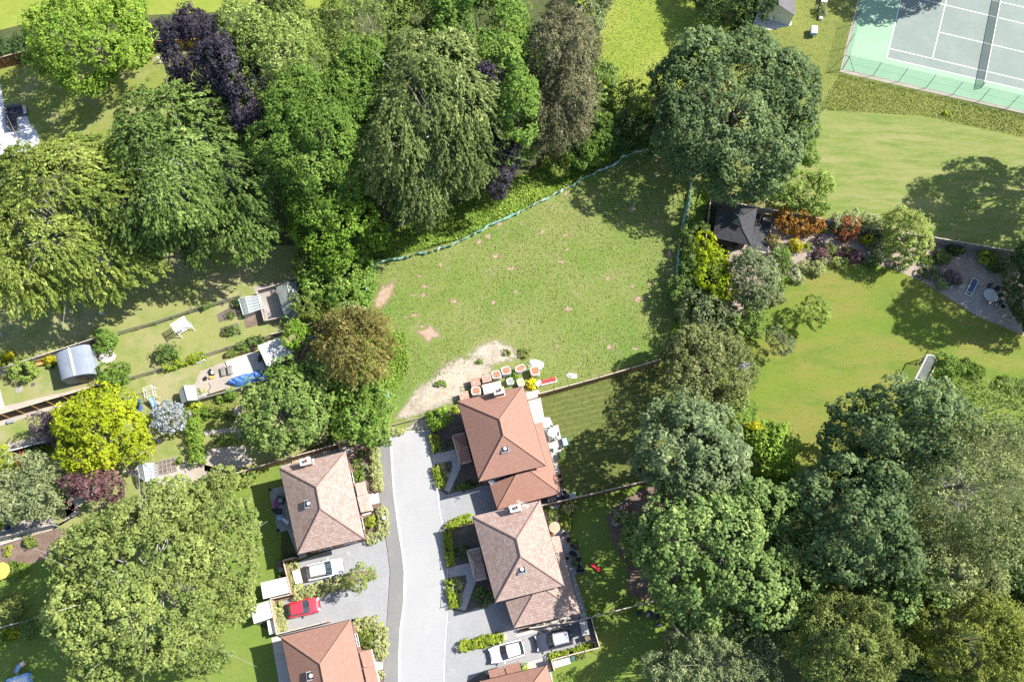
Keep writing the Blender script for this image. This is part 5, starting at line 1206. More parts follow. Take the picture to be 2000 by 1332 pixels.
# barrel roofed shed
q = {k: G(*v, 1.9) for k, v in dict(nw=(109, 696), ne=(176, 674), se=(189, 731), sw=(121, 746)).items()}
cx = sum(v[0] for v in q.values()) / 4; cy = sum(v[1] for v in q.values()) / 4
bs = thing('barrel_shed', 'shed with curved corrugated grey-blue roof in the upper western garden', 'shed', (cx, cy, 0))
mb = MB(); ns = 40; N0, N1, S0, S1 = [Vector(q[k]) for k in ('nw', 'ne', 'sw', 'se')]
def arch(t): return 1.9 + 0.95 * math.sqrt(max(0, 1 - (2 * t - 1) ** 2)) ** 1.0
nr_ = 60
grid = []
for j in range(nr_ + 1):
    v = j / nr_; w = 0.028 * math.sin(v * 16 * 2 * math.pi)
    grid.append([(*(N0.lerp(S0, v).lerp(N1.lerp(S1, v), i / 16)), arch(i / 16) + w) for i in range(17)])
for j in range(nr_):
    for i in range(16): mb.face([grid[j][i], grid[j + 1][i], grid[j + 1][i + 1], grid[j][i + 1]])
ro = mb.build('roof', 'corrugated', bs)
mb = MB(); k = 8
mb.bar(N0.lerp(N1, 0.5), S0.lerp(S1, 0.5), 0.28, arch(0.5) + 0.02, arch(0.5) + 0.06); mb.build('ridge_strip', 'lead', ro)
mb = MB()
for (a, b) in ((S0, S1), (N1, N0)):
    ins = (Vector((cx, cy)) - (a + b) / 2).normalized() * 0.18
    pts = [(*(a.lerp(b, i / 16) + ins), arch(i / 16) - 0.05) for i in range(17)]
    mb.face([(*(a + ins), 0.0), (*(b + ins), 0.0)] + pts[::-1])
mb.prism(inset([tuple(S0), tuple(S1), tuple(N1), tuple(N0)], 0.22), 0, 1.85)
mb.build('wall', 'frame_grey', bs)
dr = MB().bar(S0.lerp(S1, 0.35) + Vector((0.03, 0.12)), S0.lerp(S1, 0.62) + Vector((0.03, 0.12)), 0.05, 0.05, 1.8).build('door', 'wood_pale', bs)
MB().obox(*(S0.lerp(S1, 0.58) + Vector((0.02, 0.06))), 0.9, 0.05, 0.05, 0.15).build('handle', 'metal_dark', dr)
# greenhouse
def greenhouse(label, L, Rg, Rt, z_e, z_r):
    lf, ln = [GZ(*p, z_e) for p in L]; rf, rn = [GZ(*p, z_r) for p in Rg]; gf, gn = [GZ(*p, z_e) for p in Rt]
    c = ((lf[0] + gn[0]) / 2, (lf[1] + gn[1]) / 2)
    root = thing('greenhouse', label, 'greenhouse', (*c, 0))
    fr = MB(); gl = MB()
    for f in ([lf, ln, rn, rf], [gn, gf, rf, rn]): gl.face(f)
    d0 = lambda p: (p[0], p[1], 0.0)
    for a, b in ((lf, ln), (ln, gn), (gn, gf), (gf, lf)): gl.face([d0(a), d0(b), b, a])
    gl.face([ln, gn, rn]); gl.face([gf, lf, rf])
    for a, b in ((lf, ln), (gn, gf), (rf, rn), (lf, rf), (ln, rn), (gf, rf), (gn, rn), (ln, gn), (lf, gf)): fr.tube(a, b, 0.035, n=5)
    for p in (lf, ln, gf, gn): fr.tube(d0(p), p, 0.035, n=5)
    for k in range(1, 5):
        t = k / 5
        for e0, e1, r0, r1 in ((lf, ln, rf, rn), (gf, gn, rf, rn)):
            a = Vector(e0).lerp(Vector(e1), t); b = Vector(r0).lerp(Vector(r1), t)
            fr.tube(a, b, 0.02, n=4); fr.tube((a.x, a.y, 0), a, 0.02, n=4)
    fr.build('frame', 'white_paint', root); gl.build('glazing', 'glass_clear', root)
    s = MB(); m = [Vector(d0(p)) for p in (lf, ln)]; k = [Vector(d0(p)) for p in (gf, gn)]
    a0, a1 = m[0].lerp(k[0], 0.16), m[1].lerp(k[1], 0.16); s.bar(a0[:2], a1[:2], 0.45, 0.62, 0.68)
    b0, b1 = m[0].lerp(k[0], 0.84), m[1].lerp(k[1], 0.84); s.bar(b0[:2], b1[:2], 0.45, 0.62, 0.68)
    s.build('bench', 'wood_grey', root)
    return root
greenhouse('small glass greenhouse above the enormous sage tree', [(268, 910), (273, 932)], [(279, 905), (285, 940)], [(297.5, 904.5), (301, 938)], 1.5, 2.1)
greenhouse('low white framed glass lean-to beside the grey-green shed', [(466, 584), (475, 615)], [(479, 580), (487, 611)], [(507, 577), (513, 602)], 1.0, 1.35)
# ------------------------------------------------------------------ fences
def fence(name, label, px_top, h, face, cap, post=None, step=1.85, style='panel', cat='fence', closed=False, th=0.05):
    """fence whose top edge runs along these photo pixels"""
    P = [G(a, b, h) for a, b in px_top]
    root = thing(name, label, cat, (P[0][0], P[0][1], 0))
    pan = MB(); cp = MB(); posts = []
    for a, b in zip(P[:-1], P[1:]):
        a, b = Vector(a), Vector(b); L = (b - a).length; n = max(1, round(L / step)); d = (b - a).normalized()
        for k in range(n):
            p, q = a + d * (L * k / n + 0.05), a + d * (L * (k + 1) / n - 0.05)
            if style == 'panel':
                m = max(2, int((q - p).length / 0.15))
                for i in range(m):
                    u, v = p.lerp(q, i / m), p.lerp(q, (i + 0.94) / m)
                    pan.bar(u, v, th * (1.0 if i % 2 else 0.7), 0.03, h - 0.045)
            elif style == 'rails':
                for z in (0.15, 0.45, 0.75, 0.98):
                    if z < h: pan.bar(p, q, 0.03, z * h - 0.05, z * h)
                m = max(2, int((q - p).length / 0.16))
                for i in range(m): c = p.lerp(q, (i + 0.5) / m); pan.obox(c.x, c.y, 0.02, 0.035, 0.035, h - 0.06, 0.3)
            posts.append(a + d * (L * k / n))
        posts.append(b)
        cp.bar(a, b, 0.11 if style == 'panel' else 0.05, h - 0.04, h)
    pan.build('panels', face, root); cp.build('capping', cap, root)
    p0 = MB().obox(0, 0, 0, 0.11, 0.11, h + 0.04).build('post', post or face, root, local=True)
    seen = []
    for k, q in enumerate(posts):
        if any((q - s).length < 0.3 for s in seen): continue
        seen.append(q)
        o = p0 if len(seen) == 1 else copy_tree(p0, root)
        o.location = (q.x - root.location.x, q.y - root.location.y, 0)
    return root
fence('garden_fence', 'brown close-boarded fence between the meadow and the striped turf', [(1052, 769), (1170, 737), (1292, 701)], 1.8, 'wood_fence', 'wood_cap')
fence('garden_fence', 'timber fence between the striped turf and the shaded lawn', [(1057, 987), (1180, 958.5), (1265, 938)], 1.8, 'wood_fence', 'wood_cap')
fence('garden_fence', 'thin topped fence at the lower edge of the shaded lawn, running under the greatest tree', [(1034, 1226), (1130, 1211.5), (1154, 1205), (1248, 1181), (1288, 1171)], 1.7, 'wood_grey', 'wood_cap')
fence('garden_fence', 'fence enclosing the end of the lower right drive and its shrubs', [(1155, 1205), (1158.5, 1220), (1171.5, 1264), (1142, 1271), (1077, 1288.5), (1083, 1310)], 1.7, 'wood_fence', 'wood_cap')
fence('garden_fence', 'long timber fence behind the brown-roofed left house', [(350, 954), (438, 930.5), (548, 898), (640, 872), (695, 858)], 1.8, 'wood_fence', 'wood_cap')
fence('garden_fence', 'short timber return fence at the corner of the left front garden', [(661, 867), (665.5, 882)], 1.8, 'wood_fence', 'wood_cap')
fence('garden_fence', 'timber fence round the white car end of the left drives', [(575, 1088.5), (552.5, 1094), (560, 1123), (568.5, 1160), (527, 1169.5)], 1.7, 'wood_fence', 'wood_cap')
fence('garden_fence', 'timber fence behind the red car and beside the bottom left house', [(527, 1169.5), (540, 1238), (628, 1216), (640, 1213)], 1.7, 'wood_pale', 'wood_cap')
fence('garden_fence', 'golden timber fence under the dark purple hedge', [(270, 70), (287, 75), (310, 80.5), (388, 76), (420, 70)], 1.9, 'wood_golden', 'wood_orange')
fence('garden_fence', 'red-brown fence at the left edge under the bright maple', [(-40, 124), (0, 112.5), (75, 92), (110, 84)], 1.9, 'wood_red', 'wood_cap')
fence('garden_fence', 'pale capped fence left of the black roofed pavilion', [(1388.5, 388), (1377.5, 478)], 1.8, 'wood_dark', 'wood_cap')
fence('garden_fence', 'long grey fence along the foot of the striped lawn', [(1390, 388), (1516, 411), (1590, 424), (1700, 445), (1825, 463.5), (1982, 491), (2070, 506)], 1.8, 'wood_grey', 'wood_cap')
fence('garden_fence', 'grey fence with pale top at the left edge behind the curved roof shed', [(-40, 733), (0, 719), (92, 690), (182, 661)], 1.7, 'wood_grey', 'wood_cap')
fence('wire_fence', 'low weathered rail fence along the upper western garden', [(228, 648), (300, 628), (366, 606), (466, 577)], 1.0, 'wood_grey', 'wood_grey', style='rails')
fence('garden_fence', 'grey fence with pale top round the grey-green shed', [(556, 618), (516, 626), (501, 567), (540, 556), (583, 541), (590, 556)], 1.1, 'wood_grey', 'wood_cap')
fence('wire_fence', 'low rail fence along the middle of the western gardens', [(200, 752), (257, 735), (330, 714), (400, 691), (440, 678), (528, 654)], 1.0, 'wood_grey', 'wood_grey', style='rails')
fence('garden_fence', 'short solid grey fence behind the pale flat roof', [(528, 653), (570, 642), (612, 630)], 1.5, 'wood_grey', 'wood_cap')
fence('garden_fence', 'dark brown fence with orange posts along the narrow path on the left', [(-40, 820), (0, 808), (88, 782), (152, 763.5), (204, 747)], 1.9, 'wood_dark', 'wood_cap', post='wood_orange')
fence('garden_fence', 'low grey fence below the blue tarpaulin', [(300, 806), (384, 780), (456, 761), (520, 740), (560, 724)], 1.2, 'wood_grey', 'wood_grey')
fence('garden_fence', 'dark fence with a white top beside the red acer', [(20, 880), (64, 868), (100, 859), (130, 850)], 1.5, 'deck_black', 'white_paint')
fence('garden_fence', 'slatted grey fence left of the enormous sage tree', [(-40, 1060), (0, 1049), (56, 1034), (100, 1024)], 1.5, 'frame_grey', 'wood_cap')
fence('garden_fence', 'low pale timber edging fence at the bottom left', [(-30, 1232), (0, 1225), (54, 1211), (116, 1194)], 0.6, 'wood_grey', 'wood_cap')
fence('knee_rail', 'low timber rail across the road end', [(768, 829), (800, 820.5), (834, 812.5)], 0.55, 'wood_grey', 'wood_pale', style='rails', cat='rail')
fence('garden_wall', 'white edged low kerb wall beside the planted beds on the left', [(-30, 1071), (0, 1063), (40, 1050.5)], 0.3, 'concrete', 'white_paint', style='panel', cat='wall')
fence('garden_fence', 'pale timber fence at the far top behind the feathery trees', [(590, 25), (640, 21), (690, 16)], 1.6, 'wood_pale', 'wood_cap')

# iron railings along the front gardens
def railing(label, px, h=0.9):
    P = [Vector(G(a, b, h)) for a, b in px]
    root = thing('iron_railing', label, 'railing', (P[0].x, P[0].y, 0), 0, 'iron railings along the front gardens')
    r = MB(); bars = MB(); posts = MB()
    for a, b in zip(P[:-1], P[1:]):
        L = (b - a).length; n = max(1, int(L / 0.13))
        for z in (0.14, h): r.tube((a.x, a.y, z), (b.x, b.y, z), 0.022, n=5)
        for k in range(n): c = a.lerp(b, k / n); bars.tube((c.x, c.y, 0.0), (c.x, c.y, h), 0.011, n=4)
        for k in range(max(1, int(L / 1.8)) + 1): c = a.lerp(b, k / max(1, int(L / 1.8))); posts.tube((c.x, c.y, 0), (c.x, c.y, h + 0.12), 0.04, n=6)
    r.build('rail', 'metal_dark', root); bars.build('bars', 'metal_dark', root); posts.build('post', 'metal_dark', root)
railing('black iron railing in front of the meadow side house, above its path', [(842, 845), (847, 884)])
railing('black iron railing in front of the meadow side house, below its path', [(849.5, 908), (854.5, 948)])
railing('black iron railing in front of the brown-roofed right house, above its path', [(867, 1040), (870, 1072), (873.5, 1107)])
railing('black iron railing in front of the brown-roofed right house, below its path', [(875.5, 1128), (875, 1155), (873.5, 1182)])

# green netting round the meadow: sagging mesh between thin stakes
def netting(label, px, h=0.75, seed=1):
    rng = random.Random(seed)
    P = [Vector(G(a, b, h * 0.8)) for a, b in px]
    root = thing('mesh_netting', label, 'netting', (P[0].x, P[0].y, 0), 0, 'green netting round the meadow')
    mb = MB(); st = MB(); prev = None
    for a, b in zip(P[:-1], P[1:]):
        L = (b - a).length; n = max(2, int(L / 0.35)); d = (b - a).normalized(); q = Vector((-d.y, d.x))
        for k in range(n):
            t = k / n; c = a.lerp(b, t)
            sag = 0.16 * math.sin(math.pi * ((t * L / 2.4) % 1)) + rng.uniform(-0.05, 0.05)
            top = c + q * rng.uniform(-0.13, 0.13); bot = c + q * rng.uniform(-0.10, 0.10) + q * 0.12
            row = [(top.x, top.y, h - sag), ((top.x + bot.x) / 2 + q.x * rng.uniform(-0.16, 0.16), (top.y + bot.y) / 2 + q.y * rng.uniform(-0.16, 0.16), h * 0.5), (bot.x - q.x * 0.25, bot.y - q.y * 0.25, 0.02)]
            if prev:
                for i in range(2): mb.face([prev[i], prev[i + 1], row[i + 1], row[i]])
            prev = row
        st.tube((a.x, a.y, 0), (a.x, a.y, h + 0.12), 0.022, n=5)
    st.tube((P[-1].x, P[-1].y, 0), (P[-1].x, P[-1].y, h + 0.12), 0.022, n=5)
    mb.build('mesh', 'netgreen', root); st.build('stakes', 'metal_dark', root)
netting('green mesh netting sweeping round the north-west side of the meadow', [(1271, 289), (1245, 296), (1217, 304), (1204, 319), (1170, 332), (1136, 350), (1122, 359), (1075, 382), (1032, 404), (1000, 420), (966, 434), (925, 455), (900, 469), (880, 479), (860, 482), (837, 492), (817, 493), (795, 502), (767, 504), (746, 510), (734, 515), (720, 533), (715, 555), (715, 583), (719, 608), (722, 630)])
netting('green mesh netting down the east side of the meadow', [(1352, 353), (1347, 385), (1340, 415), (1332, 453), (1327, 488), (1325, 528), (1314, 580)], seed=2)
netting('short slack piece of green netting beside the road end', [(753, 758), (751, 775), (752, 795)], h=0.6, seed=3)

# ------------------------------------------------------------------ tennis court fence and net
M['chainlink'] = glassmat('chain_link_mesh', (0.03, 0.05, 0.045), 0.6, alpha=0.10)
M['netting_black'] = glassmat('black_tennis_net', (0.015, 0.02, 0.018), 0.7, alpha=0.55)
tf = thing('court_fence', 'tall wire mesh fence on thin green posts round the tennis court', 'fence', (*G(1645, 136), 0))
mesh = MB(); hh = 2.75; A, B, C = Vector(G(1645, 136)), Vector(G(2090, 239)), Vector(G(1694, -55))
for a, b in ((A, B), (A, C)): mesh.face([(a.x, a.y, 0.02), (b.x, b.y, 0.02), (b.x, b.y, hh), (a.x, a.y, hh)])
mesh.build('mesh', 'chainlink', tf)
wr = MB()
for a, b in ((A, B), (A, C)):
    for z in (0.05, 1.4, hh): wr.tube((a.x, a.y, z), (b.x, b.y, z), 0.008, n=4)
wr.build('wire', 'metal_green', tf)
for a, b in ((1645, 136), (1705, 148.5), (1755, 160), (1808.5, 172.5), (1860, 186), (1912, 199), (1967, 212.5), (2030, 226), (1653, 94), (1664, 50), (1677, 4), (1689, -38)):
    x, y = G(a, b); MB().tube((x, y, 0), (x, y, hh), 0.05 if (a, b) == (1645, 136) else 0.038, n=6).build('post', 'metal_green', tf)
x, y = G(1645, 136)
br = MB()
for q in ((1668, 141), (1651, 108)): br.tube((x, y, hh - 0.25), (*G(*q), 0.0), 0.03, n=5)
br.build('brace', 'metal_green', tf)
a, b = Vector(G(1915, 171)), Vector(G(1946, 12)); d = (b - a).normalized(); b = b + d * 1.4
tn = thing('tennis_net', 'dark tennis net with white top tape across the court', 'net', (a.x, a.y, 0))
MB().face([(a.x, a.y, 0.03), (b.x, b.y, 0.03), (b.x, b.y, 1.0), (a.x, a.y, 1.0)]).build('net', 'netting_black', tn)
MB().bar(a, b, 0.07, 1.0, 1.06).build('tape', 'white_plastic', tn)
for q in (a - d * 0.15, b + d * 0.15): MB().tube((q.x, q.y, 0), (q.x, q.y, 1.1), 0.06, n=8).build('post', 'metal_green', tn)

# ------------------------------------------------------------------ cars
def car(name, label, px_front, px_rear, W, H_, paint, roofpaint, style='suv', roof_rails=False, darkroof=False):
    fx, fy = G(*px_front, 0.6); rx, ry = G(*px_rear, 0.6)
    L = math.hypot(fx - rx, fy - ry); th = math.atan2(fy - ry, fx - rx)
    root = thing(name, label, 'car', ((fx + rx) / 2, (fy + ry) / 2, 0), th)
    hl, hw = L / 2, W / 2
    hood = 0.62 * H_ ; belt = 0.60 * H_
    # stations along x: (x, half width, top z, bottom z)
    if style == 'hatch':
        S = [(-1.0, .80, .42, .30), (-.985, .90, .50, .22), (-.93, .965, .585, .18), (-.6, 1, .60, .16), (-.2, 1, .60, .15), (.25, 1, .60, .15), (.36, .995, .60, .16), (.6, .98, .555, .16), (.82, .93, .50, .17), (.93, .84, .455, .19), (.985, .70, .39, .22), (1.0, .56, .34, .26)]
        cab = dict(b0=-.93, b1=.40, t0=-.74, t1=.04)
    else:
        S = [(-1.0, .82, .44, .32), (-.985, .91, .54, .24), (-.94, .965, .60, .19), (-.6, 1, .615, .17), (-.2, 1, .61, .16), (.25, 1, .61, .16), (.36, .995, .61, .17), (.6, .985, .575, .17), (.82, .94, .535, .18), (.93, .86, .49, .20), (.985, .74, .41, .24), (1.0, .62, .36, .28)]
        cab = dict(b0=-.93, b1=.42, t0=-.76, t1=.10)
    prof = [(0.62, 0.0), (0.90, 0.03), (0.985, 0.22), (1.0, 0.50), (0.985, 0.76), (0.93, 0.93), (0.80, 0.985), (0.42, 1.015), (0.0, 1.03)]
    mb = MB(); rows = []
    for (x, w, zt, zb) in S:
        half = [(hl * x, hw * w * a, H_ * (zb + (zt - zb) * b)) for a, b in prof]
        rows.append([(p[0], -p[1], p[2]) for p in half] + [p for p in half[-2::-1]])
    for r0, r1 in zip(rows[:-1], rows[1:]):
        for k in range(len(r0) - 1): mb.face([r0[k], r1[k], r1[k + 1], r0[k + 1]])
        mb.face([r0[-1], r1[-1], r1[0], r0[0]])
    mb.face(rows[0]); mb.face(rows[-1][::-1])
    body = mb.build('body', paint, root, local=True, smooth=True)
    def ring(x0, x1, w0, w1, z, n=6, bow=0.0):
        pts = []
        for k in range(n + 1):
            t = -1 + 2 * k / n; pts.append((hl * (x1 - bow * t * t), hw * w1 * t, z))
        for k in range(n + 1):
            t = 1 - 2 * k / n; pts.append((hl * (x0 + bow * 0.6 * t * t), hw * w0 * t, z))
        return pts
    base = ring(cab['b0'], cab['b1'], .80, .86, H_ * .60, bow=.05)
    top = ring(cab['t0'], cab['t1'], .64, .68, H_ * .955, bow=.04)
    m = len(base) // 2
    def seg(i): j = (i + 1) % len(base); return [base[i], base[j], top[j], top[i]]
    gl = MB(); [gl.face(seg(i)) for i in range(m - 1)]; gl.build('windscreen', 'car_glass', root, local=True, smooth=True)
    gl = MB(); [gl.face(seg(i)) for i in range(m, 2 * m - 1)]; gl.build('rear_window', 'car_glass', root, local=True, smooth=True)
    for i in (m - 1, 2 * m - 1):
        f = [Vector(p) for p in seg(i)]; sw = MB(); pl = MB()
        out = Vector((0, 1 if f[0].y > 0 else -1, 0)) * 0.012
        for (u0, u1) in ((0.06, 0.34), (0.38, 0.64), (0.68, 0.94)):
            q = [f[0].lerp(f[1], u0), f[0].lerp(f[1], u1), f[3].lerp(f[2], u1), f[3].lerp(f[2], u0)]
            q = [q[0].lerp(q[3], .08), q[1].lerp(q[2], .08), q[1].lerp(q[2], .90), q[0].lerp(q[3], .90)]
            sw.face([p + out for p in q])
        sw.build('side_window', 'car_glass', root, local=True)
        pl.face(f); pl.build('pillars', paint, root, local=True)
    mid = ring(cab['t0'] + .03, cab['t1'] - .03, .50, .54, H_ * .993, bow=.03)
    rf = MB()
    for i in range(len(top)): j = (i + 1) % len(top); rf.face([top[i], top[j], mid[j], mid[i]])
    rf.face(mid)
    rof = rf.build('roof', roofpaint, root, local=True, smooth=True)
    an = MB().tube((hl * (cab['t0'] + .10), 0, H_ * .985), (hl * (cab['t0'] + .08), 0, H_ * 1.03), 0.03, 0.012, 6); an.build('aerial', 'black_plastic', rof, local=True)
    # headlamps, tail lamps, grille, bumper, plates
    for s in (-1, 1):
        MB().obox(hl * .945, s * hw * .66, H_ * .40, 0.20, 0.34, 0.12, -s * .42).build('headlight', 'lamp_clear', root, local=True, bevel=.02)
        MB().obox(-hl * .972, s * hw * .74, H_ * .44, 0.10, 0.26, 0.22, s * .22).build('taillight', 'lamp_red', root, local=True, bevel=.02)
        mr = MB(); mr.obox(hl * .27, s * (hw + .09), H_ * .60, 0.12, 0.20, 0.13, s * .15); mr.build('mirror', paint if not darkroof else 'black_plastic', root, local=True, bevel=.02)
        if roof_rails: MB().tube((hl * (cab['t0'] + .06), s * hw * .60, H_ * .985), (hl * (cab['t1'] - .08), s * hw * .63, H_ * .985), .025, n=6).build('roof_rail', 'black_plastic', root, local=True)
        for x in (.62, -.62):
            wh = MB(); wh.tube((hl * x, s * (hw - .20), .33), (hl * x, s * (hw - .005), .33), .33, n=20); w = wh.build('wheel', 'rubber', root, local=True)
            MB().tube((hl * x, s * (hw - .03), .33), (hl * x, s * (hw + .004), .33), .21, n=16).build('rim', 'alloy', w, local=True)
    MB().obox(hl * .985, 0, H_ * .26, 0.10, W * .52, H_ * .10).build('grille', 'black_plastic', root, local=True)
    MB().obox(-hl * .99, 0, H_ * .22, 0.10, W * .66, H_ * .09).build('bumper', 'black_plastic', root, local=True)
    wp = MB(); wp.tube((hl * (cab['b1'] - .005), -hw * .45, H_ * .617), (hl * (cab['b1'] - .06), hw * .10, H_ * .675), .012, n=4); wp.tube((hl * (cab['b1'] - .005), hw * .10, H_ * .617), (hl * (cab['b1'] - .06), hw * .55, H_ * .675), .012, n=4); wp.build('wiper', 'black_plastic', root, local=True)
    return root
car('parked_car', 'white estate car on the left drive above the planted strip', (670, 1103.5), (600, 1119.5), 1.80, 1.58, 'car_white', 'car_white', roof_rails=True)
car('parked_car', 'red hatchback on the left drive below the planted strip', (624, 1179), (563.5, 1192.5), 1.64, 1.48, 'car_red', 'car_red', style='hatch')
car('parked_car', 'white hatchback facing the road on the lower right drive', (957, 1281), (1024, 1262.5), 1.78, 1.55, 'car_white', 'car_white', style='hatch')
car('parked_car', 'dark grey-blue car with silver roof behind the white one on the lower right drive', (1047, 1256.5), (1117, 1240.5), 1.84, 1.62, 'car_grey', 'car_silver', roof_rails=True, darkroof=True)

# ------------------------------------------------------------------ hedges and shrubs
hedge('clipped_hedge', 'bright low hedge at the roadside above the path of the terracotta house', 'hedge', [(846, 848), (850, 866), (852.5, 881)], 0.7, 0.7, 'lf_hedge', 'bright front hedges')
hedge('clipped_hedge', 'bright low hedge at the roadside below the path of the terracotta house', 'hedge', [(852, 911), (855, 930), (863, 950)], 0.7, 0.7, 'lf_hedge', 'bright front hedges')
hedge('clipped_hedge', 'bright low hedge curving round the corner of the upper right front garden', 'hedge', [(923, 1009), (900, 1015), (884, 1022), (872, 1036), (874, 1060), (877, 1085), (880, 1104)], 0.65, 0.7, 'lf_hedge', 'bright front hedges')
hedge('clipped_hedge', 'bright low hedge beside the path end of the right front garden', 'hedge', [(879, 1133), (882, 1160), (888, 1186)], 0.75, 0.7, 'lf_hedge', 'bright front hedges')
hedge('clipped_hedge', 'knobbly bright hedge between the two drives on the right', 'hedge', [(898, 1263), (925, 1257), (955, 1250), (984, 1243.5)], 0.8, 0.7, 'lf_hedge', 'bright front hedges', rough=0.35)
hedge('clipped_hedge', 'pale variegated hedge along the footway above the left house path', 'hedge', [(728, 858), (731, 890), (735, 925), (739, 958)], 0.85, 0.7, 'lf_varieg', 'variegated hedges', rough=0.3)
hedge('clipped_hedge', 'pale variegated hedge curving to the drive below the left house path', 'hedge', [(744, 990), (748, 1015), (749, 1035), (738, 1048), (716, 1052)], 0.85, 0.7, 'lf_varieg', 'variegated hedges', rough=0.3)
hedge('clipped_hedge', 'pale leafy hedge behind the white car', 'hedge', [(567, 1097), (572, 1125), (577, 1152)], 0.9, 0.8, 'lf_varieg', 'variegated hedges', rough=0.35)
hedge('clipped_hedge', 'pale leafy hedge between the white car and the red car', 'hedge', [(572, 1164), (610, 1154), (650, 1141), (690, 1130)], 1.0, 0.7, 'lf_varieg', 'variegated hedges', rough=0.4)
hedge('clipped_hedge', 'pale leafy hedge behind the red car', 'hedge', [(538, 1178), (544, 1205), (549, 1232)], 0.9, 0.7, 'lf_varieg', 'variegated hedges', rough=0.35)
hedge('clipped_hedge', 'pale variegated hedge round the bottom left front garden', 'hedge', [(692, 1224), (712, 1215), (735, 1218), (746, 1238), (744, 1270), (738, 1286)], 1.0, 0.75, 'lf_varieg', 'variegated hedges', rough=0.35)
hedge('purple_hedge', 'thick dark purple hedge above the golden fence', 'hedge', [(292, 62), (330, 52), (380, 52), (438, 44)], 3.4, 2.0, 'lf_purple', sty='bush', rough=0.2)
hedge('laurel_hedge', 'dark green hedge at the left edge beside the bright maple', 'hedge', [(-20, 92), (30, 84), (70, 76)], 2.4, 2.2, 'lf_dark', sty='bush', rough=0.25)
hedge('flowering_hedge', 'white flowering hedge on the lawn fence', 'hedge', [(1630, 428), (1665, 424), (1700, 431), (1738, 441)], 1.6, 2.1, 'lf_white', sty='bush', rough=0.3)
hedge('box_hedge', 'low dark clipped hedge right of the white goal', 'hedge', [(1882, 706), (1905, 719), (1926, 729)], 1.2, 1.0, 'lf_box', 'clipped hedges on the east lawn', rough=0.03)
hedge('box_hedge', 'low dark clipped hedge at the right edge beside the white bench', 'hedge', [(1957, 741), (1980, 748), (2020, 757)], 1.2, 1.0, 'lf_box', 'clipped hedges on the east lawn', rough=0.03)
hedge('bean_row', 'tall narrow green row dividing the two plots under the silvery tree', 'hedge', [(369, 798), (373, 830), (379, 865), (385, 905)], 1.0, 1.5, 'lf_weed', sty='bush', rough=0.4)
hedge('climber_hedge', 'yellow-green climbers along the middle rail fence', 'hedge', [(318, 718), (345, 708), (375, 698), (398, 690)], 0.5, 1.0, 'lf_hedge', rough=0.35)
hedge('climber_hedge', 'green climbers on the rail fence above the timber planter', 'hedge', [(462, 674), (485, 666), (510, 659)], 0.7, 1.2, 'lf_mid', rough=0.35)
hedge('border_hedge', 'shady shrubs under the right end of the low bottom left fence', 'hedge', [(40, 1230), (75, 1220), (118, 1210)], 1.4, 1.0, 'lf_mid', sty='bush', rough=0.4)
BU = bush
BU('round_shrub', 'round vivid green shrub at the road end corner', 'shrub', 857, 816, 21, 2.6, 'lf_maple2', lobes=9)
BU('topiary_shrub', 'round light green shrub beside the white goal', 'shrub', 1852, 716, 27, 2.2, 'lf_fresh', ry_px=24, lobes=9)
BU('green_shrub', 'dark green low shrub in the bed of the terracotta house', 'shrub', 872, 874, 16, 0.7, 'lf_blue', ry_px=8)
BU('green_shrub', 'pale low shrub left of the path at the terracotta house', 'shrub', 868, 920, 10, 0.6, 'lf_varieg', ry_px=14)
BU('green_shrub', 'low green shrub right of the slanting path at the terracotta house', 'shrub', 910, 950, 20, 0.5, 'lf_mid', ry_px=7)
BU('green_shrub', 'blue-green shrub above the porch path of the brown-roofed right house', 'shrub', 902, 1074, 11, 0.8, 'lf_blue', ry_px=10)
BU('green_shrub', 'low pale shrub left of the slanting path of the brown-roofed right house', 'shrub', 892, 1150, 9, 0.6, 'lf_varieg', ry_px=22)
BU('green_shrub', 'low green shrub right of the slanting path of the brown-roofed right house', 'shrub', 938, 1165, 18, 0.6, 'lf_mid', ry_px=16)
BU('green_shrub', 'small clipped shrub beside the bottom right porch', 'shrub', 1023, 1304, 6, 0.9, 'lf_hedge')
for k, (a, b) in enumerate([(1078, 1283), (1091, 1280), (1104, 1276), (1117, 1272.5), (1128, 1269), (1143, 1265), (1153, 1261)]):
    BU('small_shrub', ['first lime shrub from the left in the row along the drive end fence', 'second lime shrub from the left in the row along the drive end fence', 'third lime shrub from the left in the row along the drive end fence', 'middle lime shrub of the row along the drive end fence', 'fifth lime shrub from the left in the row along the drive end fence', 'lime shrub next to the last in the row along the drive end fence', 'last lime shrub of the row, in the shaded fence corner'][k], 'shrub', a, b, 6, 0.7, 'lf_hedge', 'tiny', 'lime shrubs along the drive end', lobes=5)
for (a, b, r, h, lf, lab) in [(705, 885, 7, 0.6, 'lf_mid', 'small green shrub at the top of the left front garden'), (697, 905, 8, 0.6, 'lf_fresh', 'pale green shrub in the middle of the left front garden'), (712, 918, 10, 0.8, 'lf_greyg', 'grey-green shrub under the variegated hedge of the left front garden'), (700, 930, 9, 0.7, 'lf_fresh', 'bright green shrub above the left porch'),
        (725, 1020, 8, 0.7, 'lf_hedge', 'lime green shrub below the left porch'), (716, 1040, 7, 0.6, 'lf_mid', 'small green shrub by the left drive below the porch'), (716, 1248, 15, 0.9, 'lf_ygreen', 'yellow-green shrub in the bottom left front garden'), (732, 1250, 9, 0.8, 'lf_greyg', 'grey shrub in the bottom left front garden'), (742, 1318, 7, 0.7, 'lf_varieg', 'pale shrub below the bottom left house path')]:
    BU('bed_shrub', lab, 'shrub', a, b, r, h, lf, 'tiny')
BU('laurel_shrub', 'light green laurel clump left of the upper corner of the bright back lawn', 'shrub', 455, 941, 16, 1.6, 'lf_pale', ry_px=13, scale=0.9)
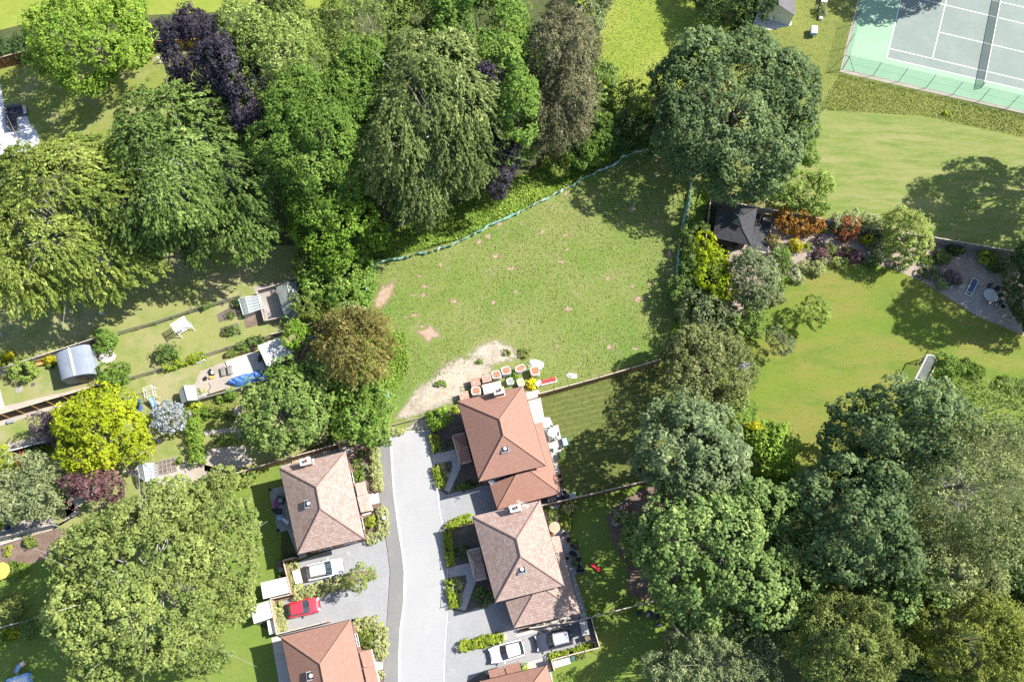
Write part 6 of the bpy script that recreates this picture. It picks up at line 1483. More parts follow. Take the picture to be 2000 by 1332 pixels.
BU('laurel_shrub', 'light green laurel clump nearer the brown-roofed left house', 'shrub', 482, 934, 16, 1.6, 'lf_pale', ry_px=13, scale=0.9)
# pavilion garden
for (n, a, b, r, ry, h, lf, lab, s) in [
    ('acer_shrub', 1552, 434, 46, 32, 2.6, 'lf_orange', 'big orange acer right of the black roofed pavilion', 'bush'), ('acer_shrub', 1652, 448, 27, 20, 2.0, 'lf_rust', 'rust red acer by the lawn fence', 'bush'),
    ('gold_shrub', 1556, 482, 11, 11, 1.2, 'lf_yellow', 'round bright yellow shrub on the gravel', 'tiny'), ('gold_shrub', 1577, 482, 7, 6, 0.7, 'lf_lime', 'smaller yellow shrub beside the round yellow one', 'tiny'),
    ('gold_shrub', 1655, 489, 10, 8, 1.0, 'lf_gold', 'golden shrub between two purple ones', 'tiny'), ('gold_shrub', 1693, 471, 11, 11, 1.2, 'lf_yellow', 'yellow shrub under the lawn fence', 'tiny'),
    ('purple_shrub', 1603, 503, 15, 17, 1.2, 'lf_maroon', 'large maroon shrub at the lawn edge of the gravel', 'tiny'), ('purple_shrub', 1669, 503, 14, 11, 1.0, 'lf_maroon', 'maroon shrub right of the golden one', 'tiny'),
    ('purple_shrub', 1638, 496, 6, 7, 0.8, 'lf_maroon', 'small maroon shrub left of the golden one', 'tiny'), ('purple_shrub', 1601, 474, 11, 10, 1.0, 'lf_purple', 'dark purple shrub in the middle of the gravel', 'tiny'),
    ('green_shrub', 1524, 499, 20, 18, 1.6, 'lf_fresh', 'smooth green mound shrub by the black decking', 'tiny'), ('white_shrub', 1548, 532, 17, 20, 1.2, 'lf_white', 'white flowering shrub at the lawn edge', 'tiny'),
    ('white_shrub', 1590, 517, 24, 18, 1.2, 'lf_varieg', 'cream variegated shrub mound at the lawn edge', 'tiny'), ('green_shrub', 1519, 547, 16, 20, 1.3, 'lf_fresh', 'fresh green shrub left of the white flowering one', 'bush'),
    ('green_shrub', 1508, 578, 22, 18, 1.3, 'lf_greyg', 'grey-green shrub at the lawn corner', 'bush'), ('green_shrub', 1642, 513, 16, 9, 0.9, 'lf_pale', 'pale green low shrub under the maroon one', 'tiny'),
    ('green_shrub', 1623, 488, 12, 12, 0.9, 'lf_olive', 'olive shrub right of the large maroon one', 'tiny'), ('green_shrub', 1720, 484, 22, 22, 1.8, 'lf_greyg', 'grey-green shrub left of the pale round tree', 'bush'),
    ('green_shrub', 1706, 514, 14, 9, 0.9, 'lf_mid', 'dark green low shrub at the lawn edge under the grey one', 'tiny'), ('green_shrub', 1760, 514, 22, 9, 0.9, 'lf_mid', 'dark green shrub below the pale round tree', 'bush'),
    ('green_shrub', 1608, 450, 8, 7, 0.7, 'lf_olive', 'small olive shrub between the two acers', 'tiny'), ('grey_shrub', 1816, 532, 22, 14, 0.9, 'lf_greyg', 'silvery shrub in the shade by the raised bed', 'tiny'),
    ('purple_shrub', 1857, 543, 14, 15, 1.2, 'lf_purple2', 'purple shrub in the shade left of the sun lounger', 'tiny'), ('white_shrub', 1840, 556, 10, 10, 0.8, 'lf_white', 'white flowering shrub below the shaded purple one', 'tiny'),
    ('green_shrub', 1838, 504, 14, 14, 1.0, 'lf_mid', 'green shrub right of the raised bed', 'tiny'), ('green_shrub', 1865, 488, 14, 10, 1.0, 'lf_dark', 'dark shrub under the lawn fence in the shade', 'tiny'),
    ('gold_shrub', 1926, 502, 15, 13, 1.3, 'lf_hedge', 'lime shrub in the shade under the lawn fence', 'tiny'), ('green_shrub', 1948, 521, 13, 13, 1.2, 'lf_mid', 'green shrub right of the shaded lime one', 'tiny'),
    ('fern_shrub', 1510, 470, 10, 12, 0.9, 'lf_gold', 'golden low shrub beside the black decking', 'tiny'),
    ('lilac_shrub', 1212, 1012, 16, 14, 1.2, 'lf_white', 'white flecked dark shrub on the shaded lawn edge', 'tiny'), ('lilac_shrub', 1226, 1045, 14, 18, 1.2, 'lf_mid', 'dark shrub below the white flecked one', 'tiny'), ('green_shrub', 1233, 1098, 13, 12, 0.9, 'lf_ygreen', 'yellowish low shrub at the shaded lawn edge', 'tiny'),
    ('round_shrub', 203, 664, 21, 22, 2.4, 'lf_fresh', 'round green shrub on the fence corner by the curved roof', 'bush'), ('round_shrub', 223, 737, 27, 30, 2.8, 'lf_fresh', 'green leafy shrub right of the curved roof shed', 'bush'),
    ('round_shrub', 327, 692, 18, 17, 1.7, 'lf_mid', 'round dark green shrub in the middle of the upper garden lawn', 'bush'), ('leafy_shrub', 46, 724, 24, 20, 2.0, 'lf_apple', 'leafy shrub left of the orange bench', 'bush'),
    ('gold_shrub', 17, 695, 11, 9, 0.9, 'lf_yellow', 'bright yellow shrub at the left edge', 'tiny'), ('gold_shrub', 97, 699, 9, 11, 1.2, 'lf_yellow', 'bright yellow shrub right of the orange bench', 'tiny'), ('lime_shrub', -2, 702, 10, 13, 1.0, 'lf_hedge', 'lime shrub cut by the left edge', 'tiny'),
    ('acer_shrub', 39, 896, 11, 12, 1.0, 'lf_red', 'small dark red acer at the left', 'tiny'), ('fern_shrub', 73, 881, 24, 13, 0.9, 'lf_weed', 'green ferny clump right of the red acer', 'tiny'), ('lime_shrub', 4, 898, 20, 27, 2.4, 'lf_lime', 'bright lime shrub cut by the left edge beside the red acer', 'bush'),
    ('lime_shrub', 284, 820, 13, 11, 1.2, 'lf_hedge', 'lime shrub between the golden tree and the silvery one', 'tiny'), ('topiary_ball', 350, 900, 4.5, 4.5, 0.7, 'lf_box', 'tiny clipped ball beside the planter grid', 'tiny'),
    ('topiary_shrub', 31, 1112, 18, 17, 1.8, 'lf_box', 'domed clipped shrub beside the yellow parasol', 'tiny'), ('topiary_shrub', 20, 1183, 25, 25, 2.2, 'lf_olive', 'big domed olive shrub at the bottom left edge', 'tiny'),
    ('leafy_shrub', 22, 1240, 18, 8, 0.8, 'lf_lime', 'yellow-green shrub under the low fence at the bottom left', 'tiny'), ('leafy_shrub', 3, 1253, 9, 14, 0.9, 'lf_fresh', 'green shrub cut by the bottom left edge', 'tiny'),
    ('flower_shrub', 380, 790, 12, 6, 0.9, 'lf_hedge', 'yellowish plants at the top of the allotment', 'tiny'), ('leafy_shrub', 445, 772, 16, 10, 1.1, 'lf_fresh', 'green plants at the upper right of the allotment', 'tiny'), ('leafy_shrub', 452, 812, 12, 9, 1.0, 'lf_mid', 'green plants at the right edge of the allotment', 'tiny'), ('leafy_shrub', 415, 805, 22, 13, 0.8, 'lf_weed', 'tall weeds in the middle of the allotment', 'tiny'),
    ('leafy_shrub', 440, 862, 20, 10, 0.6, 'lf_ygreen', 'low yellowish weeds below the allotment path', 'tiny'), ('leafy_shrub', 476, 852, 10, 14, 1.0, 'lf_mid', 'green weeds beside the narrow allotment path', 'tiny'),
    ('leafy_shrub', 58, 1060, 14, 8, 0.9, 'lf_ygreen', 'yellow-green plants in the planted beds left of the sage tree', 'tiny'), ('leafy_shrub', 16, 1076, 3, 10, 0.4, 'lf_hedge', 'row of lettuces in the planted beds', 'tiny'),
    ('leafy_shrub', 402, 600, 10, 8, 0.9, 'lf_fresh', 'small shrub on the upper rail fence', 'tiny'), ('leafy_shrub', 452, 646, 13, 8, 0.6, 'lf_mid', 'leafy vegetables in the lower bed', 'tiny'), ('leafy_shrub', 450, 616, 7, 5, 0.5, 'lf_mid', 'vegetable clump in the upper bed', 'tiny'), ('leafy_shrub', 466, 590, 9, 9, 0.9, 'lf_dark', 'dark shrub at the fence left of the glass lean-to', 'tiny'),
    ('leafy_shrub', 390, 764, 9, 7, 0.8, 'lf_varieg', 'pale flowering plants beside the small grey shed', 'tiny'), ('leafy_shrub', 0, 1026, 9, 9, 0.9, 'lf_hedge', 'lime plant at the left edge beside the barrels', 'tiny'), ('leafy_shrub', 430, 780, 8, 6, 0.8, 'lf_weed', 'green weeds below the low grey fence', 'tiny'),
    ('leafy_shrub', 1115, 995, 12, 12, 1.1, 'lf_varieg', 'pale bushy plants on the corner of the rear patio', 'tiny'), ('leafy_shrub', 1108, 1020, 8, 14, 1.0, 'lf_ygreen', 'yellow-green grasses at the rear patio edge', 'tiny'),
    ('green_shrub', 268, 42, 26, 20, 1.8, 'lf_mid', 'green shrub between the maple and the purple hedge', 'bush'), ('purple_shrub', 545, 4, 42, 8, 1.8, 'lf_purple', 'dark purple shrubs cut by the top edge', 'bush'),
    ('leafy_shrub', 1604, 22, 9, 11, 0.9, 'lf_greyg', 'planted tub on the grass at the top', 'tiny'), ('leafy_shrub', 1850, 224, 5, 5, 0.4, 'lf_hedge', 'small yellow plant in the rough grass under the tennis court', 'tiny'),
    ('leafy_shrub', 1430, 690, 26, 20, 1.6, 'lf_greyg', 'pale grey shrub at the east lawn edge by the white sheet', 'bush'), ('leafy_shrub', 1448, 668, 12, 26, 1.2, 'lf_ygreen', 'yellowish shrub strip at the east lawn edge', 'bush'),
    ('leafy_shrub', 1478, 610, 18, 18, 1.4, 'lf_mid', 'green shrub at the lawn corner below the grey-green tree', 'bush'), ('leafy_shrub', 935, 705, 6, 4, 0.3, 'lf_weed', 'weed tuft on the chalky ground', 'tiny'), ('leafy_shrub', 860, 750, 10, 6, 0.4, 'lf_weed', 'larger weed tuft on the chalky ground', 'tiny'),
    ('leafy_shrub', 1005, 740, 8, 10, 0.6, 'lf_weed', 'weeds between the grey sacks and the brick packs', 'tiny'), ('leafy_shrub', 990, 690, 9, 4, 0.3, 'lf_grass', 'grass tuft on the upper chalky patch', 'tiny'), ('leafy_shrub', 1025, 690, 8, 7, 0.4, 'lf_grass', 'grass tuft at the right end of the chalky patch', 'tiny'),
    ('leafy_shrub', 760, 843, 24, 5, 0.7, 'lf_varieg', 'scrubby plants along the road end kerb', 'tiny'), ('leafy_shrub', 890, 800, 8, 3, 0.5, 'lf_hedge', 'low lime plants at the north wall of the terracotta house', 'tiny')]:
    BU(n, lab, 'shrub', a, b, r, h, lf, s, ry_px=ry)
# ------------------------------------------------------------------ small things
def T(name, label, cat, px, py, group=None, z=0.0):
    x, y = G(px, py, z)
    return thing(name, label, cat, (x, y, z), 0, group), x, y
def pot(label, px, py, r, h, mat='terracotta', plant=None, group=None, pr=1.5, filled=True):
    t, x, y = T('plant_pot', label, 'plant pot', px, py, group)
    MB().lathe(x, y, [(r * .68, 0), (r * .92, h * .8), (r * 1.06, h * .82), (r * 1.06, h), (r * .9, h), (r * .86, h * .86)], 14, cap_top=False).build('pot', mat, t, smooth=False)
    MB().lathe(x, y, [(r * .86, h * .84), (0.01, h * .88)], 14).build('compost', 'compost', t)
    if plant:
        _seed[0] += 1; rng = np.random.default_rng(_seed[0]); R_ = r * pr
        D = sphere_dirs(rng, 26); D[:, 2] = np.abs(D[:, 2]); C = np.array([x, y, h + R_ * .35]) + D * R_ * rng.uniform(.5, 1, (26, 1)) * [1, 1, .8]
        st = dict(STY['tiny']); a = leaves_for(rng, C, _unit(D), np.zeros(26), st, None, .9)
        leaf_object('plant', *a, plant, t)
    return t
def slab_thing(name, label, cat, px, py, z0, L, W, h, a, mat, part='body', extra=None, bevel=0.02):
    t, x, y = T(name, label, cat, px, py)
    MB().obox(x, y, z0, L, W, h, a).build(part, mat, t, bevel=bevel)
    return t, x, y
def patio_chair(label, px, py, face, mat, group=None, s=1.0, z=0.0):
    t, x, y = T('patio_chair', label, 'chair', px, py, group)
    c, q = math.cos(face), math.sin(face)
    MB().obox(x, y, .40, .46 * s, .46 * s, .05, face).build('seat', mat, t, bevel=.01)
    MB().obox(x - c * .23 * s, y - q * .23 * s, .45, .05, .46 * s, .45, face).build('backrest', mat, t, bevel=.01)
    for u in (-1, 1):
        for v in (-1, 1):
            lx, ly = x + (c * u - q * v) * .2 * s, y + (q * u + c * v) * .2 * s
            MB().tube((lx, ly, 0), (lx, ly, .4), .02, n=5).build('leg', mat, t)
        MB().obox(x - q * u * .23 * s, y + c * u * .23 * s, .62, .42 * s, .05, .04, face).build('armrest', mat, t)
    return t
def round_table(label, px, py, r, h, top, leg, name='round_table'):
    t, x, y = T(name, label, 'table', px, py)
    MB().lathe(x, y, [(r * .97, h - .05), (r, h - .035), (r, h - .01), (r * .98, h)], 28).build('table_top', top, t)
    MB().tube((x, y, .03), (x, y, h - .05), .05, n=8).build('column', leg, t)
    b = MB()
    for k in range(4): b.tube((x, y, .1), (x + math.cos(k * 1.571) * r * .6, y + math.sin(k * 1.571) * r * .6, .02), .03, n=5)
    b.build('foot', leg, t)
    return t, x, y
A13 = R(13)
# --- stacks of building materials north of the terracotta house
def pallet_base(t, x, y, L, W, a):
    c, q = math.cos(a), math.sin(a); m = MB()
    for k in (-1, 0, 1): m.obox(x - q * k * W * .42, y + c * k * W * .42, 0, L, .09, .1, a)
    for k in range(5): m.obox(x + c * (k - 2) * L * .22, y + q * (k - 2) * L * .22, .1, .1, W, .022, a)
    m.build('pallet', 'wood_pale', t)
def brick_pack(label, px, py, L, W, h, a, top, side, band=True):
    t, x, y = T('brick_pack', label, 'brick pack', px, py, 'packs of building materials', 0)
    X, Y = G(px, py, h + .12); t.location = (X, Y, 0); x, y = X, Y
    pallet_base(t, x, y, L, W, a)
    c, q = math.cos(a), math.sin(a); m = MB(); nb = int(L / .23); nw = int(W / .23)
    rr = random.Random(int(px * 7 + py))
    for i in range(nb):
        for j in range(nw):
            u = (i + .5) / nb * L - L / 2; v = (j + .5) / nw * W - W / 2
            m.obox(x + c * u - q * v, y + q * u + c * v, .123, L / nb * .93, W / nw * .93, h - rr.choice((0, 0, 0, .06)), a, 0, 1)
    m.build('bricks', [side, top], t)
    return t
def sack_pack(label, px, py, L, W, h, a, fill):
    t, x, y = T('bulk_sack', label, 'bulk sack', px, py, 'packs of building materials')
    X, Y = G(px, py, h + .12); t.location = (X, Y, 0); x, y = X, Y
    pallet_base(t, x, y, L, W, a)
    c, q = math.cos(a), math.sin(a)
    def rr_ring(l, w, z, n=24, p=4.0):
        out = []
        for k in range(n):
            th = 2 * math.pi * k / n; ct, st = math.cos(th), math.sin(th); d = (abs(ct) ** p + abs(st) ** p) ** (-1 / p)
            u, v = l / 2 * ct * d, w / 2 * st * d; wob = 1 + .015 * math.sin(5 * th + px)
            out.append((x + (c * u - q * v) * wob, y + (q * u + c * v) * wob, z + .02 * math.sin(3 * th + py)))
        return out
    rings = [rr_ring(L * .96, W * .96, .123), rr_ring(L * 1.04, W * 1.05, .123 + h * .4), rr_ring(L, W, .12 + h * .95), rr_ring(L * .97, W * .97, .12 + h * 1.06), rr_ring(L * .80, W * .80, .12 + h * 1.02), rr_ring(L * .76, W * .76, .12 + h * .93)]
    m = MB()
    for r0, r1 in zip(rings[:-1], rings[1:]):
        for k in range(24): m.face([r0[k], r0[(k + 1) % 24], r1[(k + 1) % 24], r1[k]])
    m.build('sack', 'white_bag', t, smooth=True)
    m = MB(); rnd = random.Random(int(px)); nb = max(3, int(L * .8 / .22)); nw = max(3, int(W * .8 / .28))
    for i in range(nb):
        for j in range(nw):
            u = (i + .5) / nb * L * .74 - L * .37; v = (j + .5) / nw * W * .74 - W * .37
            m.obox(x + c * u - q * v, y + q * u + c * v, .12 + h * .7, L * .74 / nb * .95, W * .74 / nw * .95, h * .26 + rnd.uniform(-.02, .05), a + rnd.uniform(-.05, .05))
    m.build('contents', fill, t)
    return t
brick_pack('mottled brick pack against the house wall, lowest and leftmost of the stacks', 906.5, 773, 1.12, 1.0, .85, A13, 'paver_top', 'brick_stack')
brick_pack('mottled brick pack above the lowest left one', 928.5, 746, 1.12, 1.0, .85, A13, 'paver_top', 'brick_stack')
brick_pack('pale mottled brick pack right of the upper left one', 950.5, 739, 1.12, .9, .85, A13, 'paver_top', 'brick_stack')
sack_pack('white sack of red tiles between two mottled packs beside the chimney', 929.5, 763, 1.1, 1.0, .75, R(8), 'tile_orange')
sack_pack('white sack of red tiles right of the pale mottled pack', 969.5, 731.5, 1.1, .95, .8, A13, 'tile_orange')
sack_pack('white sack of red tiles in the middle of the upper row', 988.5, 723.5, 1.1, 1.0, .8, R(16), 'tile_orange')
sack_pack('long white sack of red tiles set askew at the right of the row', 1016, 719, 1.25, .75, .9, R(26), 'tile_orange')
sack_pack('white sack of red tiles at the right end of the row, next to crumpled sheeting', 1044.5, 724, 1.05, 1.15, .9, R(16), 'tile_orange')
brick_pack('wide pack of white blocks behind the chimney', 961.5, 757, 2.2, 1.2, .8, A13, 'block_white', 'white_bag')
sack_pack('grey rubble sack on the weeds', 996, 744.5, .8, .8, .7, A13, 'shed_grey')
sack_pack('white sack with yellow bits beside the roof corner', 1017, 746.5, .85, .9, .55, R(20), 'fl_gold')
sack_pack('half empty white sack beside the yellow flowers', 1051.5, 748, .5, .8, .4, R(-40), 'white_bag')
BU('yellow_flowers', 'clump of yellow flowers beside the roof corner', 'flowers', 1037, 750, 10, .6, 'fl_yellow', 'tiny', scale=.8)
def crumpled(name, label, cat, px, py, L, W, h, a, mat, seed, n=14):
    t, x, y = T(name, label, cat, px, py); rr = random.Random(seed); c, q = math.cos(a), math.sin(a); m = MB(); g = []
    ph = [rr.uniform(0, 6) for _ in range(6)]
    for i in range(n + 1):
        row = []
        for j in range(n + 1):
            u, v = (i / n - .5) * 2, (j / n - .5) * 2; rad = max(abs(u), abs(v)); edge = 1 + .10 * math.sin(4 * math.atan2(v, u) + ph[0]) + .06 * math.sin(9 * math.atan2(v, u) + ph[1])
            z = max(.015, h * (1 - rad ** 3) * (.65 + .35 * math.sin(u * 4 + ph[2]) * math.cos(v * 3.4 + ph[3])) + .05 * math.sin(u * 9 + v * 5 + ph[4]) * (1 - rad))
            X, Y = u * L / 2 * edge, v * W / 2 * edge; row.append((x + c * X - q * Y, y + q * X + c * Y, z))
        g.append(row)
    for i in range(n):
        for j in range(n): m.face([g[i][j], g[i + 1][j], g[i + 1][j + 1], g[i][j + 1]])
    m.build('cloth', mat, t, smooth=True); return t
crumpled('plastic_sheeting', 'crumpled white sheeting at the right end of the brick packs', 'sheeting', 1047, 711, 1.7, 1.0, .5, R(-15), 'white_plastic', 3)
crumpled('plastic_sheeting', 'small piece of white sheeting on the grass above the brown fence', 'sheeting', 1117, 734, 1.1, .6, .25, R(-10), 'white_plastic', 4)
crumpled('plastic_sheeting', 'white folded sheet at the edge of the east lawn', 'sheeting', 1452, 716, 1.5, 1.3, .7, R(-25), 'white_plastic', 5)
def red_rack():
    t, x, y = T('pallet_rack', 'red painted row of slatted ridge pieces lying against the brown fence', 'stack', 1071, 746); a = R(14); c, q = math.cos(a), math.sin(a)
    MB().obox(x, y, 0, 2.0, .6, .3, a).build('base', 'white_bag', t)
    for k in range(7):
        u = (k - 3) * .27; MB().obox(x + c * u - q * .08, y + q * u + c * .08, .305, .17, .5, .18 + .03 * (k % 2), a).build('slat', 'red_pallet', t)
    MB().obox(x - q * .12, y + c * .12, .50, 1.95, .06, .08, a).build('rail', 'red_pallet', t)
red_rack()
def site_pallet():
    t, x, y = T('site_pallet', 'pallet with white and dark bags at the meadow edge above the road end', 'pallet', 763, 771)
    pallet_base(t, x, y, 1.1, 1.0, R(5))
    for dx, dy, m, s in ((-.25, .2, 'white_bag', .5), (.25, .25, 'frame_grey', .45), (-.15, -.25, 'blue_light', .42), (.3, -.2, 'black_plastic', .35), (0, 0, 'white_bag', .4)):
        MB().obox(x + dx, y + dy, .123, s, s * .75, .28 + s * .2, dx * 3).build('bag', m, t, bevel=.06)
site_pallet()
# --- round the houses
def bollard(label, px, py):
    t, x, y = T('bollard_lamp', label, 'bollard', px, py)
    MB().lathe(x, y, [(.11, 0), (.11, .95), (.13, .96)], 14).build('column', 'metal_dark', t)
    MB().lathe(x, y, [(.22, .965), (.22, 1.02), (.15, 1.08), (.04, 1.1)], 16).build('head', 'white_plastic', t, smooth=True)
bollard('round white topped bollard lamp on the footway edge by the left front garden', 752, 1013)
slab_thing('drain_cover', 'small dark drain cover set in the left drive', 'drain cover', 680.5, 1081, Z(7), .42, .42, .015, R(15), 'shed_grey', 'lid', bevel=0)
slab_thing('utility_cover', 'small yellow cover at the top end of the footway', 'utility cover', 746, 852, .092, .22, .42, .012, R(4), 'yellow_canvas', 'lid', bevel=0)
def picnic_pallet(label, px, py, a, L=1.3, W=.9, n=6, mat='wood_pale', name='pallet_stack', cat='pallet'):
    t, x, y = T(name, label, cat, px, py); c, q = math.cos(a), math.sin(a)
    pallet_base(t, x, y, L, W, a)
    for k in range(n): u = (k - (n - 1) / 2) * L / n; MB().obox(x + c * u, y + q * u, .123, L / n * .7, W, .03, a).build('slat', mat, t)
picnic_pallet('yellowish timber pallet leaning space between the left house and its fence', 581, 897, A13)
slab_thing('plank_pile', 'long pale plank pile behind the left house', 'planks', 622, 887, 0, 2.9, .4, .25, A13, 'wood_cap', 'planks')
def armchair(label, px, py, a, mat='rattan', cush='shed_grey', s=.8):
    t, x, y = T('garden_armchair', label, 'armchair', px, py); c, q = math.cos(a), math.sin(a)
    MB().obox(x, y, .02, s, s, .30, a).build('base', mat, t, bevel=.02)
    MB().obox(x + c * .04, y + q * .04, .322, s * .66, s * .68, .12, a).build('cushion', cush, t, bevel=.03)
    MB().obox(x - c * s * .44, y - q * s * .44, .322, s * .12, s, .42, a).build('backrest', mat, t, bevel=.02)
    for v in (-1, 1): MB().obox(x + c * .05 - q * v * s * .43, y + q * .05 + c * v * s * .43, .322, s * .86, s * .12, .24, a).build('armrest', mat, t, bevel=.02)
armchair('dark rattan armchair with grey cushion on the rear patio of the left house', 549, 977, R(-103))
armchair('small dark armchair on the rear patio of the left house, nearer the barbecue', 544.5, 999, R(77), cush='cushion', s=.7)
crumpled('garden_cushions', 'heap of pink cushions on a dark chair behind the left house', 'cushions', 539, 983, .75, .85, .6, R(20), 'pink_plastic', 8)
for lab, a, b in (('black plant pot on the top corner of the left house patio', 528.5, 957), ('black plant pot half way along the left house patio edge', 536.3, 996), ('black plant pot on the bottom corner of the left house patio', 544.8, 1036)): pot(lab, a, b, .15, .35, 'black_plastic', group='black pots on the patio edge')
def kettle_bbq(label, px, py, r=.30, lid='black_plastic'):
    t, x, y = T('barbecue', label, 'barbecue', px, py)
    MB().lathe(x, y, [(r * .5, .48), (r * .9, .60), (r, .74), (r * .96, .76)], 18).build('bowl', 'black_plastic', t, smooth=True)
    l = MB().lathe(x, y, [(r * 1.02, .765), (r * .95, .88), (r * .6, 1.0), (.04, 1.05)], 18).build('lid', lid, t, smooth=True)
    MB().tube((x - .06, y, 1.08), (x + .06, y, 1.08), .02, n=5).build('handle', 'metal_dark', l)
    for k in range(3): MB().tube((x + math.cos(k * 2.094) * r * .5, y + math.sin(k * 2.094) * r * .5, .5), (x + math.cos(k * 2.094) * r, y + math.sin(k * 2.094) * r, 0), .02, n=5).build('leg', 'metal_dark', t)
kettle_bbq('round black barbecue with pale lid behind the left house', 551, 1012, .34, 'blue_light')
t, x, y = T('ironing_board', 'long white folding board standing beside the barbecue', 'board', 560, 1018)
MB().obox(x, y, .84, 1.1, .32, .035, R(-38)).build('board', 'white_plastic', t, bevel=.01)
for k in (-1, 1): MB().tube((x - .3 * k, y + .22 * k, 0), (x + .3 * k, y - .22 * k, .84), .018, n=5).build('leg', 'grey_plastic', t)
def barrel(label, px, py, r, h, mat, lidmat=None, name='water_butt', cat='water butt'):
    t, x, y = T(name, label, cat, px, py)
    MB().lathe(x, y, [(r * .85, 0), (r, h * .35), (r, h * .65), (r * .9, h)], 18).build('barrel', mat, t, smooth=True)
    MB().lathe(x, y, [(r * .93, h + .003), (r * .93, h + .04), (r * .5, h + .06)], 18).build('lid', lidmat or mat, t)
    MB().tube((x + r * .92, y, .25), (x + r * 1.2, y, .22), .02, n=5).build('tap', 'metal_dark', t)
barrel('dark water butt at the corner of the brown-roofed left house', 578, 1087, .32, .95, 'black_plastic')
slab_thing('log_basket', 'pinkish covered basket against the fence above the pale pent shed', 'basket', 548, 1103, 0, .6, .8, .55, R(10), 'bark_mulch', 'basket', bevel=.06)
slab_thing('garden_sack', 'blue-grey sack against the fence above the pale pent shed', 'sack', 551, 1114, 0, .55, .5, .5, R(30), 'frame_grey', 'sack', bevel=.1)
BU('bed_shrub', 'small olive shrub squeezed between fence and pale pent shed', 'shrub', 552, 1123, 5, .7, 'lf_olive', 'tiny')
# rear patio, terracotta house
round_table('round white garden table on the rear patio of the terracotta house', 1078.5, 847, .55, .72, 'white_plastic', 'grey_plastic')
for k, (dx, dy) in enumerate([(-7, 4), (-3, 10), (6, 10), (9, 1), (-1, -10), (-9, -3)]):
    patio_chair(['pale grey chair left below the round white table', 'pale grey chair just below the round white table', 'pale grey chair right below the round white table', 'pale grey chair right of the round white table', 'pale grey chair above the round white table', 'pale grey chair left of the round white table'][k], 1078.5 + dx, 847 + dy, math.atan2(dy, -dx), 'shed_grey', 'chairs round the white table', .9)
def planter_box(label, px, py, L, W, h, a, mat, inner='compost', plant=None):
    t, x, y = T('planter_box', label, 'planter', px, py); c, q = math.cos(a), math.sin(a); w = .06
    m = MB()
    for s in (-1, 1): m.obox(x - q * s * (W / 2 - w / 2), y + c * s * (W / 2 - w / 2), 0, L, w, h, a); m.obox(x + c * s * (L / 2 - w / 2), y + q * s * (L / 2 - w / 2), 0, w, W - 2 * w - .004, h - .003, a)
    m.build('box', mat, t); MB().obox(x, y, 0, L - 2 * w - .01, W - 2 * w - .01, h * .82, a).build('compost', inner, t)
    if plant:
        _seed[0] += 1; rng = np.random.default_rng(_seed[0]); n = int(40 * L * W) + 8
        uv = rng.uniform(-.42, .42, (n, 2)) * [L, W]; C = np.stack([x + c * uv[:, 0] - q * uv[:, 1], y + q * uv[:, 0] + c * uv[:, 1], h + rng.uniform(0, .15, n)], 1)
        leaf_object('plants', *leaves_for(rng, C, np.tile([0, 0, 1.0], (n, 1)), np.zeros(n), STY['tiny'], None, .9), plant, t)
    return t
planter_box('dark teal garden tray box on the edge of the striped turf', 1104, 864, .75, 1.0, .5, R(13), 'green_plastic', 'teal_glass')
patio_chair('pale green chair under the eave of the terracotta house', 1076.5, 881, R(180), 'teal_glass', s=1.0)
for lab, a, b, r, m, pl in (('grey pot at the lower right patio corner of the terracotta house', 1099, 887, .2, 'shed_grey', 'lf_mid'), ('grey pot on the right patio edge of the terracotta house', 1098, 874, .16, 'shed_grey', None), ('grey trough pot beside the lower right patio corner', 1096, 893, .22, 'shed_grey', 'lf_mid'), ('tall terracotta pot, topmost of the row at the lean-to corner', 1093, 931, .26, 'terracotta', None), ('large terracotta pot, second of the row at the lean-to corner', 1097.5, 943, .28, 'terracotta', None), ('small terracotta pot, third of the row at the lean-to corner', 1100.5, 950, .2, 'terracotta', 'lf_ygreen'), ('white pot with dark soil, lowest of the row at the lean-to corner', 1102.5, 963, .3, 'white_paint', None)):
    pot(lab, a, b, r, .45, m, pl)
kettle_bbq('domed purple-grey barbecue behind the fence of the terracotta house', 1106, 972, .38, 'cushion')
slab_thing('storage_crate', 'pale green plastic crate box by the fence end of the striped turf', 'crate', 1117, 970.5, 0, .9, .75, .55, R(12), 'teal_glass', 'crate', bevel=.03)
slab_thing('door_mat', 'dark mat on the paving beside the domed barbecue', 'mat', 1095, 975, Z(7), 1.0, .75, .02, R(13), 'rattan', 'mat', bevel=0)
slab_thing('door_mat', 'dark mat under the eave between the two right houses', 'mat', 1062, 978, Z(9), .8, .5, .02, R(13), 'rattan', 'mat', bevel=0)
slab_thing('timber_step', 'pale timber step slab at the top of the terracotta house patio', 'step', 1040, 775, Z(7), 1.5, 1.1, .12, R(13), 'wood_cap', 'step')
